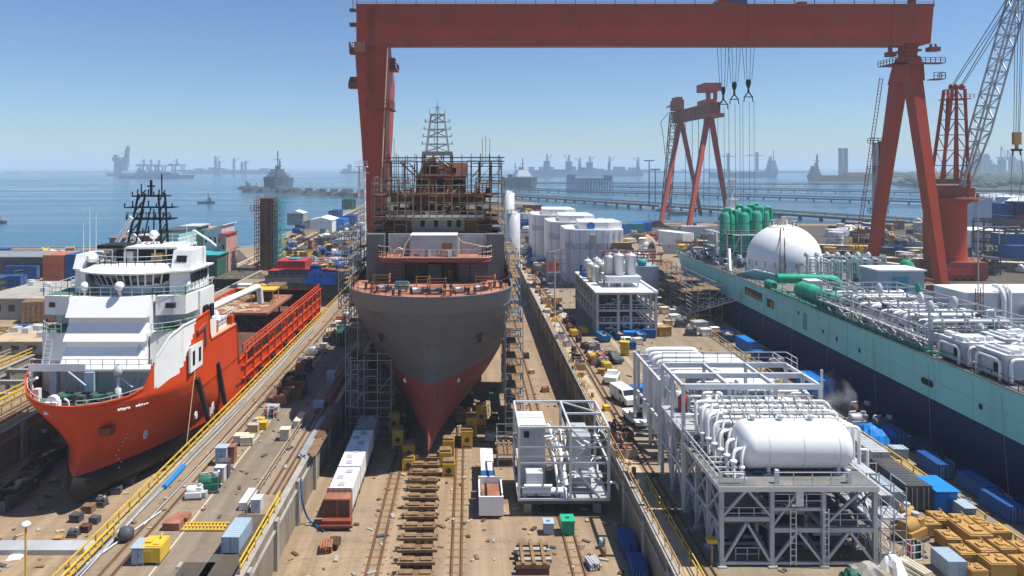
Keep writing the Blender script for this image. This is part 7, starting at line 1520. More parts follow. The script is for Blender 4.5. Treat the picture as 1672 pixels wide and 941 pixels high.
# --- yard round the modules
pp('van','white',1019,657,'D',0,.3); pp('pickup_truck','white',1000,623,'D',0,2.8,.95); pp('pickup_truck','white',1037,691,'D',0,.2,.9); pp('forklift','dark_steel',1050,692,'D',0,.5); pp('pickup_truck','dark_steel',1001,590,'D',0,.3,.9); pp('machine','dark_steel',968,577,'D',0,.4,1.1); pp('machine','rust_brown',980,590,'D',0,.9,1.0); pp('machine','dark_steel',985,600,'D',0,.2,.9)
for px, py, m, kd, s in [(985,556,'tarp_blue','skip',.9),(1012,553,'blue','skip',.8),(1027,553,'tarp_blue','crate',1.2),(1045,554,'tarp_blue','skip',.9),(1060,551,'blue','crate',1.4),(1024,563,'white','pickup_truck',.8),(1028,570,'blue','crate',1.2),(1041,562,'cream','crate',1),(1020,580,'yellow','cabinet',1.2),(1044,648,'tarp_blue','crate',1.4),(1052,668,'blue','cabinet',1),(1085,512,'cream','crate',1.3),(1098,520,'cream','cabinet',1),(1108,513,'grey_steel','crate',1.4),(1101,525,'white','crate',1.3),(1120,525,'tan','crate',1.1),(1112,534,'dark_steel','machine',1.1),(1083,548,'ochre','crate',1.6),(1075,540,'cream','crate',1.2),(1130,527,'ochre','machine',1.0),(1141,540,'grey_steel','crate',1.7),(1152,548,'white','crate',1.2),(1128,548,'dark_steel','machine',1.0),(1128,515,'cream','tarpaulin_heap',.8),(1160,533,'tan','tarpaulin_heap',.7),(1145,524,'ochre','crate',.9),(1170,548,'timber','beam_stack',.7),(1090,532,'tan','crate',1.0),(1118,508,'cream','crate',1.0),(1078,505,'timber','crate',1.0)]: pp(kd, m, px, py, 'D', 0, RN.uniform(-.3,.3), s)
put('container','dark_steel',42.6,69.6,'D',0,0,(.95,1.05,.95)); put('container','pale_blue',40.7,68.4,'D',0,0,(.55,.6,.7)); put('cabinet','tarp_blue',44.9,67.6,'D',0,0,(1.7,3.0,1.1)); put('cabinet','pale_blue',45.9,65.2,'D',0,0,(.9,1.6,.7)); put('container','grey_steel',43.9,79.0,'D',0,0,(.8,1.35,.85)); put('beam_stack','concrete',40.8,75.5,'D',0,.05,(.9,2.0,1)); put('beam_stack','white',43.4,85.5,'D',0,0,(.8,.8,.5)); put('pipe_bundle','pale_steel',38.9,81,'D',0,.1,(1,1.2,.8)); put('machine','rust_dark',41,88,'D',0,0,1.3); put('open_crate','rust_dark',39.2,86.5,'D'); put('machine','dark_steel',42.5,92,'D',0,.4,1.2); put('tarpaulin_heap','tan',44,95,'D',0,.2,.9); put('crate','cream',43,99,'D',0,.2,1.0); put('machine','grey_steel',44.2,103,'D',0,.2,1.0)
for k_ in range(9): put(('machine','open_crate','beam_stack')[k_%3],('rust_dark','dark_steel','grey_steel')[(k_*2+1)%3],36.6+RN.uniform(0,3.4),68.5+k_*2.2,'D',0,RN.uniform(-.5,.5),RN.uniform(.6,.95))
put('tarpaulin_heap','concrete',31.4,55.4,'D',0,PI/2+.1,(.8,.85,.95)); put('tarpaulin_heap','dark_green',29.8,54.9,'D',0,.4,(.6,.5,.8)); put('tarpaulin_heap','white',34.6,57.4,'D',0,.2,(.8,1.0,.6)); put('pipe_bundle','cream',35.6,56.2,'D',0,.3,(.8,.5,.8)); put('gas_rack','pale_steel',37.0,58.6,'D',0,.2,.9)
for i, (x, y, s) in enumerate([(40.6,62.4,.62),(42.3,63.2,.66),(44.1,63.0,.6),(43.2,60.7,(1.35,.7,.8)),(41.0,60.2,.6),(42.4,58.2,.66),(45.6,61.0,.66),(40.6,57.9,.6),(44.3,58.6,.62),(42.0,56.0,.72),(44.2,55.8,.7),(45.9,58.4,.6),(40.0,55.6,.5),(45.7,63.2,.5),(45.8,56.0,.6)]): put('machine_box','ochre',x,y,'Y',0,RN.uniform(-.1,.1)+(0 if i % 3 else PI/2),s)
put('machine','ochre',38.6,61.6,'Y',0,.5,1.2); put('machine','ochre',39.6,63.4,'Y',0,1.2,1.1); put('container','pale_blue',38.6,56.6,'Y',0,0,(.62,.36,.55)); put('machine','ochre',43.6,61.9,'Y',0,.2,.6)
# --- gap below the teal ship
for i, (y, x, m, s) in enumerate([(57.5,50.4,'blue',.6),(61.5,50.6,'blue',.62),(64.6,52.2,'navy',.6),(66,50.0,'blue',.6),(70,50.6,'blue',.62),(73,52.2,'navy',.55),(75,49.6,'blue',.62),(79,51.4,'navy',.6),(59,52.2,'navy',.6),(84,50.6,'blue',.55)]): put('container',m,x,y,'E',0,RN.uniform(-.06,.06),s)
for x, y, m, kd, s in [(51.2,69,'red','crate',1),(47.9,84,'tarp_blue','tarpaulin_heap',1.2),(48.6,88,'grey_steel','machine',1.1),(50.4,90.5,'rust_dark','machine',1.3),(47.8,94,'dark_green','crate',1.1),(49.8,101,'tarp_blue','container',(1.2,.8,1.0)),(49.4,125,'tarp_blue','container',.8),(48.6,132,'blue','skip',1),(49.0,119,'blue','crate',1.3),(48.2,138,'white','crate',1),(48.8,112,'rust_dark','machine',1.1),(50.6,86,'dark_steel','machine',1.2),(48.6,97,'tan','crate',1),(48.2,79,'pale_blue','crate',1),(51,108,'dark_steel','open_crate',1.1),(51.5,95,'dark_steel','open_crate',1.1)]: put(kd, m, x, y, 'E', 0, RN.uniform(-.2,.2), s)
# --- left dock floor: blocks under and beside the orange ship
for i in range(14):
    x, y = -42.7, 80+i*4.5; t = thing('keel_block', f'{nth(i)} dark keel block under the orange ship from the bow', 'keel block', (x,y,FLOOR), 'keel blocks under the orange ship'); a = MB(); a.box(x-1.6,y-.6,FLOOR+.02,x+1.6,y+.6,FLOOR+.3); a.build('base', 'dark_steel', t); a = MB(); a.box(x-1.7,y-.5,FLOOR+.3,x+1.7,y+.5,FLOOR+.48); a.build('timber_cap', 'timber', t)
for px, py, m, kd, s in [(60,770,'dark_steel','open_crate',1.1),(35,800,'dark_steel','skip',1.1),(80,750,'rust_dark','skip',1.1),(10,820,'dark_steel','open_crate',1.1),(125,845,'dark_steel','crate',.7),(145,830,'timber','crate',.7),(165,820,'dark_steel','machine',.6),(120,870,'dark_steel','machine',.5),(140,862,'rust_dark','crate',.6),(155,848,'dark_steel','crate',.6),(40,732,'blue','machine',1.2),(60,725,'dark_steel','machine',1.3),(190,800,'dark_steel','crate',.7),(210,785,'dark_steel','crate',.8),(95,880,'ochre','crate',.5)]: pp(kd, m, px, py+6, 'Q', FLOOR, RN.uniform(-.2,.2), s)  # dark colours here stand in for shade on the dock floor
mb = MB(); x0_, y0_ = G(5,905,FLOOR); x1_, _ = G(150,905,FLOOR); mb.box(x0_-6,y0_-.2,FLOOR+.02,x1_+4,y0_+1.6,FLOOR+.5); mb.build('gangplank', 'grey_steel', None, 'grey plank walkway crossing the left dock floor near the lamp', 'walkway')
x, y = G(42,941,FLOOR+.0); y = 62.; x = (42-765)*y/FOC
t = thing('street_lamp', 'yellow lamp post with round white head near the orange bow', 'lamp post', (x,y,FLOOR)); mb = MB(); mb.tube((x,y,FLOOR),(x,y,.9),.09,n=8); mb.build('pole', 'yellow', t); mb = MB(); mb.lathe([(.1,0),(.36,.06),(.42,.2),(.25,.4),(.02,.45)],(x,y,.9),12); mb.build('lamp_head', 'tank_white', t)
for i, (px, py) in enumerate([(25,910),(50,898),(60,890)]): pp('tarpaulin_heap','white',px,py,'Q',FLOOR,RN.random()*3,(.5,.3,.12))
# --- quay beyond the orange ship
pp('cabinet','yellow',395,490,'F',0,0,1.5)
t = thing('workshop', 'dark red roofed block with aqua hatch beyond the left dock end', 'building', (*G(476,450),0)); x, y = G(476,452); mb = MB(); mb.box(x-4.4,y,0,x+4.0,y+9,4.4); mb.build('wall', 'red', t); mb = MB(); mb.box(x-4.5,y-.1,4.4,x+4.1,y+9.1,4.6); mb.build('roof', 'red', t); mb = MB(); mb.prism([(x-1.6,y+3),(x-.6,y+2),(x+1.2,y+2),(x+2.2,y+3.5),(x+1.0,y+5.5),(x-1,y+5.5)],4.6,5.1); mb.build('hatch', 'aqua', t)
t = thing('barge', 'long dark purple barge hull lying at the end of the left dock', 'barge', (-50,206,0)); mb = MB(); mb.prism([(-58,204),(-38,203),(-36,205),(-37,210),(-58,210)],0.1,2.4,0,1); mb.build('hull', ['navy','red'], t)
for px, py, m, kd, s in [(517,452,'blue','container',(1.3,.7,1.3)),(553,450,'blue','container',(1.2,1,1.3)),(530,455,'dark_steel','container',(1.3,.6,1.0)),(538,462,'tarp_blue','tarpaulin_heap',2.0),(515,460,'tarp_blue','tarpaulin_heap',2.2),(565,430,'blue','container',1.2),(578,422,'red','container',1.3),(557,375,'tarp_blue','container',2.2),(572,370,'blue','container',2.4),(548,360,'blue','container',2.4),(590,375,'white','container',1.4),(570,342,'dark_green','container',3),(480,440,'dark_steel','machine',2.0),(540,398,'dark_steel','container',(3,2.0,1.2)),(565,402,'grey_steel','container',(3,1.6,1.2)),(450,480,'timber','beam_stack',2),(423,480,'yellow','machine_box',1.2),(400,478,'white','crate',2)]: pp(kd, m, px, py, 'F', 0, RN.uniform(-.06,.06)+(PI/2 if s == 1.2 else 0), s)
fm_, fk = ['rust_brown','tan','grey_steel','ochre','dark_steel','cream','timber','blue','pale_steel','dark_steel','rust_dark','yellow','white'], ['crate','machine','tarpaulin_heap','beam_stack','open_crate','machine','skip','pipe_bundle','cabinet','storage_rack']
for k in range(150):
    y = 202+190*RN.random()**1.5; x = RN.uniform(-.255*y-2 if y > 230 else -56, -.125*y-1)
    if abs(x-tx) < 6 and abs(y-ty) < 6: x += 10
    put(RN.choice(fk), RN.choice(fm_), x, y, 'F', 0, RN.random()*3, RN.uniform(1.0,1.9))
for px, py, w_, d, h_, wm_, lab in [(524,380,11,18,6.0,'white','white gabled shed on the quay beyond the rusty tower'),(508,376,10,16,4.0,'cream','low tan roofed shed beside the white shed on the quay'),(482,368,9,10,6.5,'concrete','small gabled hut at the waters edge beyond the rusty tower')]:
    x, y = G(px,py); t = thing('shed', lab, 'shed', (x,y,0)); mb = MB(); mb.box(x-w_/2,y,0,x+w_/2,y+d,h_); mb.build('wall', wm_, t); mb = MB(); mb.extr([(0,0)],0,0) if 0 else mb.add([(x-w_/2-.3,y-.3,h_),(x+w_/2+.3,y-.3,h_),(x,y-.3,h_+1.6),(x-w_/2-.3,y+d+.3,h_),(x+w_/2+.3,y+d+.3,h_),(x,y+d+.3,h_+1.6)],[(0,1,2),(5,4,3),(0,2,5,3),(2,1,4,5),(0,3,4,1)]); mb.build('roof', 'tan' if 'tan' in lab else 'tank_white', t)
mb = MB()
for k in range(3): mb.bar((-76+k*4,230,.3),(-64-20+k*6,520,.3),1.2,.3)
mb.build('quay_rail', 'tan', None, 'pale rail beams running along the quay beyond the rusty tower', 'rail beam')
# --- far left yard
LB = [((0,101),(424,446),205,6,'dark_steel','far_grey','long dark warehouse with grey roof at the left edge',2),((-40,72),(456,500),150,4.2,'concrete','concrete','low concrete building with grey flat roof at the left edge',1),((-20,75),(500,512),122,2.0,'concrete','tan','low tan flat roofed block beside the white bridge house',1)]
for i, ((pxa,pxb),(pya,pyb),yy,h_,wm_,rm,lab,st) in enumerate(LB):
    a = (pxa-765)*yy/FOC-30*(i == 0); b_ = (pxb-765)*yy/FOC; dep = (14,22,12)[i]; t = thing('warehouse', lab, 'warehouse', ((a+b_)/2,yy,0)); mb = MB(); mb.box(a,yy,0,b_,yy+dep,h_); w_ = mb.build('wall', wm_, t); mb = MB(); mb.box(a-.4,yy-.4,h_,b_+.4,yy+dep+.4,h_+.35); mb.build('roof', rm, t); mb = MB()
    for k in range(int((b_-a)/3)): mb.box(a+1+k*3,yy-.05,h_*.4,a+2.4+k*3,yy,h_*.75)
    mb.build('window', 'glass', w_)
    mb = MB()
    for k in range(6): mb.cb((RN.uniform(a,b_),yy+RN.uniform(1,dep-1),h_+.8),(1.2,1.4,.9))
    mb.build('roof_unit', 'pale_steel', t)
for (pxa,pxb,pyt,yy,m,lab) in [(70,105,417,190,'brick_red','tall brick red container stack left of the white bridge'),(106,127,416,190,'blue','tall blue container stack beside the brick red one')]:
    a, b_ = AT(pxa,pyt,yy), AT(pxb,pyt,yy); t = thing('container_stack', lab, 'container', ((a.x+b_.x)/2,yy,0))
    n = 3; hh = a.z/n
    for k in range(n):
        mb = MB(); mb.box(a.x,yy,k*hh+.05,b_.x,yy+8,(k+1)*hh)
        for j in range(int((b_.x-a.x)/.9)): mb.box(a.x+.2+j*.9,yy-.05,k*hh+.2,a.x+.6+j*.9,yy,(k+1)*hh-.15)
        mb.build('box', m, t)
for k in range(60):
    y = RN.uniform(125,275); x = RN.uniform(-.66*y-6, -.5*y) if y > 150 else RN.uniform(-92,-78)
    put(RN.choice(fk+['container']), RN.choice(fm_+['blue','blue']), x, y, 'L', 0, RN.random()*3, RN.uniform(1.1,1.8))
for px, py, m, s in [(40,455,'blue',1.5),(28,440,'navy',1.6),(15,470,'blue',1.3),(55,440,'dark_green',1.5),(30,455,'blue',1.1)]: pp('container', m, px, py, 'L', 0, PI/2, s)
# stepped land blocks beyond the bridge: green and pink buildings of the shipyard
def block(lab, pxa, pxb, pyt, yy, dep, wm_, rm, n=3, slope=0):
    a, b_ = AT(pxa,pyt,yy), AT(pxb,pyt,yy); h_ = a.z; t = thing('building', lab, 'building', ((a.x+b_.x)/2,yy,0)); mb = MB()
    if slope: mb.add([(a.x,yy,0),(b_.x,yy,0),(b_.x,yy+dep,0),(a.x,yy+dep,0),(a.x,yy,h_-slope),(b_.x,yy,h_),(b_.x,yy+dep,h_),(a.x,yy+dep,h_-slope)],[(0,1,5,4),(1,2,6,5),(2,3,7,6),(3,0,4,7),(4,5,6,7)])
    else: mb.box(a.x,yy,0,b_.x,yy+dep,h_)
    for k in range(n+1): x = a.x+(b_.x-a.x)*k/n; mb.box(x-.15,yy-.2,0,x+.15,yy-.003,h_-slope-.3)
    w_ = mb.build('wall', wm_, t); mb = MB()
    if slope: mb.add([(a.x-.5,yy-.5,h_-slope+.1),(b_.x+.5,yy-.5,h_+.1),(b_.x+.5,yy+dep+.5,h_+.1),(a.x-.5,yy+dep+.5,h_-slope+.1),(a.x-.5,yy-.5,h_-slope+.4),(b_.x+.5,yy-.5,h_+.4),(b_.x+.5,yy+dep+.5,h_+.4),(a.x-.5,yy+dep+.5,h_-slope+.4)],[(0,1,5,4),(1,2,6,5),(2,3,7,6),(3,0,4,7),(4,5,6,7)])
    else: mb.box(a.x-.4,yy-.4,h_,b_.x+.4,yy+dep+.4,h_+.35)
    mb.build('roof', rm, t); mb = MB()
    for k in range(n):
        for z in (h_*.3,h_*.62): x = a.x+(b_.x-a.x)*(k+.3)/n; mb.box(x,yy-.06,z,x+(b_.x-a.x)/n*.4,yy-.004,z+h_*.13)
    mb.build('window', 'glass', w_)
block('dark teal clad building behind the white bridge, left one', 262, 292, 378, 210, 14, 'teal', 'dark_steel'); block('dark netted building behind the white bridge top', 290, 318, 372, 225, 12, 'dark_green', 'pale_steel'); block('pink walled building with pink roof beyond the bridge', 316, 338, 377, 232, 14, 'pink', 'pink'); block('tall grey and pink building with slanted white roof beyond the bridge', 333, 362, 369, 220, 12, 'pale_steel', 'white', 4, 1.6); block('narrow pink block at the right end of the pink buildings', 360, 369, 384, 216, 10, 'pink', 'red', 1); block('dark green netted block in front of the pink buildings', 312, 354, 418, 208, 10, 'dark_green', 'aqua'); block('rusty roofed block left of the pink buildings', 226, 262, 386, 235, 12, 'rust_brown', 'pale_steel'); block('grey block behind the white ship mast', 180, 224, 390, 240, 12, 'far_grey', 'rust_brown')
# --- shore behind the orange crane legs
for i, (pxa, pxb, pyt, yy, lab) in enumerate([(1572,1626,325,330,'large plain grey storage tank right of the red crane column, left one'),(1618,1700,322,320,'large plain grey storage tank at the right edge, right one')]):
    a, b_ = AT(pxa,pyt,yy), AT(pxb,pyt,yy); r = (b_.x-a.x)/2; t = thing('storage_tank', lab, 'storage tank', (a.x+r,yy+r,0)); mb = MB(); mb.lathe([(r,0),(r,a.z),(r*.6,a.z+.8),(.1,a.z+1.3)],(a.x+r,yy+r,0),40); mb.build('shell', 'pale_steel', t); mb = MB(); mb.rail([(a.x+r+r*math.cos(q_),yy+r+r*math.sin(q_),a.z) for q_ in fr(0,2*PI,28)],1.2,5,.1); mb.build('roof_rail', 'white', t)
block('long white low office with dark windows right of the crane', 1585, 1640, 378, 248, 14, 'white', 'tank_white', 6)
for i, (pxa, pxb, pyt, pyb, yy) in enumerate([(1641,1662,333,352,238),(1641,1662,352,372,238),(1662,1690,330,352,236),(1640,1690,382,402,226),(1652,1690,402,424,222),(1663,1690,352,374,236)]):
    a, b_ = AT(pxa,pyt,yy), AT(pxb,pyb,yy); t = thing('container', ('upper blue container above another at the right edge','lower blue container under another at the right edge','navy container high at the far right edge','long blue container block near the crane hook','lowest blue container block under the hook at right','red and blue container at the far right edge')[i], 'container', ((a.x+b_.x)/2,yy,max(0,b_.z)), 'blue containers at the right edge'); mb = MB(); mb.box(a.x,yy,b_.z,b_.x-.1,yy+6,a.z-.1)
    for j in range(6): x = a.x+(b_.x-a.x)*(j+.3)/6; mb.box(x,yy-.06,b_.z+.3,x+.3,yy-.003,a.z-.4)
    mb.build('body', ('blue','blue','navy','blue','blue','red')[i], t); mb = MB(); mb.box(a.x-.05,yy-.1,a.z-.1,b_.x,yy+6.1,a.z+.02); mb.build('roof', 'pale_steel' if i in (1,3) else 'blue', t)
t = thing('stack_base', 'dark framework under the blue containers at the right edge', 'framework', (175,240,0)); mb = MB(); scaffold(mb, fr(172,190,5), [226,240], fr(0,14,4), .2, 1, .4); mb.build('frame', 'dark_steel', t)
a = AT(1597,330,200); t = thing('lamp_mast', 'tall thin grey lamp post right of the red crane column', 'lamp mast', (a.x,200,0)); mb = MB(); mb.tube((a.x,200,0),a,.22,.14); mb.build('pole', 'grey_steel', t); mb = MB(); mb.bar(a+V((-1,0,0)),a+V((3,0,1.2)),.2); mb.bar(a+V((1,0,-7)),a+V((12,0,-7)),.2); mb.bar(a+V((6,0,-7)),a+V((6,0,-12)),.15); mb.build('lamp_head', 'grey_steel', t)
for k in range(180):
    y = RN.uniform(205,385); x = RN.uniform(max(92,.5*y), .8*y)
    if abs(x-141) < 9 and abs(y-205) < 8 or abs(x-120) < 6 and y < 225: continue
    put(RN.choice(fk), RN.choice(fm_), x, y, 'H', 0, RN.random()*3, RN.uniform(1.3,3.0))
for yy, lab in ((226,'dark quay wall with pale top behind the white ship houses'),(262,'second dark quay wall behind the orange crane legs')):
    mb = MB(); mb.bar((92,yy+20,1.4),(200,yy-20,1.4),1.6,2.8); mb.bar((92,yy+20,2.95),(200,yy-20,2.95),3.2,.25,1); mb.rail([(92,yy+18.6,3.08),(200,yy-21.4,3.08)],1.1,3,.06); mb.build('quay_wall', ['dock_wall','cream'], None, lab, 'quay wall')
# --- quay behind the storage tanks
for k in range(170):
    y = 210+330*RN.random(); x = RN.uniform(.075*y+2, .09*y+8) if RN.random() < .4 else RN.uniform(60,.33*y+10) if y < 395 else RN.uniform(.07*y,min(.1*y+12,60))
    if 48 < x < 88 and y < 222: continue
    put(RN.choice(fk+['container']), RN.choice(fm_+['white','blue','red']), x, y, 'I', 0, RN.random()*3, RN.uniform(1.2,2.4))
for px, py, m, s in [(850,372,'blue',1.8),(862,374,'blue',1.5),(835,372,'blue',2),(1045,378,'tarp_blue',1.8),(1032,380,'aqua',1.8)]: pp('container', m, px, py, 'I', 0, PI/2, s)
for px, pyt, r, yy, lab in ((829,312,2.5,260,'tall slim pale grey silo right of the scaffolded ship'),(838,345,2.3,235,'shorter pale grey silo right of the scaffolded ship')):
    c = AT(px,pyt,yy); t = thing('silo', lab, 'silo', (c.x,yy,0)); mb = MB(); mb.lathe([(r,0),(r,c.z-.6),(r*.5,c.z),(.1,c.z+.2)],(c.x,yy,0),20); mb.build('shell', 'pale_steel', t); mb = MB(); mb.rail([(c.x+r*math.cos(q_),yy+r*math.sin(q_),c.z-.6) for q_ in fr(0,2*PI,10)],1,2,.07); mb.build('rail', 'grey_steel', t)
# ------------------------------------------------------------------ fences
def fence(lab, pts, z, h=1.15, m='yellow', step=2.0, r=.05, toe=False, zb=0):
    t = thing('fence', lab, 'fence', (pts[0][0],pts[0][1],z)); a, b_ = MB(), MB()
    for p, q in zip(pts, pts[1:]):
        P, Q = V((p[0],p[1],z)), V((q[0],q[1],z)); n = max(1, round((Q-P).length/step))
        for k in range(n+1): c = P.lerp(Q,k/n); a.bar(c, c+V((0,0,h)), r*2)
        for u in (.5,1.0): b_.bar(P+V((0,0,h*u)), Q+V((0,0,h*u)), r*2)
        if toe: b_.bar(P+V((0,0,.12)),Q+V((0,0,.12)),.05,.22)
    a.build('posts', m, t); b_.build('rails', m, t)
fence('long yellow fence along the strip edge beside the orange ship, outer line', [(-31.75,44),(-31.75,192)], 0, 1.3, toe=True, r=.06); fence('inner yellow handrail of the strip beside the orange ship', [(-31.2,44),(-31.2,62)], 0, 1.1); fence('lower yellow handrail just outside the strip beside the orange ship', [(-32.3,44),(-32.3,110)], -1.0, 1.1)
fence('yellow handrail on the middle dock edge near the pale blue box', [(-18.2,56),(-18.2,68)], 0, 1.2, r=.06); fence('thin dull handrail along the strip above the middle dock', [(-20.8,66),(-20.8,160)], 0, 1.1, 'tan', r=.035); fence('thin yellow handrail along the right edge of the middle dock', [(16.75,50),(16.75,150)], 0, 1.1, 'ochre', r=.035)
fence('second thin yellow handrail right of the middle dock near the tank module', [(18.2,50),(18.2,72)], 0, 1.1, 'yellow', r=.04)
fence('yellow fence along the right yard edge by the blue containers, near part', [(46.6,46),(46.6,62)], 0, 1.2, r=.055); fence('yellow fence along the right yard edge by the dark containers', [(46.6,63.5),(46.6,84)], 0, 1.2, r=.055); fence('tan fence along the yard edge beside the teal ship, far part', [(46.6,86),(46.6,175)], 0, 1.1, 'tan', r=.05)
fence('yellow fence along the trench edge left of the orange ship', [(-64.6,75),(-64.6,150)], 0, 1.2, r=.07); fence('yellow fence on the far side of the trench at the left edge', [(-75.4,100),(-75.4,150)], 0, 1.2, r=.07); fence('yellow fence along the left rim of the orange ship dock', [(-57.6,70),(-57.6,140)], 0, 1.2, r=.07); fence('low yellow fence on the left strip near the trench', [(-61,80),(-61,120)], 0, 1.1, 'ochre', r=.06)
fence('yellow handrail in the middle of the left strip by the trench', [(-63.2,78),(-63.2,150)], 0, 1.1, r=.06); fence('dull handrail beyond the trench at the far left', [(-79,96),(-79,160)], 0, 1.1, 'tan', r=.06); fence('yellow handrail farthest left beyond the trench', [(-83,105),(-83,165)], 0, 1.2, r=.07)
rails('rail_track', 'rail pair on the strip left of the orange ship dock', (-60.4,-59.4), 0, 60, 190, False); rails('rail_track', 'rail pair beyond the trench at the far left', (-77.4,-76.6), 0, 80, 200, False)
for i_, y_ in enumerate(fr(84,150,11)):
    mb = MB(); mb.box(TR[0],y_,-.9,TR[1],y_+.7,-.3); mb.box(TR[1]-.9,y_,-3.5,TR[1]-.2,y_+.7,-.9); mb.build('cross_beam', 'concrete', None, f'{nth(i_)} nearest concrete cross beam spanning the trench at the far left', 'beam', 'cross beams of the trench')
x, y = 19.9, 57.6; t = thing('control_stand', 'small yellow topped control stand at the foot of the tank module', 'control stand', (x,y,0)); mb = MB(); mb.bar((x,y,0),(x,y,1.9),.14); mb.build('post', 'ochre', t); mb = MB(); mb.box(x-.4,y-.3,1.9,x+.4,y+.3,2.2); mb.build('box', 'yellow', t)
# left dock end wall structures
mb = MB(); mb.box(-57,197.2,0.005,-32,199.2,1.6); mb.box(-57,197,1.6,-32,199.4,1.9,1); mb.rail([(-57,197.2,1.9),(-32,197.2,1.9)],1.1,2,.06); mb.build('dock_gate', ['concrete','rust_brown'], None, 'grey gate wall closing the left dock behind the orange stern', 'dock gate')
# debris scattered over floors and yards
mb = MB()
for (x0,x1,y0,y1,z,n) in [(-17,15.5,58,120,FLOOR,420),(-31,-18.6,50,180,0,260),(17,46,50,170,0,420),(-56,-33,56,90,FLOOR,160),(-90,-58,90,190,0,140),(-80,-22,200,330,0,500),(47,53,55,180,0,200),(95,190,190,330,0,300),(20,46,170,330,0,300)]:
    for k in range(n):
        s_ = RN.uniform(.08,.4)*(1.6 if y0 > 160 else 1); mb.cb((RN.uniform(x0,x1),RN.uniform(y0,y1),z+.012+s_*.2),(s_*RN.uniform(.6,3),s_,s_*.4),RN.randrange(5),RN.random()*3)
mb.build('debris', ['tan','rust_dark','concrete','timber','dark_steel'], kind='stuff', label='small scraps and litter over the yard ground')
# one worker by the green machines
def person(x, y, z, lab, top):
    t = thing('person', lab, 'person', (x,y,z)); mb = MB(); K = 12
    def ring(sec, m=0):
        vs = []
        for (cx, cy, cz, rx, ry) in sec: vs += [(x+cx+rx*math.cos(2*PI*k/K), y+cy+ry*math.sin(2*PI*k/K), z+cz) for k in range(K)]
        mb.add(vs, [(i*K+k, i*K+(k+1)%K, (i+1)*K+(k+1)%K, (i+1)*K+k) for i in range(len(sec)-1) for k in range(K)], m, True)
    for s in (-1,1):
        ring([(s*.1,-.06,0.02,.055,.12),(s*.1,-.02,.08,.05,.07),(s*.1,0,.28,.06,.065),(s*.1,0,.5,.06,.065),(s*.095,0,.72,.08,.085),(s*.08,0,.9,.1,.11)],1)
        ring([(s*.2,0,1.42,.06,.07),(s*.25,0,1.3,.055,.06),(s*.28,.0,1.1,.045,.05),(s*.29,-.06,.92,.038,.04),(s*.29,-.1,.84,.035,.045),(s*.29,-.12,.76,.02,.03)],0)
    ring([(0,0,.84,.15,.12),(0,0,.95,.17,.12),(0,0,1.1,.155,.11),(0,0,1.3,.19,.12),(0,0,1.44,.18,.1),(0,0,1.49,.08,.07),(0,0,1.54,.055,.06)],0); ring([(0,0,1.5,.05,.055),(0,-.01,1.58,.07,.08),(0,-.01,1.66,.08,.095),(0,0,1.74,.075,.09),(0,0,1.79,.03,.04)],2)
    mb.build('body', [top,'navy','tan'], t); mb = MB(); mb.lathe([(.13,1.68),(.1,1.7),(.09,1.78),(.02,1.83)],(x,y,z),12); mb.build('helmet', 'white', t)
person(*G(357,797), 0.012, 'worker in red top standing beside the dark green machines', 'red')
# ------------------------------------------------------------------ harbour and far shore
def WD(pyw): return FOC*(CAMH-SEA)/(pyw-272.0)
def far_ship(name, lab, pxc, pyw, L_m, B, rot, hullh, house, hm_='far_dark', sm='far_grey', masts=(), group=None, boxes=()):
    """ship afloat: house = (pos along 0..1, length, height)"""
    yy = WD(pyw); cx = (pxc-765)*yy/FOC; t = thing(name, lab, 'ship', (cx,yy,SEA), group); ca, sa = math.cos(rot), math.sin(rot)
    def T(u, v_): return (cx+u*ca-v_*sa, yy+u*sa+v_*ca)
    h = L_m/2; b = B/2; pl_ = [(-h,-b*.5),(-h*.92,-b),(h*.7,-b),(h*.9,-b*.6),(h,0),(h*.9,b*.6),(h*.7,b),(-h*.92,b),(-h,b*.5)]
    mb = MB(); n = len(pl_); vs = [(*T(u*.95,v_*.9),SEA-.5) for u,v_ in pl_]+[(*T(u,v_),SEA+hullh*(1+.12*(u > h*.6))) for u,v_ in pl_]
    mb.add(vs, [(i,(i+1)%n,(i+1)%n+n,i+n) for i in range(n)]+[tuple(range(n,2*n))]); mb.build('hull', hm_, t)
    mb = MB(); p, l_, hh = house; u0 = -h+p*L_m; zz = SEA+hullh
    for k in range(3):
        c = T(u0+l_/2,0); f = 1-.18*k; mb.cb((c[0],c[1],zz+hh*(k+.5)/3),(l_*f,B*.85*f,hh/3),0,rot)
    c = T(u0+l_*.3,0); mb.cb((c[0],c[1],zz+hh*1.15),(l_*.25,B*.2,hh*.35),1,rot); mb.build('deckhouse', [sm,hm_], t)
    mb = MB()
    for u, mh, w_ in masts: c = T(-h+u*L_m,0); mb.bar((c[0],c[1],zz),(c[0],c[1],zz+mh),w_); mb.bar((c[0]-mh*.12,c[1],zz+mh*.7),(c[0]+mh*.12,c[1],zz+mh*.7),w_*.6)
    for u, l2, h2 in boxes: c = T(-h+u*L_m,0); mb.cb((c[0],c[1],zz+h2/2),(l2,B*.7,h2),0,rot)
    if mb.v: mb.build('mast', hm_, t)
    return t
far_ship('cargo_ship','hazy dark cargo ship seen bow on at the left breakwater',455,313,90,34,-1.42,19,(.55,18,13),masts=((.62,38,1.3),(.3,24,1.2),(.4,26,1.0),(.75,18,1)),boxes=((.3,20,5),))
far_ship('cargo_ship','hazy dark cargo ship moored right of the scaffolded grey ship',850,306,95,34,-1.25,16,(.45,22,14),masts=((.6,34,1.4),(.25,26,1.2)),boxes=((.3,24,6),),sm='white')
far_ship('cargo_ship','faint blue ship with tall bridge beyond the hoist ropes',1215,290,230,40,0.05,17,(.84,26,38),'far_haze_blue','far_haze_blue',masts=((.92,70,2),))
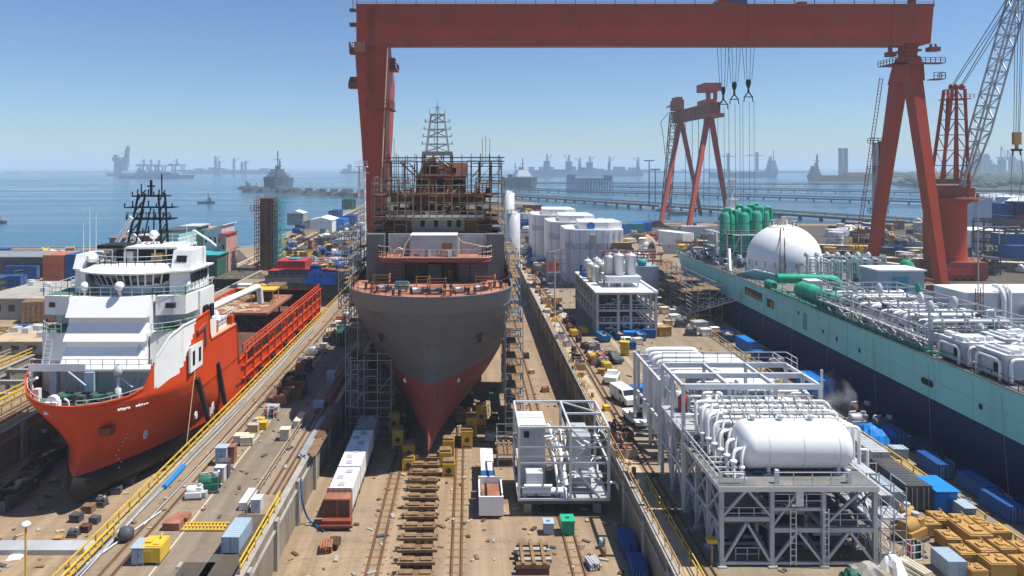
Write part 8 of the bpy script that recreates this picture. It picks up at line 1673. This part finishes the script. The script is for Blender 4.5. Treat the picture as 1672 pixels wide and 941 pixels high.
far_ship('drill_ship','faint dull red ship with twin tall towers in the right distance',1385,296,200,38,PI-.04,13,(.86,16,24),'brick_red','far_grey',masts=((.87,52,3),),boxes=((.4,60,8),))
far_ship('barge','long low barge in front of the port cranes at left',256,291.5,225,30,0.02,9,(.22,40,16),'far_haze_blue','far_haze_blue',boxes=((.5,90,10),(.7,50,8)))
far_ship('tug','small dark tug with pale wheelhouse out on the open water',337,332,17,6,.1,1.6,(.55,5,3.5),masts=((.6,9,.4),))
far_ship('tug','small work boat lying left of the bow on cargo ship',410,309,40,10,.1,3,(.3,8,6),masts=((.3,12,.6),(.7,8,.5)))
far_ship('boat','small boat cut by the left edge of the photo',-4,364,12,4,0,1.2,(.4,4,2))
# floating crane and quay cranes on the left
def sts(lab, px, pyb, yy, w_, h_, grp='quay cranes in the left distance', m='far_haze_blue'):
    c = AT(px,pyb,yy); t = thing('quay_crane', lab, 'crane', (c.x,yy,SEA), grp); mb = MB(); r = h_*.035
    for sx in (-1,1):
        for dy in (0,h_*.4): mb.bar((c.x+sx*w_/2,yy+dy,SEA),(c.x+sx*w_/2,yy+dy,SEA+h_*.62),r*2)
    mb.bar((c.x-w_/2,yy,SEA+h_*.3),(c.x+w_/2,yy,SEA+h_*.3),r*2); mb.build('legs', m, t); mb = MB(); mb.box(c.x-w_*.6,yy-h_*.5,SEA+h_*.58,c.x+w_*.6,yy+h_*.7,SEA+h_*.7); mb.bar((c.x,yy,SEA+h_*.7),(c.x,yy,SEA+h_),r*3); mb.bar((c.x,yy,SEA+h_),(c.x-w_*.5,yy-h_*.4,SEA+h_*.7),r); mb.build('boom', m, t)
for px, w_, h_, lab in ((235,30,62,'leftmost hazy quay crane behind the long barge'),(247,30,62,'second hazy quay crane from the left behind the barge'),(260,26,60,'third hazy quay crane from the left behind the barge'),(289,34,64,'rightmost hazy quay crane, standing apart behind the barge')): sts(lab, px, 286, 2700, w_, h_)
y = 2700; c = AT(190,287,y); t = thing('floating_crane', 'tall hazy floating crane with raised lattice jib on the left horizon', 'crane', (c.x+20,y,SEA)); mb = MB(); mb.box(c.x-30,y-20,SEA,c.x+120,y+20,SEA+10); mb.build('pontoon', 'far_haze_blue', t); mb = MB(); mb.box(c.x-6,y-8,SEA+10,c.x+18,y+8,SEA+56); mb.box(c.x-12,y-10,SEA+56,c.x+22,y+10,SEA+70); mb.box(c.x-8,y-6,SEA+70,c.x+6,y+6,SEA+80); mb.build('tower', 'far_haze_blue', t); mb = MB(); mb.lattice((c.x+30,y,SEA+20),(c.x+46,y,SEA+170 if 0 else SEA+112),16,7,9,2.2,1.3); mb.bar((c.x+48,y,SEA+110),(c.x+50,y,SEA+30),1.2); mb.bar((c.x+8,y,SEA+76),(c.x+46,y,SEA+108),1); mb.build('jib', 'far_haze_blue', t)
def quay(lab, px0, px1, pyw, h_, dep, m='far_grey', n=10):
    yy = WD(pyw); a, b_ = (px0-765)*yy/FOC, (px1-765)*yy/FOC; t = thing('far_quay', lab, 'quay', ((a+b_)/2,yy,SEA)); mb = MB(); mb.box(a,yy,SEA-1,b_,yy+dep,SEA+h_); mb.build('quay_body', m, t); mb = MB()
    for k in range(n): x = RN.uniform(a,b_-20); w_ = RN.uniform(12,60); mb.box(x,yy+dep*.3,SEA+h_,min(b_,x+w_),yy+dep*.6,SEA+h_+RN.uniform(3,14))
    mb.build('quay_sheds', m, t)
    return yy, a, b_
yy, a, b_ = quay('long hazy quay with sheds left of the bow on cargo ship', 296, 440, 284, 18, 120, 'far_haze_blue', 9)
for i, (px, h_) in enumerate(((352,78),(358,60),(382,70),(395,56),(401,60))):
    c = (px-765)*3000/FOC; t = thing('dock_crane', f'{nth(i)} hazy slim crane from the left on the long far quay', 'crane', (c,3000,SEA), 'slim cranes on the far quay'); mb = MB(); mb.lattice((c,3000,SEA),(c,3000,SEA+h_),7,5,7,1.4,.8); mb.build('tower', 'far_haze_blue', t); mb = MB(); mb.bar((c-8,3000,SEA+h_*.7),(c+22,3000,SEA+h_),2.4); mb.build('jib', 'far_haze_blue', t)
quay('long hazy dark quay behind the moored cargo ship', 862, 1050, 288, 22, 140, 'far_haze_blue', 10)
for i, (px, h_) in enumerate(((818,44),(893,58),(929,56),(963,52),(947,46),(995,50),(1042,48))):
    yy = 2450; c = (px-765)*yy/FOC; t = thing('dock_crane', f'{nth(i)} hazy crane from the left above the dark far quay', 'crane', (c,yy,SEA), 'cranes above the dark far quay'); mb = MB(); w_ = 11 if i in (1,2,3) else 4; mb.box(c-w_,yy,SEA+20,c+w_,yy+10,SEA+20+h_*.6); mb.bar((c,yy,SEA+20),(c,yy,SEA+20+h_),5); mb.build('tower', 'far_haze_blue', t); mb = MB(); mb.bar((c,yy,SEA+20+h_*.6),(c-18+36*(i%2),yy,SEA+20+h_),2.2); mb.build('jib', 'far_haze_blue', t)
quay('thin hazy shore strip right of the far gantry crane', 1050, 1330, 283, 12, 100, 'far_haze_blue', 8)
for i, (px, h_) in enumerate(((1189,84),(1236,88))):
    yy = 2600; c = (px-765)*yy/FOC; t = thing('tower_crane', ('faint tower crane left of the tall bridged ship','faint tower crane right above the tall bridged ship deck')[i], 'crane', (c,yy,SEA), 'faint tower cranes'); mb = MB(); mb.lattice((c,yy,SEA),(c,yy,SEA+h_),6,5,10,1.4,.8); mb.build('tower', 'far_haze_blue', t); mb = MB(); mb.bar((c-40*(.5+.5*i),yy,SEA+h_*.86),(c+22,yy,SEA+h_*.86),2.6); mb.bar((c,yy,SEA+h_),(c-30,yy,SEA+h_*.87),1); mb.build('jib', 'far_haze_blue', t)
yy = 1704; c = (1376-765)*yy/FOC
t = thing('derrick', 'twin tall slender towers rising from the faint red ship', 'derrick', (c,yy+2,SEA+13)); mb = MB()
for dx in (-4,8,): mb.lattice((c+dx,yy+2,SEA+13),(c+dx,yy+2,SEA+78),6,5.5,10,.8,.5); mb.box(c+dx-4,yy,SEA+76,c+dx+4,yy+6,SEA+80)
mb.build('tower', 'far_haze_blue', t)
c = AT(570,277,2900); t = thing('oil_rig', 'very faint offshore rig left of the red gantry leg', 'rig', (c.x,2900,SEA)); mb = MB(); mb.box(c.x-38,2900,SEA+4,c.x+38,2940,SEA+16); mb.build('deck', 'far_haze_blue', t); mb = MB(); mb.box(c.x-8,2905,SEA+16,c.x+8,2920,SEA+44); mb.box(c.x-30,2905,SEA+16,c.x-12,2920,SEA+26); mb.bar((c.x+20,2905,SEA+16),(c.x+20,2905,SEA+36),3); mb.build('tower', 'far_haze_blue', t)
# breakwaters and piers
def pier(lab, p0, p1, z, w_, m='far_dark', top='far_grey', posts=0, name='pier', cat='pier'):
    t = thing(name, lab, cat, (*p0,SEA)); mb = MB(); a, b_ = V((*p0,z)), V((*p1,z))
    if posts:
        mb.bar(a, b_, w_, 1.4); mb.build('deck', m, t); mb = MB()
        for k in range(posts+1): c = a.lerp(b_,k/posts); mb.bar((c.x,c.y,SEA-1),(c.x,c.y,z),w_*.16)
        mb.build('piles', m, t); mb = MB(); mb.rail([a+V((0,-w_/2,.7)), b_+V((0,-w_/2,.7))],2.2,(b_-a).length/posts/2,.2); mb.bar(a+V((0,0,2)),b_+V((0,0,2)),.9,.9); mb.build('pipe_rail', top, t)
    else:
        n = 26
        vs = []
        for k in range(n+1):
            c = a.lerp(b_,k/n); j = RN.uniform(.7,1.2); vs += [(c.x,c.y-w_*j,SEA-.4),(c.x,c.y-w_*.5,z*RN.uniform(.5,1.1)),(c.x,c.y+w_*.5,z*RN.uniform(.6,1.1)),(c.x,c.y+w_,SEA-.4)]
        mb.add(vs, [(i*4+j,(i+1)*4+j,(i+1)*4+j+1,i*4+j+1) for i in range(n) for j in range(3)], 0); mb.build('rock_bank', 'rock', t); mb = MB()
        for k in range(30): c = a.lerp(b_,RN.random()); s_ = RN.uniform(2,7); mb.cb((c.x,c.y,z+s_*.3),(s_*1.6,s_,s_*.7),0,RN.random()*.3)
        mb.build('sheds', top, t)
pier('low rocky breakwater behind the bow on cargo ship at left', (-315,985), (-100,805), 2.0, 9, name='breakwater', cat='breakwater')
pier('straight rubble mole on the left horizon', (-2400,3650), (-1750,4600), 3, 14, name='breakwater', cat='breakwater')
pier('long dark pier running behind the storage tanks to the crane legs', (44,800), (270,397), -.4, 11, posts=30, m='far_dark', top='concrete')
pier('second long pier across the water behind the crane legs', (60,1010), (480,610), -.6, 8, posts=34)
pier('third thin pier far out across the water at right', (230,1130), (640,830), -.4, 7, posts=30)
pier('fourth faint thin pier farthest out across the water at right', (120,1350), (900,1250), -.2, 7, posts=30)
yy = 1010; a = (928-765)*yy/FOC; b_ = (1000-765)*yy/FOC; t = thing('loading_jetty', 'blue grey loading jetty frame on many piles beyond the pier', 'jetty', (a,yy,SEA)); mb = MB(); mb.box(a,yy,12,b_,yy+16,16); mb.box(a,yy,16,a+10,yy+14,21); mb.box(b_-10,yy,16,b_,yy+14,20); mb.build('deck', 'far_haze_blue', t); mb = MB()
for k in range(17): x = a+(b_-a)*k/16; mb.bar((x,yy,SEA-1),(x,yy,12),1.3); mb.bar((x,yy+14,SEA-1),(x,yy+14,12),1.3)
mb.build('piles', 'far_haze_blue', t)
# right shore: wooded bank and port cranes
mb = MB(); pts = [(1500,2600),(1250,1500),(720,905),(1400,905),(3600,2600)]
mb.prism([(880,1500),(640,900),(1200,880),(2600,2600),(1500,2700)], SEA-1, 2.5); mb.build('far_land', 'leaf', kind='structure', label='low green land on the right horizon')
mb = MB(); rr = random.Random(3)
for k in range(900):
    t_ = rr.random(); x = 660+t_*800+rr.uniform(0,500); y = 930+t_*1500+rr.uniform(0,120); s_ = rr.uniform(5,12); n = 5
    mb.lathe([(.1,0),(s_*.9,s_*.25),(s_,s_*.6),(s_*.5,s_*1.0),(.1,s_*1.15)],(x,y,2+rr.uniform(-1,3)),6,0,sm=False)
mb.build('far_woods', 'leaf', kind='stuff', label='hazy wood along the right shore')
for i in range(15):
    px = 1584+i*7+RN.uniform(-2,2); yy = 2500+RN.uniform(-200,300); c = (px-765)*yy/FOC; h_ = RN.uniform(50,105); t = thing('port_crane' if i % 2 else 'tower_block', f'{nth(i)} faint shape from the left on the right port skyline', 'crane' if i % 2 else 'tower block', (c,yy,0), 'hazy port skyline at right'); mb = MB()
    if i % 2: 
        for sx in (-9,9): mb.bar((c+sx,yy,0),(c+sx*.8,yy,h_*.6),3.2)
        mb.bar((c-16,yy,h_*.62),(c+22,yy,h_*.62),4.5); mb.bar((c,yy,h_*.6),(c,yy,h_),3); mb.bar((c,yy,h_),(c+18,yy,h_*.64),1.6)
    else: w_ = RN.uniform(10,22); mb.box(c-w_/2,yy,0,c+w_/2,yy+20,h_*.75); mb.box(c-w_/3,yy+2,h_*.75,c+w_/4,yy+16,h_*.82)
    mb.build('frame' if i % 2 else 'wall', 'far_haze_blue', t)
# white pilot vessel behind the green vessels
c = AT(1196,330,330); t = thing('service_vessel', 'white upperworks and mast of a vessel behind the green vessels', 'ship', (c.x,400,SEA)); mb = MB(); x = (1196-765)*400/FOC; mb.box(x-9,396,SEA,x+9,404,1.5); mb.build('hull', 'pale_steel', t); mb = MB(); mb.box(x-4,397,1.5,x+4,403,8); mb.box(x-6,397,8,x+6,403,8.6); mb.box(x-3,398,8.6,x+3,402,14); mb.build('deckhouse', 'white', t); mb = MB(); mb.bar((x,400,14),(x,400,29),.7); mb.bar((x-4,400,21),(x+4,400,21),.6); mb.box(x-2,399,23,x+2,401,25); mb.build('mast', 'white', t)
# small boats in the basin
for i, (px, py) in enumerate(((1085,345),(1235,349),(1262,352),(1110,350))):
    yy = WD(py); x = (px-765)*yy/FOC; t = thing('work_boat', f'{nth(i)} nearest small dark work boat in the basin by the pier', 'boat', (x,yy,SEA), 'work boats in the basin'); mb = MB(); mb.prism([(x-6,yy-2),(x+5,yy-2),(x+8,yy),(x+5,yy+2),(x-6,yy+2)],SEA,SEA+1.8); mb.build('hull', 'far_dark', t); mb = MB(); mb.box(x-4,yy-1.5,SEA+1.8,x,yy+1.5,SEA+4.4); mb.bar((x-2,yy,SEA+4.4),(x-2,yy,SEA+8),.3); mb.build('cabin', 'white', t)
# faint steam beside the tank module
sm_ = bpy.data.materials.new('steam'); sm_.use_nodes = True; MATS['steam'] = sm_; N, L = sm_.node_tree.nodes, sm_.node_tree.links; N.remove(N['Principled BSDF'])
pv = N.new('ShaderNodeVolumePrincipled'); pv.inputs['Color'].default_value = (.95,.96,1,1); g = N.new('ShaderNodeNewGeometry'); nz = N.new('ShaderNodeTexNoise'); nz.inputs['Scale'].default_value = .35; nz.inputs['Detail'].default_value = 4; L.new(g.outputs['Position'], nz.inputs['Vector']); mr = N.new('ShaderNodeMapRange'); mr.inputs['From Min'].default_value = .52; mr.inputs['From Max'].default_value = .75; mr.inputs['To Max'].default_value = .22; L.new(nz.outputs['Fac'], mr.inputs['Value']); L.new(mr.outputs['Result'], pv.inputs['Density']); L.new(pv.outputs['Volume'], N['Material Output'].inputs['Volume'])
mb = MB(); mb.lathe([(.1,0),(1.8,.8),(2.6,3),(2.4,5.5),(1.2,7.5),(.1,8)],(41.5,80,1.5),14); mb.build('smoke', 'steam', kind='stuff', label='thin white steam drifting beside the navy hull')
# ------------------------------------------------------------------ drop the repeats nothing of which can be seen, then label each of the rest
bpy.context.view_layer.update(); dg = bpy.context.evaluated_depsgraph_get(); EYE = V((0,0,CAMH))
def fam(o): return [o]+[c for ch in o.children for c in fam(ch)]
def seen(o):
    F_ = fam(o); names = {x.name for x in F_}
    for x in F_:
        if x.type != 'MESH': continue
        me = x.data; n = len(me.polygons); mw = x.matrix_world
        for k in range(0, n, max(1, n//9)):
            c = mw @ me.polygons[k].center; d = c-EYE; px_, py_ = 765+c.x*FOC/c.y, 272+(CAMH-c.z)*FOC/c.y
            if not (0 < px_ < 1672 and 0 < py_ < 941): continue
            ok, loc, _, _, ob, _ = SC.ray_cast(dg, EYE, d.normalized(), distance=d.length+1)
            if ok and ob is not None and ob.name in names: return True
    return False
gone = [r for r in PLACED if not seen(r[5])]
for r in gone:
    for x in fam(r[5])[::-1]: bpy.data.objects.remove(x, do_unlink=True)
gset = {id(r) for r in gone}; PLACED = [r for r in PLACED if id(r) not in gset]
from collections import defaultdict
def cw(m): return COLW.get(m, m.replace('_',' '))
gr = defaultdict(list)
for r in PLACED: gr[(r[0], cw(r[2]), r[1])].append(r)
def prep(z_): return {'E': 'in the gap below the teal ship', 'Y': 'in the ochre heap at the lower right', 'C': 'by the right edge of the middle dock', 'D': 'in the yard by the white modules'}.get(z_, 'on '+ZONES[z_][0])
for (z_, c, kd), L_ in gr.items():
    L_.sort(key=lambda a: (a[3], a[4])); kw = kd.replace('_',' '); near = []
    for r in L_:
        q = sorted(((r[3]-p[3])**2+(r[4]-p[4])**2, cw(p[2]), p[1]) for p in PLACED if p is not r and p[0] == z_ and (cw(p[2]), p[1]) != (c, kd))
        near.append([(b, k) for d, b, k in q if d < 20])
    for i, r in enumerate(L_):
        lab = f'{c} {kw} {prep(z_)}' if len(L_) == 1 else None
        if lab is None:
            for t_ in near[i][:2]:
                if sum(t_ in n_ for n_ in near) == 1: lab = f'{c} {kw} beside {t_[0]} {t_[1].replace("_"," ")} {prep(z_)}'; break
        if lab is None or len(lab.split()) > 16: lab = f'{nth(i)} nearest {c} {kw} {prep(z_)}'
        tag(r[5], lab, CATW[kd], f'{kw}s {prep(z_)}' if len(L_) > 1 else None)
if 0: print('placed', len(PLACED), 'dropped', len(gone), 'objects', len(bpy.data.objects))
for o in bpy.data.objects:
    if o.parent is None and o.get('category') and not o.get('kind'): o['kind'] = 'thing'
